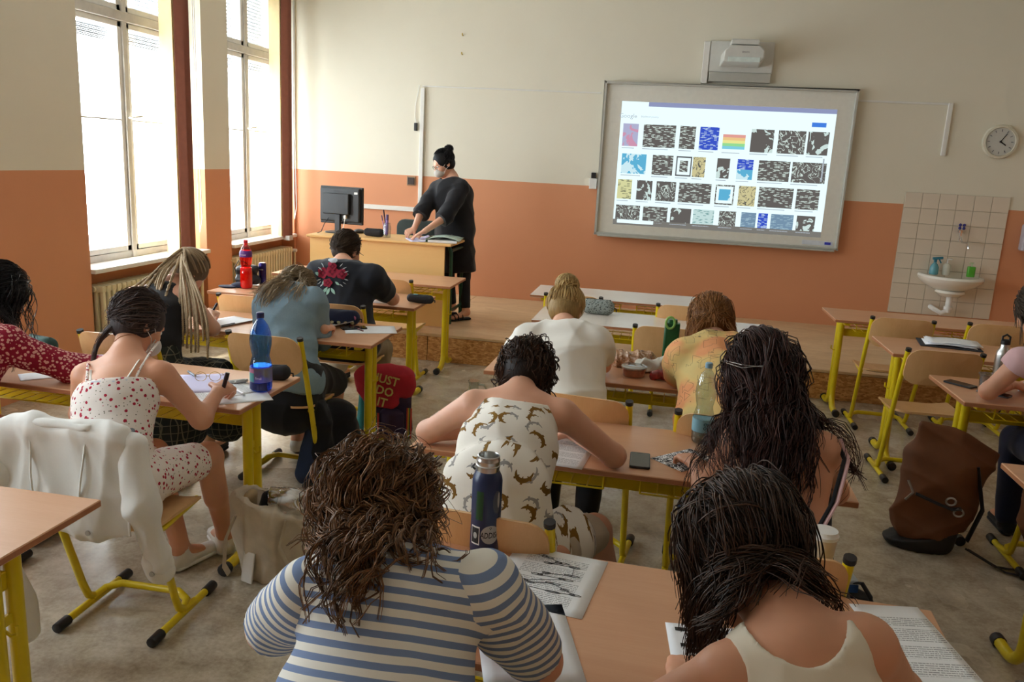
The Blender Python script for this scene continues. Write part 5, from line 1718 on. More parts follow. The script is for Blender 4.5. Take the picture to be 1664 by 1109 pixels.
# ================================================================== student in the red floral dress
J = legs(dict(P=(-2.73, 2.54, .55), N=(-2.80, 2.90, .975), H=(-2.84, 3.07, 1.07), SL=(-2.97, 2.83, .91), SR=(-2.635, 2.87, .92), EL=(-3.05, 2.98, .78), WL=(-2.88, 3.18, .785), ER=(-2.44, 3.00, .80), WR=(-2.22, 3.12, .79)))
p = Person('person with black wavy hair in a dark red floral dress', J, frame((.1, .8, -.55)))
p.hand('L', (.4, .8, 0), (0, 0, -1)); p.hand('R', (.9, .3, 0), (0, 0, -1), curl=(30, 35, 25))
p.skin(SKIN, .013)
p.garment('floral_dress', SHIRT(.018, 1.0) + [('farmL', 0, .6, .03, 1, (0, 1)), ('farmR', 0, .6, .03, 1, (0, 1)), ('thighL', 0, .9, .035), ('thighR', 0, .9, .035)], C_RED, vox=.011, fold=.012, seed=16,
          extra=[Ell(p.J['SR'] + V(-.01, .0, .025), (.075, .075, .06)), Ell(p.J['SL'] + V(.01, .0, .025), (.075, .075, .06)), Seg((-2.73, 2.62, .70), (-2.73, 2.52, .36), .16, .27, .14, .22, (1, 0, 0))], k=.03, cuts=[((0, 0, .36), (0, 0, -1))])
cap = cap_mesh(p.J['H'], p.R, 1.04, .022)
S_ = strands(p.J['H'], p.R, 380, .34, lambda u: V(u[0] * .7, -.6, -.7), seed=81, grav=.2, curl=.012, curl_f=34, vol=.04, kids=6, spread=.014, seg=20, colliders=p.colliders(.025), frizz=.001, tip=.7)
hair_obj(p, H_BLACK, S_, cap=cap, under=1, us=1.26)
shoes(p, C_BLACK)

# ================================================================== student with long braids
J = legs(dict(P=(-2.57, 3.70, .55), N=(-2.65, 4.03, 1.00), H=(-2.635, 4.21, 1.055), SL=(-2.80, 3.94, .945), SR=(-2.50, 3.98, .955), EL=(-2.93, 4.12, .79), WL=(-2.76, 4.34, .785), ER=(-2.395, 4.03, .785), WR=(-2.555, 4.28, .80), Wst=(-2.58, 3.76, .74), Ch=(-2.61, 3.87, .87)))
p = Person('person with long light brown braids in a black top and plaid skirt', J, frame((.25, .62, -.75)))
p.hand('R', (-.25, .9, .1), (-.4, 0, -1), curl=(45, 45, 25)); p.hand('L', (.4, .8, 0), (0, 0, -1))
p.skin(SKIN, .013)
p.garment('black_top', [('hips', 0, 1, .010), ('waist', 0, 1, .010), ('chest', 0, 1, .010, .9), ('girdle', .2, .8, .006)], C_BLACK, fold=.005, seed=17)
p.garment('plaid_skirt', [('pelvis', 0, 1, .03), ('thighL', 0, .95, .03), ('thighR', 0, .95, .03)], C_PLAID, vox=.013, fold=.012, seed=18, extra=[Seg((-2.57, 3.74, .66), (-2.54, 3.72, .36), .16, .28, .13, .22, (1, 0, 0)), Seg((-2.42, 4.1, .50), (-2.38, 4.12, .22), .10, .12)])
cap = cap_mesh(p.J['H'], p.R, 1.0, .012)
bt = []
C_, R_ = p.J['H'], p.R
knot = C_ + R_ @ V(0, -.10, .05)
rs = np.random.RandomState(7)
S_ = gather(C_, R_, 110, V(0, -.9, .4), seed=91, kids=1, vol=.004, wob=.001, sc=1.10)
def braid_path(A_, via, B_, n=34):
    tt = np.linspace(0, 1, n)[:, None]
    return (1 - tt) ** 3 * A_ + 3 * tt * (1 - tt) ** 2 * via[0] + 3 * tt ** 2 * (1 - tt) * via[1] + tt ** 3 * B_
ends = [((190 + 6 * i + rs.rand() * 14, 560 - abs(i - 5) * 9 + rs.rand() * 30), 3.82) for i in range(10)] + [((196 + 5 * i + rs.rand() * 12, 545 - abs(i - 6) * 6 + rs.rand() * 30), 3.80) for i in range(13)] + [((288 + 4.5 * i + rs.rand() * 5, 545 + rs.rand() * 40), 3.82) for i in range(12)] + [((268, 500), 3.84), ((185, 520), 3.86), ((178, 500), 3.9)]
for i, (e, yy) in enumerate(ends):
    B_ = at(e[0], e[1], y=yy) + V(0, -.03 * rs.rand(), 0)
    A_ = knot + rs.normal(size=3) * .016
    left = e[0] < 262
    m1 = at((258 if left else 296) + rs.rand() * 20 - 10, 436 + rs.rand() * 8, y=3.98) + V(0, 0, .02)
    m2 = at((e[0] * .6 + 250 * .4) if left else e[0], 470 + rs.rand() * 12, y=3.84)
    bt.append(braid_path(A_, (m1, m2), B_))
br = MB()
tw = []
for c in bt:                      # each braid: three strands wound round each other
    T = np.gradient(c, axis=0); T /= np.linalg.norm(T, axis=1, keepdims=True)
    A1 = np.cross(T, V(.3, .5, .8)); A1 /= np.linalg.norm(A1, axis=1, keepdims=True); B1 = np.cross(T, A1)
    L_ = np.concatenate([[0], np.cumsum(np.linalg.norm(np.diff(c, axis=0), axis=1))])
    c2 = np.array([np.interp(np.linspace(0, L_[-1], 60), L_, c[:, q]) for q in range(3)]).T
    A2 = np.array([np.interp(np.linspace(0, L_[-1], 60), L_, A1[:, q]) for q in range(3)]).T; B2 = np.array([np.interp(np.linspace(0, L_[-1], 60), L_, B1[:, q]) for q in range(3)]).T
    for k3 in range(3):
        a = np.linspace(0, L_[-1], 60) * 190 + k3 * 2.094
        tw.append(c2 + A2 * (np.cos(a) * .0042)[:, None] + B2 * (np.sin(a) * .0042)[:, None])
tw = np.array(tw)
for i in range(len(bt)):
    v, f = strand_mesh(tw[3 * i:3 * i + 3], .0058, .0036, 4)
    mesh_obj('braid', v, f, H_BRAID, p.root)
hair_obj(p, H_BRAID, S_, cap=cap, r0=.006, r1=.006, sides=5)
v, f = strand_mesh(np.array([[knot + R_ @ V(.035 * math.cos(a), .01 * math.sin(2 * a), .035 * math.sin(a)) for a in np.linspace(0, 6.28, 20)]]), .010, .010, 8)
mesh_obj('braid_knot', v, f, H_BRAID, p.root)
shoes(p, C_BLACK)

# ================================================================== student in the denim jacket
N_ = at(470, 474, y=4.26)
J = legs(dict(P=(-1.95, 3.98, .55), N=N_, H=at(484, 474, y=4.44), SL=at(432, 496, y=4.17), SR=at(510, 490, y=4.22), EL=at(440, 540, y=4.38), WL=at(500, 515, y=4.55), ER=at(521, 552, y=4.28), WR=at(530, 536, z=.80) + V(-.02, .02, 0),
              KR=at(545, 622, y=4.40), AR=at(540, 712, z=.11)))
p = Person('person with ash blond wavy hair in a light denim jacket, bent low over the desk', J, frame((.15, .72, -.65)))
p.hand('R', (0, .95, .05), (-.4, 0, -1), curl=(45, 45, 25)); p.hand('L', (.4, .8, 0), (0, 0, -1))
p.skin(SKIN, .013)
djk = p.garment('denim_jacket', SHIRT(.026, 1.0) + [('farmL', 0, .85, .022, 1, (0, 1)), ('farmR', 0, .85, .020, 1, (0, 1))], C_DENIM, fold=.012, seed=19, k=.03, cuts=[((-1.95, 3.98, .50), (0, -.2, -1))],
          extra=[Seg(p.J['N'] + V(-.05, -.02, .0), p.J['N'] + V(.05, -.02, .0), .062, None, .06)])
p.garment('skirt', [('pelvis', 0, 1, .02), ('thighL', 0, .92, .03), ('thighR', 0, .92, .03)], C_BLACK, fold=.008, seed=20, extra=[Seg((-1.95, 4.02, .60), (-1.95, 4.0, .44), .17, .22, .14, .2, (1, 0, 0))])
cap = cap_mesh(p.J['H'], p.R, 1.03, .018)
S_ = strands(p.J['H'], p.R, 330, .36, lambda u: V(u[0] * .8 - .45, -.8, -.2), seed=95, grav=.10, curl=.009, curl_f=42, vol=.035, kids=6, spread=.013, seg=18, colliders=p.colliders(.035), frizz=.001, tip=.7, len_var=.35, pull=at(430, 492, y=4.05), pw=.35)
TR = tress(p, [djk, p.body], (-.03, -.07, .05), [(462, 462, 8), (448, 470, 10), (436, 484, 9), (430, 502, 8)], n=110, curl=.006, curl_f=45, seed=35, lift=.022, kids=6, spread=.008, w0=.03)
TR2 = tress(p, [djk, p.body], (.03, -.06, .05), [(492, 470, 8), (485, 482, 8), (478, 492, 6)], n=40, curl=.006, curl_f=45, seed=36, lift=.014, kids=5, spread=.007, w0=.03)
hair_obj(p, H_ASH, S_, cap=cap, under=1.2, us=1.10, wav=.003, more=[(TR, .0016, .0007), (TR2, .0016, .0007)])
shoes(p, C_WHITE)

# ================================================================== man in the black T-shirt
J = legs(dict(P=(-1.97, 4.93, .57), N=at(556, 428, y=5.12), H=at(563, 408, y=5.26), SL=at(518, 446, y=5.02), SR=at(606, 452, y=5.06), EL=at(515, 492, y=5.22), WL=at(560, 490, y=5.44), ER=at(638, 486, z=.80), WR=at(600, 478, z=.79),
              KR=at(618, 565, y=5.22), KL=at(560, 560, y=5.25), AR=at(606, 650, z=.11), AL=at(550, 600, z=.11)))
p = Person('man in a black T-shirt with a red rose print on the back', J, frame((.25, .85, -.45)), scale=1.08, fem=False)
p.hand('R', (-.8, .5, 0), (0, 0, -1)); p.hand('L', (.4, .8, 0), (0, 0, -1))
p.skin(SKIN, .013)
tee = p.garment('black_tshirt', SHIRT(.026, .72), C_BLACKT, vox=.011, fold=.012, seed=23, k=.035)
p.garment('trousers', TROU(.016, 1.0, .9), C_KHAKI, fold=.01, seed=24)
cap = cap_mesh(p.J['H'], p.R, 1.07, .003, low=-.05)
S_ = strands(p.J['H'], p.R, 900, .022, lambda u: V(0, -.4, -.5), seed=97, grav=.05, vol=.006, kids=3, spread=.006, seg=3, sc=1.07, scalp=lambda v: not (v[1] > .45 and v[2] < .55) and v[2] > -.42)
hair_obj(p, H_SHORT, S_, cap=cap, r0=.0012, under=1, us=1.03)
MB(Matrix.Translation(-p.root.location)).tube([tuple(p.J['H'] + p.R @ V(.079, -.01, .01)), tuple(p.J['H'] + p.R @ V(.077, .09, .012))], .002, 5).build('glasses_arm', M_INK, p.root, smooth=True)
shoes(p, C_BLACK)
# rose print: flat shapes laid on the shirt
def decal(obj, root, polys, mats, names, lift=.0025):
    me = obj.data
    T = BVHTree.FromPolygons([v.co.copy() for v in me.vertices], [tuple(f.vertices) for f in me.polygons])
    src = Vector(CAM) - root.location
    for lev, (poly, m_, nm) in enumerate(zip(polys, mats, names)):
        vs, fs = [], []
        cx = sum(q[0] for q in poly) / len(poly); cy = sum(q[1] for q in poly) / len(poly)
        rings = 4
        allp = [(cx, cy)] + [(cx + (x - cx) * r / rings, cy + (y - cy) * r / rings) for r in range(1, rings + 1) for x, y in poly]
        ok = True
        for px, py in allp:
            d = FW + (px - 832) / F_PX * RT - (py - 554.5) / F_PX * UP
            h, n_, i, ds = T.ray_cast(src, Vector(unit(d)))
            if h is None: ok = False; break
            vs.append(h + n_ * (lift + .0006 * lev))
        if not ok: continue
        n = len(poly)
        fs = [(0, 1 + i, 1 + (i + 1) % n) for i in range(n)]
        for r in range(rings - 1):
            for i in range(n):
                a, b = 1 + r * n + i, 1 + r * n + (i + 1) % n
                fs.append((a, a + n, b + n, b))
        MB().add(vs, fs).build(nm, m_, root, smooth=True)
def blob(cx, cy, r, k=5, amp=.18, n=22, ph=0.0, sy=1.0):
    return [(cx + r * (1 + amp * math.cos(k * a + ph)) * math.cos(a), cy + sy * r * (1 + amp * math.cos(k * a + ph)) * math.sin(a)) for a in [2 * PI * i / n for i in range(n)]]
def leaf(x0, y0, x1, y1, w):
    dx, dy = x1 - x0, y1 - y0; L = math.hypot(dx, dy); nx_, ny_ = -dy / L, dx / L
    up = [(x0 + dx * t + nx_ * w * math.sin(PI * t), y0 + dy * t + ny_ * w * math.sin(PI * t)) for t in (0, .25, .5, .75, 1)]
    dn = [(x0 + dx * t - nx_ * w * math.sin(PI * t), y0 + dy * t - ny_ * w * math.sin(PI * t)) for t in (.75, .5, .25)]
    return up + dn
M_ROSE = cloth('rose print', (158, 36, 58), (120, 24, 44)); M_ROSE2 = cloth('dark rose print', (104, 20, 38)); M_PRW = cloth('pale green print', (150, 186, 172)); M_PRG = cloth('grey white print', (176, 182, 186))
pol, mt, nm = [], [], []
for (x0, y0, x1, y1, w_) in ((522, 448, 512, 443, 3), (555, 447, 567, 446, 3), (533, 466, 524, 478, 2.5), (536, 468, 531, 480, 2.5), (538, 468, 545, 479, 2.5), (530, 455, 524, 462, 2), (545, 458, 552, 464, 2)):
    pol.append(leaf(x0, y0, x1, y1, w_)); mt.append(M_PRW); nm.append('leaf_print')
for cx, cy, r in ((525, 444, 8.5), (541, 442, 9.5), (556, 446, 8.0), (534, 460, 7.0), (541, 434, 6.5)):
    pol.append(blob(cx, cy, r, 5, .12)); mt.append(M_ROSE); nm.append('rose_print')
    pol.append(blob(cx, cy, r * .55, 4, .25)); mt.append(M_ROSE2); nm.append('rose_print')
    pol.append(blob(cx, cy, r * .25, 3, .2)); mt.append(M_ROSE); nm.append('rose_print')
for a in (-.9, -.6, -.3, .3, .6, .9, 2.3, 2.6, -2.3, -2.6, 2.9):
    cx, cy = 541, 449
    pol.append(leaf(cx + 19 * math.cos(a), cy + 17 * math.sin(a), cx + 27 * math.cos(a), cy + 24 * math.sin(a), .8)); mt.append(M_PRG); nm.append('ray_print')
pol.append(blob(542, 427, 7, 2, .0, sy=.35)); mt.append(M_PRG); nm.append('ribbon_print')
decal(tee, p.root, pol, mt, nm)

# ================================================================== teacher
gz = SH
TS = 1.0
fT = unit(V(-.62, -.78, 0)); rT = np.cross(fT, V(0, 0, 1))
Nt = at(737, 291, y=7.60)
J = dict(P=at(742, 372, y=7.66), N=Nt, H=at(721, 266, y=7.56), SR=at(709, 308, y=7.58), SL=at(751, 305, y=7.47), ER=at(684, 346, y=7.44), EL=at(724, 353, y=7.32), WR=at(673, 372, y=7.30), WL=at(690, 376, y=7.16),
         KR=at(728, 446, y=7.66), KL=at(754, 448, y=7.58), AR=at(735, 497, y=7.72), AL=at(757, 503, y=7.52))
J['AR'][2] = J['AL'][2] = gz + .09
J['TR'] = J['AR'] + V(-.13, -.09, -.06); J['TL'] = J['AL'] + V(-.10, -.13, -.06)
p = Person('masked teacher in a loose black dress standing at her desk', J, frame(V(-.70, -.52, -.50)), name='person')
dz = SH + .768
p.hand('R', (-.5, -.6, -.35), (-.3, .3, -1), curl=(50, 50, 35), thumb=(30, 30, 20)); p.hand('L', (-.75, -.25, -.42), (0, 0, -1), curl=(8, 12, 10))
p.skin(SKIN, .013)
c_ = (p.J['AL'] + p.J['AR']) / 2
dr = [('hips', 0, 1, .03), ('waist', 0, 1, .035), ('chest', 0, 1, .03), ('girdle', 0, 1, .014), ('trapL', .62, 1, .008), ('trapR', .62, 1, .008), ('uarmL', 0, .5, .016), ('uarmR', 0, .5, .016), ('uarmL', .4, 1, .034, 1, (0, 1)), ('uarmR', .4, 1, .034, 1, (0, 1)), ('farmL', 0, .22, .038, 1, (0, 1)), ('farmR', 0, .22, .038, 1, (0, 1))]
p.garment('black_dress', dr, C_BLACK, fold=.009, seed=25, k=.04, extra=[Seg(p.J['N'] - V(0, 0, .18), at(741, 440, y=7.62), .18, .205, .15, .17, p.side, cap=(0, 1)), Ell(p.J['P'] + (p.J['N'] - p.J['P']) * .62 + fT * .07, (.15, .13, .13)), Ell(p.J['N'] + fT * .07 + V(0, 0, .02), (.065, .065, .06), op=-1, k=.01)])
p.garment('leggings', [('thighL', .4, 1, .006), ('thighR', .4, 1, .006), ('shinL', 0, .93, .006), ('shinR', 0, .93, .006), ('calfL', 0, 1, .004), ('calfR', 0, 1, .004)], C_BLACK, fold=0)
cap = cap_mesh(p.J['H'], p.R, 1.0, .008)
bunp = p.J['H'] + p.R @ V(.0, -.105, .092)
S_ = gather(p.J['H'], p.R, 260, V(0, -.72, .70), seed=98, kids=4, vol=.010, sc=1.08, scalp=lambda u: not (u[1] > .18 and u[2] < .80) and u[2] > -.5)
cap = cap_mesh(p.J['H'], p.R, 1.0, .008, face=.040, extra=[Ell(bunp, (.036, .036, .032), p.R, k=.01), Ell(p.J['H'] + p.R @ V(0, .105, .035), (.062, .055, .050), p.R, op=-1, k=.008)])
loops = []
for i in range(90):
    n1_ = unit(rs.normal(size=3)); u1 = unit(np.cross(n1_, V(.3, .5, .8))); u2 = np.cross(n1_, u1); rr = .026 + rs.rand() * .018
    tt = rs.rand() * 6.28 + np.linspace(0, 3.6, 14)
    loops.append(bunp + n1_ * rs.normal() * .01 + np.outer(np.cos(tt), u1) * rr + np.outer(np.sin(tt), u2) * rr)
hair_obj(p, H_BLACK, S_, cap=cap, more=[(np.array(loops), .002, .0012)])
mask_on(p, cloth('patterned grey mask', (196, 190, 182), weave=False))
gl = MB()
T = lambda *q: tuple(p.J['H'] + p.R @ V(*q) - np.array(p.root.location))
for q in (-1, 1):
    MB().tube([T(q * .031 + .024 * math.cos(a), .096, .004 + .017 * math.sin(a)) for a in np.linspace(0, 2 * PI, 17)], .0016, 5).build('glasses_rim', M_INK, p.root, smooth=True)
    MB().tube([T(q * .055, .095, .008), T(q * .078, .05, .010), T(q * .080, -.01, .008)], .0014, 5).build('glasses_arm', M_INK, p.root, smooth=True)
MB().tube([T(-.008, .098, .006), T(.008, .098, .006)], .0016, 5).build('glasses_bridge', M_INK, p.root, smooth=True)
for q in 'LR':      # sandals
    A_, T_ = p.J['A' + q], p.g['foot' + q].b
    d = unit((T_ - A_) * V(1, 1, 0)); sx = np.cross(d, V(0, 0, 1))
    h0 = A_ * V(1, 1, 0) - d * .04 + V(0, 0, gz + .012)
    v, f = sdf_mesh([Seg(h0, h0 + d * .22, .034, .038, .012, .010, sx)], .006, .01)
    sol = mesh_obj('sandal', v, f, C_BLACK, p.root)
    for t_ in (.10, .15, .19):
        c0_ = h0 + d * t_
        pts = [c0_ + sx * .04 * math.cos(a) + V(0, 0, .062 - .16 * (t_ - .1)) * math.sin(a) for a in np.linspace(0, PI, 9)]
        MB(Matrix.Translation(-p.root.location)).tube([tuple(x) for x in pts], .005, 6).build('sandal_strap', C_BLACK, p.root, smooth=True)

# ================================================================== student at the right edge
J = legs(dict(P=(1.98, 4.02, .55), N=(1.86, 4.22, 1.02), H=(1.83, 4.40, 1.17), SL=(1.70, 4.15, .97), SR=(2.02, 4.17, .96), EL=(1.60, 4.20, .80), WL=(1.78, 4.42, .79), ER=(2.14, 4.30, .79), WR=(1.98, 4.50, .785)))
p = Person('person at the right edge resting a bare arm beside the steel bottle', J, frame((-.1, .8, -.4)))
p.hand('L', (.8, .5, 0), (0, 0, -1)); p.hand('R', (-.5, .8, 0), (0, 0, -1))
p.skin(SKIN2, .013)
p.garment('pink_top', SHIRT(.014, .25), C_PINK, fold=.008, seed=27)
p.garment('trousers', TROU(.014), C_NAVY, vox=.013, fold=.008, seed=6)
cap = cap_mesh(p.J['H'], p.R, 1.03, .014)
S_ = strands(p.J['H'], p.R, 240, .20, lambda u: V(u[0] * .6, -.7, -.6), seed=99, grav=.15, curl=.004, vol=.02, kids=6, spread=.01, seg=12, colliders=p.colliders())
hair_obj(p, H_SHORT, S_, cap=cap, under=1, us=1.18)
shoes(p, C_BLACK)
# ------------------------------------------------------------------ things on the desks and the floor
DZ = 0.7495
K_RED = clear_mat('red clear plastic', (255, 60, 60), .05); K_BLUE = clear_mat('blue clear plastic', (120, 185, 250), .05); K_CLR = clear_mat('clear plastic', (232, 240, 242), .06)
K_LIQR = simple('red drink', (226, 36, 40), .1, var=.01, spec=.6); K_LIQB = clear_mat('water in blue plastic', (90, 165, 250), .10)
K_LIQB2 = clear_mat('clear water', (214, 232, 238), .10)
K_GREYF = simple('dark grey fabric', (52, 52, 58), .85, bump=.2); K_SLATE = simple('phone glass', (36, 40, 46), .12, spec=.6); K_PHB = simple('phone body', (28, 30, 34), .4)
def printed(name, kind='text'):
    t = NT(name)
    v = t.coords()
    sp = t.n('ShaderNodeSeparateXYZ'); t.l(v, sp.inputs[0])
    x, y = sp.outputs[0], sp.outputs[1]
    if kind == 'text':
        line = t.math('LESS_THAN', t.math('FRACT', t.math('MULTIPLY', y, 125)), .42)
        n = t.n('ShaderNodeTexNoise', i_Scale=1.0, i_Detail=1.0)
        cb = t.n('ShaderNodeCombineXYZ'); t.l(t.math('MULTIPLY', x, 260), cb.inputs[0]); t.l(t.math('FLOOR', t.math('MULTIPLY', y, 125)), cb.inputs[1]); t.l(cb.outputs[0], n.inputs['Vector'])
        word = t.math('GREATER_THAN', n.outputs['Fac'], .44)
        n2 = t.n('ShaderNodeTexNoise', i_Scale=1.0, i_Detail=0.0)
        cb2 = t.n('ShaderNodeCombineXYZ'); t.l(t.math('FLOOR', t.math('MULTIPLY', y, 22)), cb2.inputs[0]); t.l(cb2.outputs[0], n2.inputs['Vector'])
        para = t.math('GREATER_THAN', t.math('FRACT', t.math('MULTIPLY', y, 15)), .2)
        inx = t.math('LESS_THAN', t.math('ABSOLUTE', x), .082); iny = t.math('LESS_THAN', t.math('ABSOLUTE', y), .118)
        m = t.math('MULTIPLY', t.math('MULTIPLY', line, word), t.math('MULTIPLY', para, t.math('MULTIPLY', inx, iny)))
        t.color(t.mix(t.math('MULTIPLY', m, .62), (238, 238, 238), (40, 40, 44)))
    else:
        vo = t.noise(v, 60, 3, .6, 2.0)
        m = t.math('MULTIPLY', t.math('LESS_THAN', vo, .52), t.math('MULTIPLY', t.math('LESS_THAN', t.math('ABSOLUTE', x), .080), t.math('LESS_THAN', t.math('ABSOLUTE', y), .11)))
        t.color(t.mix(m, (236, 236, 236), (34, 34, 38)))
    t.set(.6, 0, .3)
    return t.m
K_TEXT = printed('printed page'); K_DRAWN = printed('blacked out page', 'art'); K_LAV = simple('lavender paper', (206, 200, 232), .6, var=.01)
def at_rz(p, q):
    return math.atan2(q[1] - p[1], q[0] - p[0])
def paper(label, x, y, rz, w=.21, h=.297, mat=None, z=DZ, curl=0.0, group=None, cat='paper'):
    m = MB()
    def fn(u, v):
        return ((u - .5) * w, (v - .5) * h, .0010 + curl * (u * u + .3 * v) ** 2)
    m.grid(fn, 9, 9)
    o = m.build('paper', mat or M_PAPER, smooth=True, thick=.0007)
    o.location = (x, y, z); o.rotation_euler = (0, 0, rz)
    return tag(o, label, cat, group)
def lathe_thing(parent, name, prof, mat, seg=28, **kw):
    return MB().lathe(prof, seg).build(name, mat, parent, smooth=True, **kw)
def big_bottle(name, label, x, y, kmat, capm, liq, lvl, H=.33, R=.044):
    r = thing(name, label, 'bottle', (x, y, DZ))
    s = H / .33; k = R / .044
    pr = [(0, .004), (.030, 0), (.040, .006), (.044, .02), (.044, .10), (.043, .118), (.036, .145), (.034, .155), (.038, .175), (.043, .20), (.044, .225), (.040, .255), (.030, .285), (.018, .303), (.0135, .308), (.0135, .318)]
    pr = [(a * k, b * s) for a, b in pr]
    lathe_thing(r, 'bottle_shell', pr, kmat)
    lathe_thing(r, 'cap', [(0, .318 * s), (.0155 * k, .316 * s), (.0155 * k, .335 * s), (.012 * k, .338 * s), (0, .338 * s)], capm)
    li = [(a * .95, b) for a, b in pr if b < lvl * s]
    li = [(0, .006)] + li[1:] + [(li[-1][0], lvl * s), (0, lvl * s)]
    lathe_thing(r, 'drink', li, liq)
    return r, s, k
r, s, k = big_bottle('soda_bottle', 'tall red plastic bottle on the desk by the radiator', -2.985, 5.50, K_RED, simple('red cap', (200, 30, 50), .4), K_LIQR, .145, H=.345)
lathe_thing(r, 'label', [(.0455, .232), (.0455, .262), (.040, .278)], simple('violet label', (92, 40, 130), .4))
lettering('label_mark', 'mattoni', .016, simple('pale lettering', (240, 220, 240), .5), r, Matrix.Translation((0, -.0475, .25)) @ R90)
r, s, k = big_bottle('water_bottle', 'large blue plastic water bottle on the end of the desk', -1.649, 3.15, K_BLUE, simple('dark blue cap', (22, 34, 92), .4), K_LIQB, .112, H=.335, R=.046)
lathe_thing(r, 'label', [(.0470, .045), (.0470, .108)], clear_mat('blue tinted label', (96, 160, 220), .25, .3))
def curved_patch(r, z0, z1, a0, a1, n=10):
    vs = []; fs = []
    for i in range(n + 1):
        a = a0 + (a1 - a0) * i / n
        vs += [(r * math.cos(a), r * math.sin(a), z0), (r * math.cos(a), r * math.sin(a), z1)]
    for i in range(n): fs.append((2 * i, 2 * i + 2, 2 * i + 3, 2 * i + 1))
    return MB().add(vs, fs)
curved_patch(.0476, .048, .086, -2.6, -1.75).build('label_patch', simple('teal label patch', (86, 160, 160), .4), r)
curved_patch(.0476, .086, .104, -2.6, -1.75).build('label_patch', simple('pink label patch', (190, 120, 150), .4), r)
curved_patch(.0476, .012, .044, -2.8, -.6).build('label_patch', simple('navy label patch', (20, 30, 96), .4), r)
lettering('label_mark', 'Small', .014, M_WHITE, r, Matrix.Translation((.012, -.0485, .066)) @ R90)
r, s, k = big_bottle('water_bottle', 'clear plastic water bottle with pale blue label before the yellow shirt', .205, 3.10, K_CLR, simple('pale blue cap', (140, 180, 200), .4), K_LIQB2, .05, H=.31, R=.040)
lathe_thing(r, 'label', [(.0412, .05), (.0412, .10)], simple('pale blue label', (130, 180, 196), .35))
lettering('label_mark', '99', .03, simple('dark teal print', (40, 90, 100), .5), r, Matrix.Translation((.012, -.0422, .076)) @ R90 @ Matrix.Rotation(PI / 2, 4, 'Z'))
r = thing('drink_can', 'slim dark violet drink can beside the red bottle', 'can', (-2.97, 5.72, DZ))
lathe_thing(r, 'can_body', [(0, .002), (.024, 0), (.029, .008), (.029, .150), (.024, .163), (.0235, .165)], simple('violet can', (44, 34, 104), .25, .6))
lathe_thing(r, 'lid', [(.0235, .163), (.022, .160), (0, .160)], M_METAL)
lettering('can_mark', 'THOSE', .014, M_WHITE, r, Matrix.Translation((0, -.0300, .115)) @ R90)
# black handbag and cap
def sdf_thing(name, label, cat, loc, parts, rz=0, group=None):
    r = thing(name, label, cat, loc, rz, group)
    for pn, prims, mat, vox, fold, extra in parts:
        v, f = sdf_mesh(prims, vox, extra.get('k', .015), extra.get('cuts', ()))
        if fold: v = folds(v, vnormals(v, f), fold, extra.get('seed', 1), extra.get('fs', 1.0))
        me_root = None
        o = mesh_obj(pn, v, f, mat, None)
        o.parent = r
        if extra.get('label'): o['label'] = extra['label']
    return r
LEA = simple('black leather', (30, 28, 32), .4, bump=.1)
r = sdf_thing('handbag', 'small black leather handbag on the desk left of the red bottle', 'bag', (-3.06, 5.66, DZ), [('bag_body', [Seg((-.06, 0, .035), (.07, 0, .035), .05, None, .035, None, (0, 1, 0)), Seg((-.06, 0, .11), (.06, 0, .12), .042, None, .03, None, (0, 1, 0))], LEA, .006, .006, dict(k=.05))])
MB().tube([(-.09, 0, .06), (-.105, 0, .12), (-.075, .01, .175), (-.02, .01, .165), (.02, .0, .13)], .006, 6, flat=.5).build('strap', LEA, r, smooth=True)
MB().tube([(-.06, -.01, .165), (-.05, -.03, .18), (-.03, -.03, .165)], .003, 6).build('buckle', M_METAL, r, smooth=True)
r = sdf_thing('peaked_cap', 'dark blue visor cap lying before the handbag', 'cap', (-3.08, 5.50, DZ), [('crown', [Ell((.03, .03, .0), (.075, .06, .035))], C_NAVY, .005, .003, dict(cuts=[((0, 0, .002), (0, 0, -1))])), ('peak', [Ell((-.04, -.02, .006), (.075, .05, .008))], C_NAVY, .004, 0, {})])
paper('small white note behind the red bottle on the desk', -2.90, 5.66, .4, .10, .12)
# pencil cases
def case(name, label, x, y, rz, L, rad, mat, hh=1.0, z=DZ, zipm=None):
    r = thing(name, label, 'pencil case', (x, y, z), rz)
    v, f = sdf_mesh([Seg((-L / 2 + rad, 0, rad * hh), (L / 2 - rad, 0, rad * hh), rad * hh, None, rad, None, (0, 0, 1)), ], .0045, .01, cuts=[((0, 0, .002), (0, 0, -1))])
    v = folds(v, vnormals(v, f), .003, 4, 2)
    o = mesh_obj('case_body', v, f, mat, None); o.parent = r
    MB().box((0, 0, 2 * rad * hh), (L * .75, .006, .003)).build('zip', zipm or M_BLACKP, r)
    MB().tube([(L / 2 - .01, 0, rad * hh), (L / 2 + .012, -.006, rad * .9 * hh), (L / 2 + .014, -.012, rad * .5 * hh)], .004, 6).build('zip_pull', zipm or M_BLACKP, r, smooth=True)
    return r
def speckle(name, base, dots, scale, size):
    t = NT(name); v = t.coords(); vo = t.n('ShaderNodeTexVoronoi', i_Scale=scale); t.l(v, vo.inputs['Vector'])
    m = t.math('LESS_THAN', vo.outputs['Distance'], size)
    t.color(t.mix(m, base, dots)); t.set(.8, 0, .2); return t.m
case('pencil_case', 'grey black-speckled cylinder pencil case by the blond bun', -.42, 5.66, -.02, .235, .052, speckle('speckled cloth', (146, 154, 150), (44, 46, 46), 95, .34))
r = case('pencil_case', 'dark pencil case with tiny pastel owls beside the denim student', -1.875, 4.585, .05, .235, .045, C_NAVY)
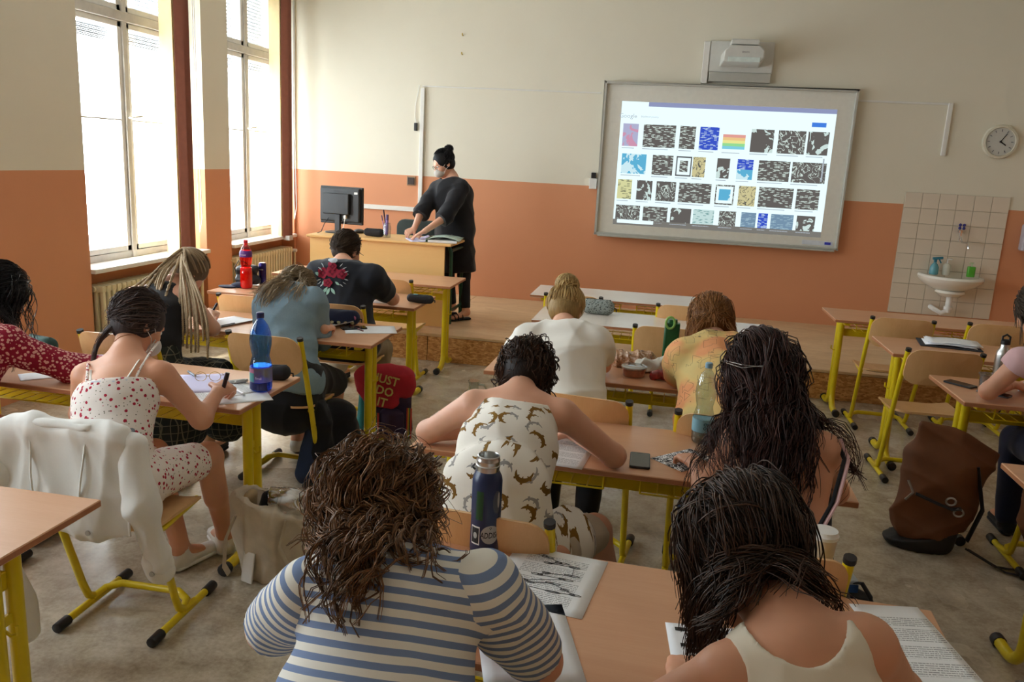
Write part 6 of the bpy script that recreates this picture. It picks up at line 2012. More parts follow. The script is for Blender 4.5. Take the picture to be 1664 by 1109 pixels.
for i in range(5):
    for q, (c, dz_) in enumerate((((178, 160, 120), .022), ((190, 110, 150), .05))):
        MB().ball((-.085 + .042 * i + .01 * q, -.0385 + .006 * q, dz_), (.012, .004, .014), 10, 6).build('owl_patch', simple(('tan patch', 'pink patch')[q], c, .8), r, smooth=True)
case('pencil_case', 'flat black pouch with a teal badge under the man\'s elbow', -1.66, 5.50, -.05, .20, .030, K_GREYF)
tb = MB().lathe([(0, 0), (.016, 0), (.016, .002), (0, .002)], 16).build('badge', simple('teal badge', (90, 180, 190), .5)); tb.parent = [o for o in COL.objects if o.name.startswith('pencil_case')][-1]; tb.location = (-.03, -.008, .060)
case('pencil_case', 'black box-shaped pouch right of the blue bottle', -1.672, 3.33, .3, .13, .034, simple('black pouch cloth', (24, 22, 26), .7, bump=.2), 1.0)
case('pencil_case', 'dark green zipped pencil case at the far left desk', -2.90, 3.36, -.25, .19, .042, simple('dark green canvas', (42, 74, 66), .8))
# phones
def phone(label, x, y, rz, c=None, z=DZ):
    r = thing('phone', label, 'phone', (x, y, z), rz)
    MB().prism(rrect(.072, .148, .009), 0.0005, .0085).build('phone_body', M_SL if c else K_PHB, r, bevel=.001)
    MB().prism(rrect(.067, .143, .007), .0085, .0090).build('phone_screen', K_SLATE, r)
    MB().prism(rrect(.02, .004, .0019, 2), .0090, .0093, Matrix.Translation((0, .066, 0))).build('earpiece', M_BLACKP, r)
M_SL = simple('slate metal', (110, 116, 122), .35, .6)
phone('black phone lying face up on the desk between two students', -.018, 2.808, .02)
phone('black phone at the corner of the desk with the steel bottle', 1.575, 4.50, .75)
phone('dark phone between the papers of the denim student', -1.76, 4.50, -.95)
phone('grey phone under the elbow beside the clear cup', 1.69, 4.36, .9, 1)
# papers
paper('white sheet before the braided student', -2.50, 4.36, -.35, mat=M_PAPER, curl=.006)
paper('blank white sheet at the right end of the denim student\'s desk', -1.66, 4.51, -1.15, mat=M_PAPER)
paper('curling white sheet under the denim student\'s hand', -1.90, 4.50, -.55, .15, .21, curl=.02)
paper('printed sheet under the marker of the student in roses', -1.80, 3.08, -.55, mat=K_TEXT)
paper('blank sheet under the printed one on the left middle desk', -1.72, 3.03, -.9, mat=M_PAPER, z=DZ - .0004)
paper('bluish sheet left of the blue bottle', -1.93, 3.16, .5, mat=K_LAV, z=DZ + .001)
paper('lavender sheet beyond the red sleeve', -2.64, 3.30, .2, .25, .2, mat=K_LAV, curl=.01)
paper('white sheet under the red sleeve at the desk\'s near edge', -2.62, 3.02, .8, .16, .12)
paper('white sheet under the arm of the student in the crocodile dress', -.30, 2.82, -.10, mat=K_TEXT)
paper('small printed sheet with a dark drawing beside the black phone', .145, 2.88, -.75, .15, .21, mat=K_DRAWN)
paper('white sheet under the elbow of the man in black', -1.92, 5.46, .2, .15, .2)
o = paper('printed sheet with circled words and connecting lines by the navy flask', -.215, 1.885, -.13, .25, .30, mat=K_TEXT)
ln = MB()
def ring(cx, cy, a, b): ln.tube([(cx + a * math.cos(t), cy + b * math.sin(t), .0022) for t in np.linspace(0, 2 * PI, 15)], .0007, 4)
pts = [(-.045, .115), (-.03, .108), (.015, .09), (-.02, .078), (.05, .08), (.055, .035), (-.01, .025), (-.03, .01), (.045, .01), (-.055, -.03), (-.04, -.035), (.02, -.02), (.055, -.04), (.085, -.055), (.03, -.06), (-.06, -.055)]
for i, (a, b) in enumerate(pts):
    ring(a, b, .012 + .004 * (i % 3), .004)
    if i: ln.tube([(pts[i - 1][0], pts[i - 1][1], .0022), (a, b, .0022)], .0007, 4)
ln.build('ink_drawing', M_INK, o)
paper('corner of a sheet under the striped elbow', -.22, 1.60, .3, .21, .297, mat=M_PAPER)
o = paper('sheet with lines blacked out beside the left hand of the student in cream', .175, 1.66, .1, .17, .22, mat=M_PAPER)
bb = None
for i in range(9):
    b_ = MB().box((-.005 + .01 * math.sin(i * 2.3), .085 - .021 * i, .0024), (.12 - .03 * (i % 3), .013, .0004)).build('black_bar', M_INK, o)
paper('long printed sheet at the right end of the nearest desk', .64, 1.82, .18, .17, .34, mat=K_TEXT)
# pens
def pen(label, a, b, c=(30, 28, 30), r0=.0055, cat='pen'):
    a, b = Vector(a), Vector(b)
    r = thing('pen', label, cat, tuple(a))
    d = b - a
    MB().tube([tuple(d * .10), tuple(d * .75)], r0, 10).build('barrel', simple('pen %d %d %d' % c, c, .35), r, smooth=True)
    MB().tube([tuple(d * 0), tuple(d * .10)], [.0012, r0 * .85], 8).build('tip', M_METAL, r, smooth=True)
    MB().tube([tuple(d * .75), tuple(d * 1.0)], [r0 * 1.12, r0], 10).build('cap', simple('pen cap %d %d %d' % c, tuple(max(0, v * .7) for v in c), .35), r, smooth=True)
    return r
H_ = at(360, 645, z=.775)
pen('black marker held upright by the student in roses', at(358, 648, z=.768), at(370, 606, z=.875), (52, 26, 34), .0085, 'marker')
pen('white pen lying left of the blue bottle', at(398, 642, z=.757), at(376, 628, z=.757), (222, 216, 220))
pen('pen with a black tip lying by the red glasses, near the white floral shoulder', at(318, 612, z=.757), at(306, 604, z=.757), (90, 110, 130))
pen('black marker in the braided student\'s fist', at(342, 512, z=.79), at(353, 493, z=.86), (24, 22, 28), .007, 'marker')
pen('black pen lying on the braided student\'s desk', at(357, 531, z=.756), at(381, 526, z=.756), (30, 26, 34))
pen('red pencil beside the denim student\'s phone', at(566, 528, z=.755), at(590, 538, z=.755), (150, 40, 40), .004, 'pencil')
pen('dark pencil lying on the printed sheet by the striped sleeve', at(842, 932, z=.757), at(818, 922, z=.757), (44, 30, 30), .005)
pen('green-black pen in the left hand of the student in cream', at(1176, 1062, z=.765), at(1192, 1040, z=.80), (40, 74, 66), .006)
# glasses with thin frame and earphones
g = thing('eyeglasses', 'thin brass-framed glasses lying on the left middle desk', 'glasses', tuple(at(338, 620, z=DZ)), .4)
for q in (-1, 1):
    MB().tube([(q * .03 + .024 * math.cos(t), 0, .022 + .021 * math.sin(t)) for t in np.linspace(0, 2 * PI, 17)], .0014, 5).build('rim', simple('brass wire', (178, 140, 70), .3, 1.0), g, smooth=True)
    MB().tube([(q * .056, 0, .028), (q * .06, .06, .012), (q * .045, .12, .004)], .0014, 5).build('temple_arm', simple('brass wire', (178, 140, 70), .3, 1.0), g, smooth=True)
MB().tube([(-.007, 0, .025), (.007, 0, .025)], .0014, 5).build('bridge', simple('brass wire', (178, 140, 70), .3, 1.0), g)
e = thing('necklace_heap', 'small heap of silvery chains left of the blue bottle', 'jewellery', tuple(at(385, 622, z=DZ)))
rs2 = np.random.RandomState(2)
for q in range(3):
    MB().tube([(.04 * math.cos(t * (1.5 + q * .4)) * (1 - .3 * q) + .01 * q, .028 * math.sin(t * 2.0 + q), .006 + .003 * q) for t in np.linspace(0, 6, 40)], .0026, 5).build('chain', M_METAL, e, smooth=True)
# navy steel flask
fx, fy = at(787, 893, z=DZ)[:2]
r = thing('steel_flask', 'navy steel flask with stickers on the nearest desk, open at the top', 'flask', (fx, fy, DZ))
NB = simple('navy powder coat', (24, 44, 84), .35, var=.05)
lathe_thing(r, 'flask_body', [(0, .002), (.036, 0), (.040, .005), (.040, .200), (.038, .212), (.031, .226), (.030, .228)], NB, 36)
lathe_thing(r, 'neck', [(.030, .226), (.0305, .238), (.032, .239), (.032, .243), (.030, .245), (.030, .252), (.0315, .254), (.0315, .258), (.030, .260), (.030, .268), (.0275, .270), (.026, .266), (.026, .16), (0, .15)], M_METAL, 36)
A0 = math.atan2(-fy, -fx)
def on_cyl(name, me_fn, ang, z, R_=.0405, mat=None):
    o = me_fn
    return o
def cyl_disc(name, ang, z, rad, mat, sq=False, R_=.0404, lift=0.0, w=None, h=None):
    vs, fs = [], []
    n = 28
    w = w or rad; h = h or rad
    if sq: ring_ = [(x * w, y * h) for x, y in ((-1, -1), (0, -1), (1, -1), (1, 0), (1, 1), (0, 1), (-1, 1), (-1, 0))]
    else: ring_ = [(w * math.cos(2 * PI * i / n), h * math.sin(2 * PI * i / n)) for i in range(n)]
    n = len(ring_)
    rr = R_ + lift
    def pt(x, y): a = ang + x / R_; return (rr * math.cos(a), rr * math.sin(a), z + y)
    vs.append(pt(0, 0))
    for k_ in (1 / 3, 2 / 3, 1):
        for x, y in ring_: vs.append(pt(x * k_, y * k_))
    for i in range(n):
        fs.append((0, 1 + i, 1 + (i + 1) % n))
        for k_ in range(2): fs.append((1 + k_ * n + i, 1 + (k_ + 1) * n + i, 1 + (k_ + 1) * n + (i + 1) % n, 1 + k_ * n + (i + 1) % n))
    return MB().add(vs, fs).build(name, mat, r)
ST1 = simple('pale grey sticker', (176, 178, 176), .5)
cyl_disc('round_sticker', A0 + .35, .060, .026, ST1, lift=.0002)
me = text_mesh('ADDISA', .0155, .0002, .1, .0002)
for v_ in me.vertices:
    a = A0 + .35 + v_.co.x / .0408
    v_.co = Vector((.0409 * math.cos(a), .0409 * math.sin(a), .058 + v_.co.y * 1.5))
link_mesh('sticker_lettering', me, M_INK, r, False)
MB().tube([(.0409 * math.cos(A0 + .35 + x / .041), .0409 * math.sin(A0 + .35 + x / .041), .079 + y) for x, y in ((0, -.004), (-.003, .001), (-.0015, .003), (0, .0015), (.0015, .003), (.003, .001), (0, -.004))], .0006, 4).build('heart_mark', M_INK, r)
cyl_disc('square_sticker', A0 - .72, .055, .016, M_WHITE, True, w=.014, h=.026, lift=.0002)
cyl_disc('square_sticker', A0 - .72, .055, .016, M_INK, True, w=.012, h=.022, lift=.0004)
cyl_disc('portrait_patch', A0 - .70, .055, .016, ST1, w=.006, h=.009, lift=.0006)
cyl_disc('dark_sticker', A0 + .75, .150, .016, simple('slate sticker', (70, 78, 92), .45), w=.013, h=.032, lift=.0002)
cyl_disc('white_mark', A0 + .88, .155, .016, ST1, w=.004, h=.022, lift=.0004)
cyl_disc('green_strip', A0 - .45, .14, .016, simple('dark green strip', (18, 74, 44), .3), True, w=.010, h=.04, lift=.0002)  # tall narrow dark green rectangle on the flask wall
MB().tube([(-.034, .0, .225), (-.043, .0, .232), (-.036, .0, .24)], .003, 6).build('lug', M_BLACKP, r, smooth=True)
# steel bottle and cup on the right
r = thing('steel_bottle', 'brushed steel bottle with black loop cap on the right-hand desk', 'bottle', (1.80, 4.62, DZ))
lathe_thing(r, 'bottle_body', [(0, .001), (.034, 0), (.036, .005), (.036, .155), (.033, .172), (.022, .190), (.021, .215)], M_METAL)
lathe_thing(r, 'cap', [(.023, .212), (.023, .232), (.015, .238), (0, .238)], M_BLACKP)
MB().tube([(-.018, 0, .232), (-.018, 0, .252), (0, 0, .264), (.018, 0, .252), (.018, 0, .232)], .006, 8).build('loop', M_BLACKP, r, smooth=True)
r = thing('plastic_cup', 'clear plastic tub standing before the steel bottle', 'cup', (1.69, 4.47, DZ))
lathe_thing(r, 'cup_wall', [(0, .002), (.034, .002), (.042, .07), (.046, .072), (.046, .078), (.041, .078), (.033, .004)], clear_mat('milky plastic', (216, 210, 204), .2, .25))
sdf_thing('tissue', 'crumpled white tissue beside the arm at the right edge', 'tissue', (1.90, 4.52, DZ), [('tissue_ball', [Ell((0, 0, .015), (.055, .045, .03))], M_PAPER, .004, .02, dict(fs=3, seed=4, cuts=[((0, 0, .001), (0, 0, -1))]))])
# folder on R1
r = thing('folder', 'dark folder with loose white papers on the desk behind the steel bottle', 'folder', (1.85, 5.60, DZ), -.15)
MB().box((0, 0, .004), (.36, .25, .006)).build('cover', K_GREYF, r, bevel=.002)
for i in range(4):
    MB().grid(lambda u, v, i=i: ((u - .5) * .3 + .012 * i, (v - .5) * .21 + .01 * i, .010 + .003 * i + .010 * abs(math.sin(3 * u + i))), 8, 6).build('sheet', M_PAPER, r, smooth=True, thick=.0006)
# food on M2
def crumple(name, label, cat, loc, prims, mat, amp, seed, fs=2.5, vox=.005, rz=0):
    return sdf_thing(name, label, cat, loc, [(name + '_film' if False else 'wrapping', prims, mat, vox, amp, dict(seed=seed, fs=fs, k=.02, cuts=[((0, 0, .001), (0, 0, -1))]))], rz)
K_BREAD = NT('bread in clear film'); v_ = K_BREAD.coords(); K_BREAD.color(K_BREAD.ramp(K_BREAD.noise(v_, 34, 4, .7, 1), [(.35, (104, 66, 40)), (.5, (176, 128, 88)), (.66, (226, 204, 184))])); K_BREAD.set(.25, 0, .6)
crumple('bread_bag', 'film-wrapped brown rolls lying behind the white T-shirt', 'food', (-.10, 4.20, DZ), [Seg((-.08, .0, .03), (.08, .02, .03), .045, None, .05), Ell((.02, .02, .04), (.09, .05, .045))], K_BREAD.m, .016, 3)
r = thing('food_tub', 'round clear tub of pinkish food with a lid before the rolls', 'food', (-.095, 4.03, DZ))
lathe_thing(r, 'tub', [(0, .001), (.054, .001), (.062, .042), (.062, .046)], clear_mat('clear tub', (240, 226, 216), .15, .15))
lathe_thing(r, 'food', [(0, .003), (.051, .003), (.058, .036), (0, .038)], simple('pink food', (206, 128, 96), .5, var=.2, scale=60))
lathe_thing(r, 'lid', [(.064, .044), (.066, .050), (.060, .053), (0, .051)], clear_mat('clear lid', (232, 236, 232), .3, .15))
crumple('paper_bag', 'open white bag with green print beside the green bottle', 'bag', (.0, 4.13, DZ), [Seg((-.06, .0, .02), (.05, .02, .03), .035, None, .05), Ell((.055, .02, .045), (.035, .03, .045))], simple('white film bag', (226, 224, 214), .35), .016, 7)
crumple('cooked_pack', 'small clear pack of dark red food at the desk\'s edge', 'food', (.045, 4.00, DZ), [Seg((-.035, 0, .018), (.035, 0, .018), .026, None, .03)], simple('dark red food', (142, 44, 40), .25, var=.2, scale=50), .010, 9)
r = thing('green_bottle', 'dark green upright drinks carton-like bottle with a loop lid', 'bottle', (.075, 4.22, DZ))
MB().prism(rrect(.078, .06, .014), 0.001, .25).build('bottle_body', simple('dark green shell', (14, 92, 44), .4), r, bevel=.004, smooth=True)
MB().lathe([(0, .248), (.026, .248), (.024, .268), (0, .270)], 20).build('lid', simple('dark green shell', (14, 92, 44), .4), r, smooth=True)
MB().tube([(-.012 + .022 * math.cos(t), -.036, .255 + .03 * math.sin(t)) for t in np.linspace(0, 2 * PI, 17)], .006, 8).build('loop', simple('lime strap', (150, 206, 110), .5), r, smooth=True)
r = thing('thin_bottle', 'thin grey bottle standing right of the green one', 'bottle', (.135, 4.26, DZ))
lathe_thing(r, 'bottle_body', [(0, .001), (.020, .001), (.021, .09), (.016, .12), (.009, .13), (.009, .15)], simple('grey-green bottle', (70, 84, 80), .4))
lathe_thing(r, 'cap', [(0, .17), (.010, .168), (.010, .150)], simple('pale green cap', (130, 190, 110), .4))
# things on the floor
r = sdf_thing('cloth_tote', 'open beige cloth tote full of things, on the floor by the white shoes', 'bag', (-1.50, 2.96, 0), [
    ('bag_body', [Seg((0, 0, .03), (0, .0, .33), .15, .19, .08, .11), Ell((0, 0, .40), (.145, .075, .12), op=-1)], simple('beige tote cloth', (206, 194, 174), .85, bump=.1), .009, .022, dict(seed=3, k=.03, cuts=[((0, 0, .34), (.25, 0, 1)), ((0, 0, .002), (0, 0, -1))])),
    ('plastic_wrap', [Ell((.06, 0, .33), (.085, .07, .08))], clear_mat('crinkled plastic', (228, 226, 222), .3, .15), .008, .02, dict(seed=5, fs=2)),
    ('dark_pouch', [Seg((-.05, 0, .25), (-.02, 0, .35), .035, None, .03)], C_BLACK, .008, .004, {}),
    ('box_edge', [Seg((-.11, -.01, .22), (-.10, -.01, .355), .022, None, .045)], simple('kraft board', (176, 152, 116), .8), .007, 0, {})])
MB().tube([(-.12, -.10, .30), (-.155, -.12, .20), (-.165, -.12, .08), (-.15, -.11, .04)], .016, 6, flat=.25).build('strap', simple('beige tote cloth', (206, 194, 174), .85), r, smooth=True)
MB().tube([(.10, -.10, .31), (.08, -.12, .2), (.13, -.12, .1)], .014, 6, flat=.25).build('strap', simple('beige tote cloth', (206, 194, 174), .85), r, smooth=True)
MB().box((-.07, -.098, .075), (.06, .008, .13), rx=-.15, rz=-.3).build('white_tag', M_WHITE, r, bevel=.003)
KR_, KN_, KT_ = simple('red canvas', (178, 24, 44), .8, bump=.1), simple('plum canvas', (48, 28, 62), .8, bump=.1), simple('teal canvas', (66, 160, 164), .8, bump=.1)
bp = sdf_thing('backpack', 'colourful backpack with a red flap on the floor under the denim student\'s desk', 'backpack', (-1.64, 4.80, 0), [
    ('bag_body', [Seg((0, 0, .06), (0, 0, .28), .17, .15, .10, .09), Ell((0, .0, .3), (.15, .10, .10))], KN_, .009, .010, dict(k=.04, cuts=[((0, 0, .002), (0, 0, -1))])),
    ('flap', [Seg((-.13, -.03, .36), (.10, -.02, .37), .085, None, .11, None, (0, 1, 0)), Seg((-.05, -.08, .36), (.02, -.125, .22), .14, .10, .03, .02)], KR_, .008, .008, dict(k=.03, seed=8, label='red flap', cuts=[((0, 0, .20), (0, -.2, -1))])),
    ('side_panel', [Seg((-.15, -.02, .08), (-.14, -.02, .26), .05, .045, .08)], KT_, .008, .008, dict(label='teal side pocket')),
    ('front_pocket', [Seg((.06, -.10, .07), (.06, -.10, .18), .085, .08, .04)], KN_, .008, .006, dict(seed=3))])
for i, c in enumerate(((196, 60, 50), (226, 176, 60), (40, 120, 70), (196, 60, 50))):
    MB().box((-.055 + .011 * i, -.128, .10), (.011, .006, .17)).build('woven_strap', simple('woven stripe %d' % i, c, .8), bp)
    MB().box((.150 + .008 * i, -.07, .12), (.010, .006, .2), rz=.5).build('woven_strap', simple('woven stripe %d' % i, c, .8), bp)
MG = simple('gold print', (206, 190, 110), .6)
for i, tx in enumerate(('JUST', 'DO', 'IT')):
    lettering('flap_lettering', tx, .075, MG, bp, Matrix.Translation((.03 - .01 * i, -.118 - .017 * i, .40 - .068 * i)) @ Matrix.Rotation(1.25, 4, 'X') @ Matrix.Rotation(-.15, 4, 'Z'), bold=.0015)
sdf_thing('dark_bag', 'slumped black and navy bag hanging from the denim student\'s chair', 'bag', (-1.72, 4.0, 0), [
    ('bag_body', [Seg((.04, .12, .12), (.02, .1, .36), .13, .11, .09, .08), Seg((-.02, .0, .10), (-.03, -.02, .42), .075, .05, .06)], C_BLACK, .009, .016, dict(seed=5, k=.04, cuts=[((0, 0, .002), (0, 0, -1))])),
    ('navy_sleeve', [Seg((-.09, -.05, .04), (-.05, .0, .40), .065, .045, .05)], C_JEAN, .009, .014, dict(seed=6, label='navy trouser-like cloth'))])
sdf_thing('snack_packet', 'red packet with a white crumpled end on the floor by the glass jug', 'packet', (-1.40, 5.28, 0), [
    ('wrapper', [Seg((0, -.06, .03), (.06, .08, .05), .045, None, .025)], simple('red wrapper', (206, 36, 40), .35), .006, .006, dict(seed=2)),
    ('crumpled_end', [Ell((-.02, -.11, .03), (.04, .05, .03))], M_WHITE, .005, .018, dict(seed=3, fs=3))])
r = thing('glass_jug', 'clear glass jug with a handle standing on the floor', 'jug', tuple(at(768, 668, z=0) * V(1, 1, 0)))
lathe_thing(r, 'jug_body', [(0, .004), (.065, 0), (.078, .03), (.080, .09), (.066, .135), (.036, .165), (.034, .20), (.042, .225)], clear_mat('jug glass', (226, 232, 228), .10, .03))
MB().tube([(.036, 0, .20), (.075, 0, .20), (.10, 0, .16), (.085, 0, .12), (.074, 0, .11)], .008, 8).build('handle', clear_mat('jug glass', (226, 232, 228), .10, .03) if False else M_HG if 'M_HG' in globals() else clear_mat('jug handle glass', (220, 228, 226), .15, .03), r, smooth=True)
sdf_thing('navy_bag', 'navy cloth bag on the floor under the crocodile-dress student\'s desk', 'bag', (-.70, 2.95, 0), [('bag_body', [Seg((0, 0, .08), (0, 0, .40), .12, .09, .09, .07)], C_NAVY, .009, .015, dict(cuts=[((0, 0, .002), (0, 0, -1))]))])
r = sdf_thing('plastic_bag', 'white plastic carrier bag hanging at the braided student\'s desk end', 'bag', (-2.20, 4.20, .22), [('bag_body', [Seg((0, 0, .08), (0, 0, .26), .10, .07, .06, .03)], simple('white film', (224, 222, 220), .35), .007, .022, dict(fs=2, seed=4))])
for q in (-1, 1): MB().tube([(q * .04, 0, .28), (q * .03, 0, .36), (0, 0, .395)], .006, 6, flat=.3).build('handle', simple('white film', (224, 222, 220), .35), r, smooth=True)
# fine striped bag with black edge
fb = thing('striped_bag', 'fine-striped grey fabric bag with a black edge behind the nearest desk', 'bag', (.03, 2.30, 0))
v, f = sdf_mesh([Seg((.03 - .02, 2.30, .10), (.03, 2.30, .42), .15, .13, .10, .09), Ell((.02, 2.30, .50), (.13, .09, .08))], .008, .04, cuts=[((0, 0, .002), (0, 0, -1))])
ax_ = v[:, 2] + .12 * v[:, 0]
v = folds(v, vnormals(v, f), .010, 5)
mesh_obj('bag_body', v, f, C_FINE, fb, attr={'axial': ax_})
v, f = sdf_mesh([Seg((.185, 2.28, .06), (.165, 2.28, .56), .045, .04, .10, .09)], .008, .02, cuts=[((0, 0, .002), (0, 0, -1))])
mesh_obj('side_panel', v, f, C_BLACK, fb)
# black box bag with tablet, tissues and cup
bx = sdf_thing('rucksack', 'black rucksack with buckled straps on the floor beyond the nearest desk', 'backpack', (.72, 2.80, 0), [('bag_body', [Seg((0, 0, .06), (0, .0, .30), .13, .12, .11, .10)], C_BLACK, .009, .010, dict(cuts=[((0, 0, .34), (0, 0, 1)), ((0, 0, .002), (0, 0, -1))]))])
MB().tube([(.0, .02, .32), (.02, .04, .38), (.06, .0, .40), (.09, -.02, .36), (.10, -.03, .22)], .014, 6, flat=.3).build('strap', C_BLACK, bx, smooth=True)
tbx = thing('tablet', 'dark tablet with a silver rim lying on the rucksack', 'tablet', (.69, 2.74, .342), .5)
MB().prism(rrect(.17, .24, .01), .0, .008).build('tablet_body', M_METAL, tbx, bevel=.001)
MB().prism(rrect(.16, .23, .008), .008, .009).build('tablet_screen', K_SLATE, tbx)
tis = thing('tissue_pack', 'blue and white pack of tissues on the dark tablet', 'tissues', (.71, 2.84, .352), .15)
MB().box((0, 0, .025), (.12, .07, .05)).build('pack_body', simple('pale blue film', (196, 210, 228), .35), tis, bevel=.008)
MB().box((0, -.0355, .018), (.118, .001, .03)).build('blue_band', simple('blue band', (56, 104, 180), .4), tis)
lettering('pack_lettering', 'Bliss', .03, simple('navy print', (40, 46, 110), .5), tis, Matrix.Translation((0, 0.0, .0505)), bold=.0005)
cp = thing('paper_cup', 'pale takeaway cup with a white lid behind the dark hair', 'cup', tuple(at(1332, 925, z=DZ)))
lathe_thing(cp, 'cup_wall', [(0, .001), (.026, .001), (.034, .095)], simple('pale cup', (206, 186, 160), .5))
lathe_thing(cp, 'lid', [(.036, .093), (.037, .102), (.034, .106), (.033, .114), (0, .115)], M_WHITE)
# brown bags
KB = simple('brown waxed canvas', (112, 66, 34), .75, bump=.15, var=.12, scale=6)
KD = simple('black base leather', (26, 22, 22), .6)
b1 = sdf_thing('roll_top_backpack', 'large brown canvas roll-top backpack with a black base leaning on the floor', 'backpack', (1.45, 4.10, 0), [
    ('bag_body', [Seg((-.06, .0, .10), (.0, .05, .42), .17, .19, .10, .10), Seg((.0, .05, .42), (.05, .06, .56), .19, .20, .09, .03)], KB, .009, .018, dict(seed=11, k=.04, cuts=[((0, 0, .085), (.25, 0, -1))])),
    ('base', [Seg((-.085, 0, .055), (-.078, 0, .11), .172, None, .105)], KD, .009, .004, dict(cuts=[((0, 0, .10), (-.25, 0, 1)), ((0, 0, .002), (0, 0, -1))], label='black base'))])
MB().tube([(-.16, -.10, .31), (-.06, -.13, .28), (.0, -.125, .26), (.04, -.13, .27)], .016, 8, flat=.4).build('front_strap', KD, b1, smooth=True)
for q, (a, b, c) in enumerate(((-.01, -.13, .30), (.03, -.135, .25))):
    MB().tube([(a + .022 * math.cos(t), b, c + .018 * math.sin(t)) for t in np.linspace(0, 2 * PI, 15)], .005, 6).build('buckle', M_METAL, b1, smooth=True)
MB().tube([(-.19, -.06, .36), (-.17, -.09, .31), (-.20, -.09, .27)], .006, 6).build('carabiner', M_METAL, b1, smooth=True)
MB().tube([(.10, -.10, .06), (.22, -.16, .012), (.34, -.16, .010), (.44, -.20, .010)], .012, 6, flat=.3).tube([(.12, -.08, .05), (.25, -.2, .010), (.32, -.22, .010)], .010, 6, flat=.3).build('loose_strap', KD, b1, smooth=True)
MB().tube([(.12, -.02, .45), (.16, -.06, .25), (.12, -.05, .08)], .022, 8, flat=.3).build('shoulder_strap', KD, b1, smooth=True)
sdf_thing('brown_bag', 'second brown canvas bag slumped behind the roll-top one at the right', 'bag', (1.86, 3.86, 0), [
    ('bag_body', [Seg((0, 0, .30), (.02, .05, .50), .17, .15, .10, .09), Seg((.0, 0, .10), (.0, 0, .32), .11, .15, .09)], KB, .010, .022, dict(seed=13, k=.05, cuts=[((0, 0, .002), (0, 0, -1))])),
    ('red_pouch', [Ell((.09, -.12, .40), (.09, .05, .06))], simple('red pouch', (176, 24, 44), .6), .008, .006, dict(label='red pouch'))])
tr = sdf_thing('translucent_bag', 'translucent grey plastic bag at the bottom right corner', 'bag', (1.12, 2.20, 0), [('bag_body', [Seg((0, 0, .10), (0, 0, .36), .14, .15, .09, .08)], clear_mat('milky grey film', (200, 194, 182), .35, .3), .008, .022, dict(fs=2, seed=7, cuts=[((0, 0, .002), (0, 0, -1))])), ('contents', [Seg((0, 0, .08), (0, 0, .22), .10, None, .06)], C_BEIGE, .009, .01, {})])

# white denim jacket draped over the chair back
jk = thing('denim_jacket', 'white denim jacket draped over the back of a chair', 'jacket', (-1.86, 2.28, 0), .02)
WJ = denim('white denim', (222, 220, 216), (240, 238, 234))
cx, cy = -1.87, 2.26
def J_(name, prims, seed, fold=.014, cuts=(), vox=.009, k=.035):
    v, f = sdf_mesh(prims, vox, k, cuts); v = folds(v, vnormals(v, f), fold, seed, .9)
    return mesh_obj(name, v, f, WJ, jk)
J_('jacket_body', [Seg((cx - .20, cy, .84), (cx + .19, cy - .0, .84), .035, None, .040), Seg((cx, cy - .035, .83), (cx - .01, cy - .055, .52), .235, .27, .022, .026, (1, 0, 0)), Seg((cx, cy + .055, .82), (cx, cy + .09, .60), .21, .20, .016, .016, (1, 0, 0)),
                   Seg((cx - .20, cy - .03, .80), (cx - .30, cy - .02, .60), .07, .07, .05)], 31)
J_('sleeve', [Seg((cx + .215, cy - .0, .80), (cx + .27, cy - .03, .60), .062, .056, .045), Seg((cx + .27, cy - .03, .60), (cx + .30, cy + .02, .37), .056, .045, .040)], 33, cuts=[((cx + .30, cy, .375), (.1, 0, -1))])
J_('sleeve', [Seg((cx - .24, cy - .02, .80), (cx - .24, cy - .08, .50), .065, .055, .045), Seg((cx - .24, cy - .08, .50), (cx - .13, cy - .10, .13), .055, .042, .036)], 34)
J_('waistband', [Seg((cx - .245, cy - .058, .525), (cx + .175, cy - .058, .525), .014, None, .024, None, (0, 1, 0))], 35, .004)
J_('cuff', [Seg((cx + .292, cy + .012, .40), (cx + .30, cy + .02, .36), .050, None, .044)], 36, .002)
J_('collar', [Seg((cx - .10, cy - .025, .858), (cx + .10, cy - .025, .858), .014, None, .024)], 37, .004)
for (x, y, z) in ((cx + .12, cy - .095, .527), (cx + .30, cy - .035, .375), (cx - .20, cy - .09, .51)):
    MB(Matrix.Translation(-Vector((-1.86, 2.28, 0)))).lathe([(0, 0), (.009, 0), (.009, .004), (0, .005)], 14, Matrix.Translation((x, y, z)) @ Matrix.Rotation(PI / 2, 4, 'X')).build('button', M_METAL, jk)
for dx in (-.10, .10):
    MB(Matrix.Translation(-Vector((-1.86, 2.28, 0)))).tube([(cx + dx, cy - .05, .83), (cx + dx * .9, cy - .075, .70), (cx + dx * .75, cy - .085, .55)], .0035, 5).build('seam', WJ, jk, smooth=True)

# teacher's desk things
TZ = SH + .768
mo = thing('monitor', 'black computer monitor seen from behind on the teacher\'s desk', 'monitor', (-3.0, 7.32, TZ), -.12)
MBK = simple('monitor back plastic', (46, 48, 50), .38, var=.04)
MB().box((0, .02, .255), (.44, .03, .345)).build('bezel', MBK, mo, bevel=.006)
MB().box((0, -.012, .26), (.41, .04, .31), taper=1).build('rear_shell', MBK, mo, bevel=.012)
MB().box((-.02, -.045, .27), (.27, .05, .19)).build('electronics_hump', simple('monitor hump', (34, 36, 38), .35), mo, bevel=.008)
MB().box((0, .036, .255), (.40, .002, .30)).build('screen', K_SLATE, mo)
MB().box((-.01, -.04, .10), (.055, .03, .17)).build('stand_neck', MBK, mo, bevel=.006)
MB().prism(rrect(.24, .17, .05), 0, .014, Matrix.Translation((-.01, -.02, 0))).build('stand_foot', MBK, mo, bevel=.003)
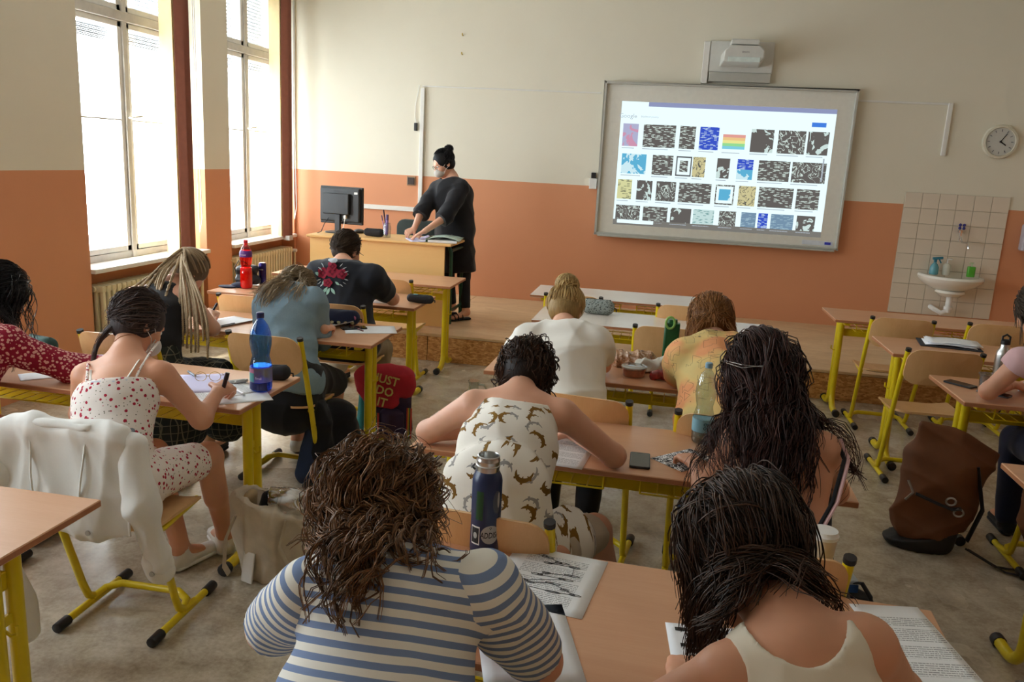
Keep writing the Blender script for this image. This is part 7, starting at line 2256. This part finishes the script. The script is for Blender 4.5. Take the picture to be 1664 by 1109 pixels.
MB().box((.17, -.034, .375), (.035, .002, .02)).build('white_label', M_WHITE, mo)
MB().box((.075, -.055, .155), (.025, .03, .035)).build('cable_plug', M_WHITE, mo, bevel=.003)
lettering('maker_mark', 'BENQ', .022, simple('dim lettering', (24, 24, 26), .3), mo, Matrix.Translation((-.03, -.0335, .385)) @ R90)
MB().tube([(.075, -.06, .15), (.07, -.08, .06), (.03, -.10, .012), (.05, .0, .01)], .004, 6).build('cable', M_WHITE, mo, smooth=True)
MB().tube([(-.10, -.05, .14), (-.135, -.07, .08), (-.14, -.12, .01), (-.14, -.19, .0), (-.13, -.205, -.2), (-.12, -.205, -.42)], .004, 6).build('cable', M_BLACKP, mo, smooth=True)
case('pencil_case', 'black knitted pencil case on the teacher\'s desk by the jar', -2.63, 7.20, -.05, .20, .036, simple('black knit', (34, 32, 34), .9, bump=.5, bscale=160), z=TZ)
sdf_thing('computer_mouse', 'small black mouse-like box behind the monitor foot', 'mouse', (-2.86, 7.42, TZ), [('mouse_body', [Ell((0, 0, .016), (.05, .06, .022))], M_BLACKP, .005, 0, dict(cuts=[((0, 0, .001), (0, 0, -1))]))])
jr = thing('pen_jar', 'glass jar holding a violet marker and pens on the teacher\'s desk', 'jar', (-2.50, 7.18, TZ))
lathe_thing(jr, 'jar_wall', [(0, .003), (.036, .003), (.038, .10), (.030, .12), (.030, .135)], clear_mat('jar glass', (222, 230, 232), .10, .03))
pen('violet marker standing in the glass jar', (-2.50, 7.18, TZ + .01), (-2.495, 7.17, TZ + .21), (150, 120, 190), .013, 'marker')
pen('pink pen leaning in the glass jar', (-2.51, 7.18, TZ + .01), (-2.55, 7.17, TZ + .20), (214, 150, 180), .006)
pen('dark red pen leaning out of the glass jar', (-2.50, 7.19, TZ + .01), (-2.535, 7.18, TZ + .25), (90, 34, 60), .006)
tc_ = thing('teacher_chair', 'dark grey upholstered chair behind the teacher\'s desk', 'chair', (-2.40, 7.85, SH), 3.1)
MB().prism(rrect(.48, .34, .08), 0, .06, Matrix.Translation((0, 0, .72)) @ Matrix.Rotation(PI / 2, 4, 'X')).build('backrest', simple('grey green upholstery', (66, 78, 76), .85), tc_, bevel=.015, smooth=True)
MB().prism(rrect(.46, .44, .08), .40, .47, Matrix.Translation((0, .24, 0))).build('seat', simple('grey green upholstery', (66, 78, 76), .85), tc_, bevel=.015, smooth=True)
for q in (-1, 1):
    for w_ in (.06, .42): MB().tube([(q * .2, w_, .40), (q * .22, w_ + (.03 if w_ > .2 else -.04), .0)], .013, 8).build('leg', M_BLACKP, tc_, smooth=True)
    MB().tube([(q * .2, .04, .42), (q * .21, -.03, .60), (q * .20, -.03, .80)], .012, 8).build('back_support', M_BLACKP, tc_, smooth=True)
paper('loose white papers under the teacher\'s hand', -2.18, 7.16, .5, .22, .30, z=TZ, curl=.02, mat=K_LAV)
paper('second loose sheet on the teacher\'s desk, right of her hand', -2.06, 7.20, -.3, .22, .28, z=TZ + .004, curl=.03)
fo = thing('document_folder', 'open green-edged folder with a stack of papers on the teacher\'s desk', 'folder', (-1.96, 7.22, TZ), .12)
MB().box((.0, 0, .012), (.26, .34, .022)).build('paper_stack', M_PAPER, fo, bevel=.002)
MB().grid(lambda u, v: ((u - .5) * .30, (v - .5) * .35, .026 + .03 * math.sin(PI * u) * (1 - .4 * v)), 10, 5).build('cover', simple('pale green card', (196, 216, 202), .5), fo, smooth=True, thick=.002)
MB().box((-.14, 0, .018), (.02, .34, .03)).build('spine', M_GREENM, fo, bevel=.003)
sb = thing('wooden_board', 'thin wooden board under the folder at the desk\'s right end', 'board', (-1.90, 7.10, TZ), .08)
MB().box((0, 0, .006), (.20, .06, .012)).build('board_plank', M_PANEL, sb, bevel=.002)
# basin bottles
KSB = clear_mat('blue spray plastic', (110, 190, 210), .15)
r = thing('spray_bottle', 'blue trigger spray bottle on the left of the washbasin', 'bottle', (2.655, 8.80, .865))
lathe_thing(r, 'bottle_body', [(0, .001), (.038, .001), (.042, .01), (.040, .075), (.025, .105), (.014, .115), (.013, .13)], simple('blue spray body', (96, 160, 174), .25))
MB().box((0, 0, .14), (.026, .03, .03)).box((.02, 0, .163), (.095, .024, .024), ry=-.12).box((.045, 0, .135), (.012, .014, .045), ry=-.5).build('trigger_head', simple('teal trigger', (44, 120, 140), .4), r, bevel=.004)
r = thing('soap_dispenser', 'white pump soap bottle between the two coloured ones', 'bottle', (2.775, 8.82, .865))
lathe_thing(r, 'bottle_body', [(0, .001), (.034, .001), (.036, .01), (.036, .095), (.020, .115), (.014, .12)], simple('milky soap bottle', (214, 212, 196), .35))
MB().tube([(0, 0, .12), (0, 0, .155)], .008, 8).box((.012, -.01, .16), (.05, .018, .012)).build('pump', M_WHITE, r, bevel=.002)
r = thing('soap_bottle', 'bright green soap bottle on the right of the washbasin', 'bottle', (2.99, 8.78, .865))
MB().prism(rrect(.07, .045, .012), .001, .105).build('bottle_body', simple('bright green soap', (84, 170, 48), .3), r, bevel=.006, smooth=True)
MB().tube([(0, 0, .105), (0, 0, .135)], .007, 8).box((-.008, -.008, .14), (.04, .016, .010)).build('pump', simple('pale green pump', (190, 206, 160), .4), r, bevel=.002)
r = thing('paper_dispenser', 'pale grey wall dispenser cut off at the right edge', 'dispenser', (3.55, YF, 1.28))
MB().box((0, -.06, 0), (.26, .12, .26)).build('casing', simple('lilac grey casing', (186, 180, 190), .4), r, bevel=.02)
MB().box((0, -.122, -.08), (.16, .006, .02)).build('slot', M_BLACKP, r)
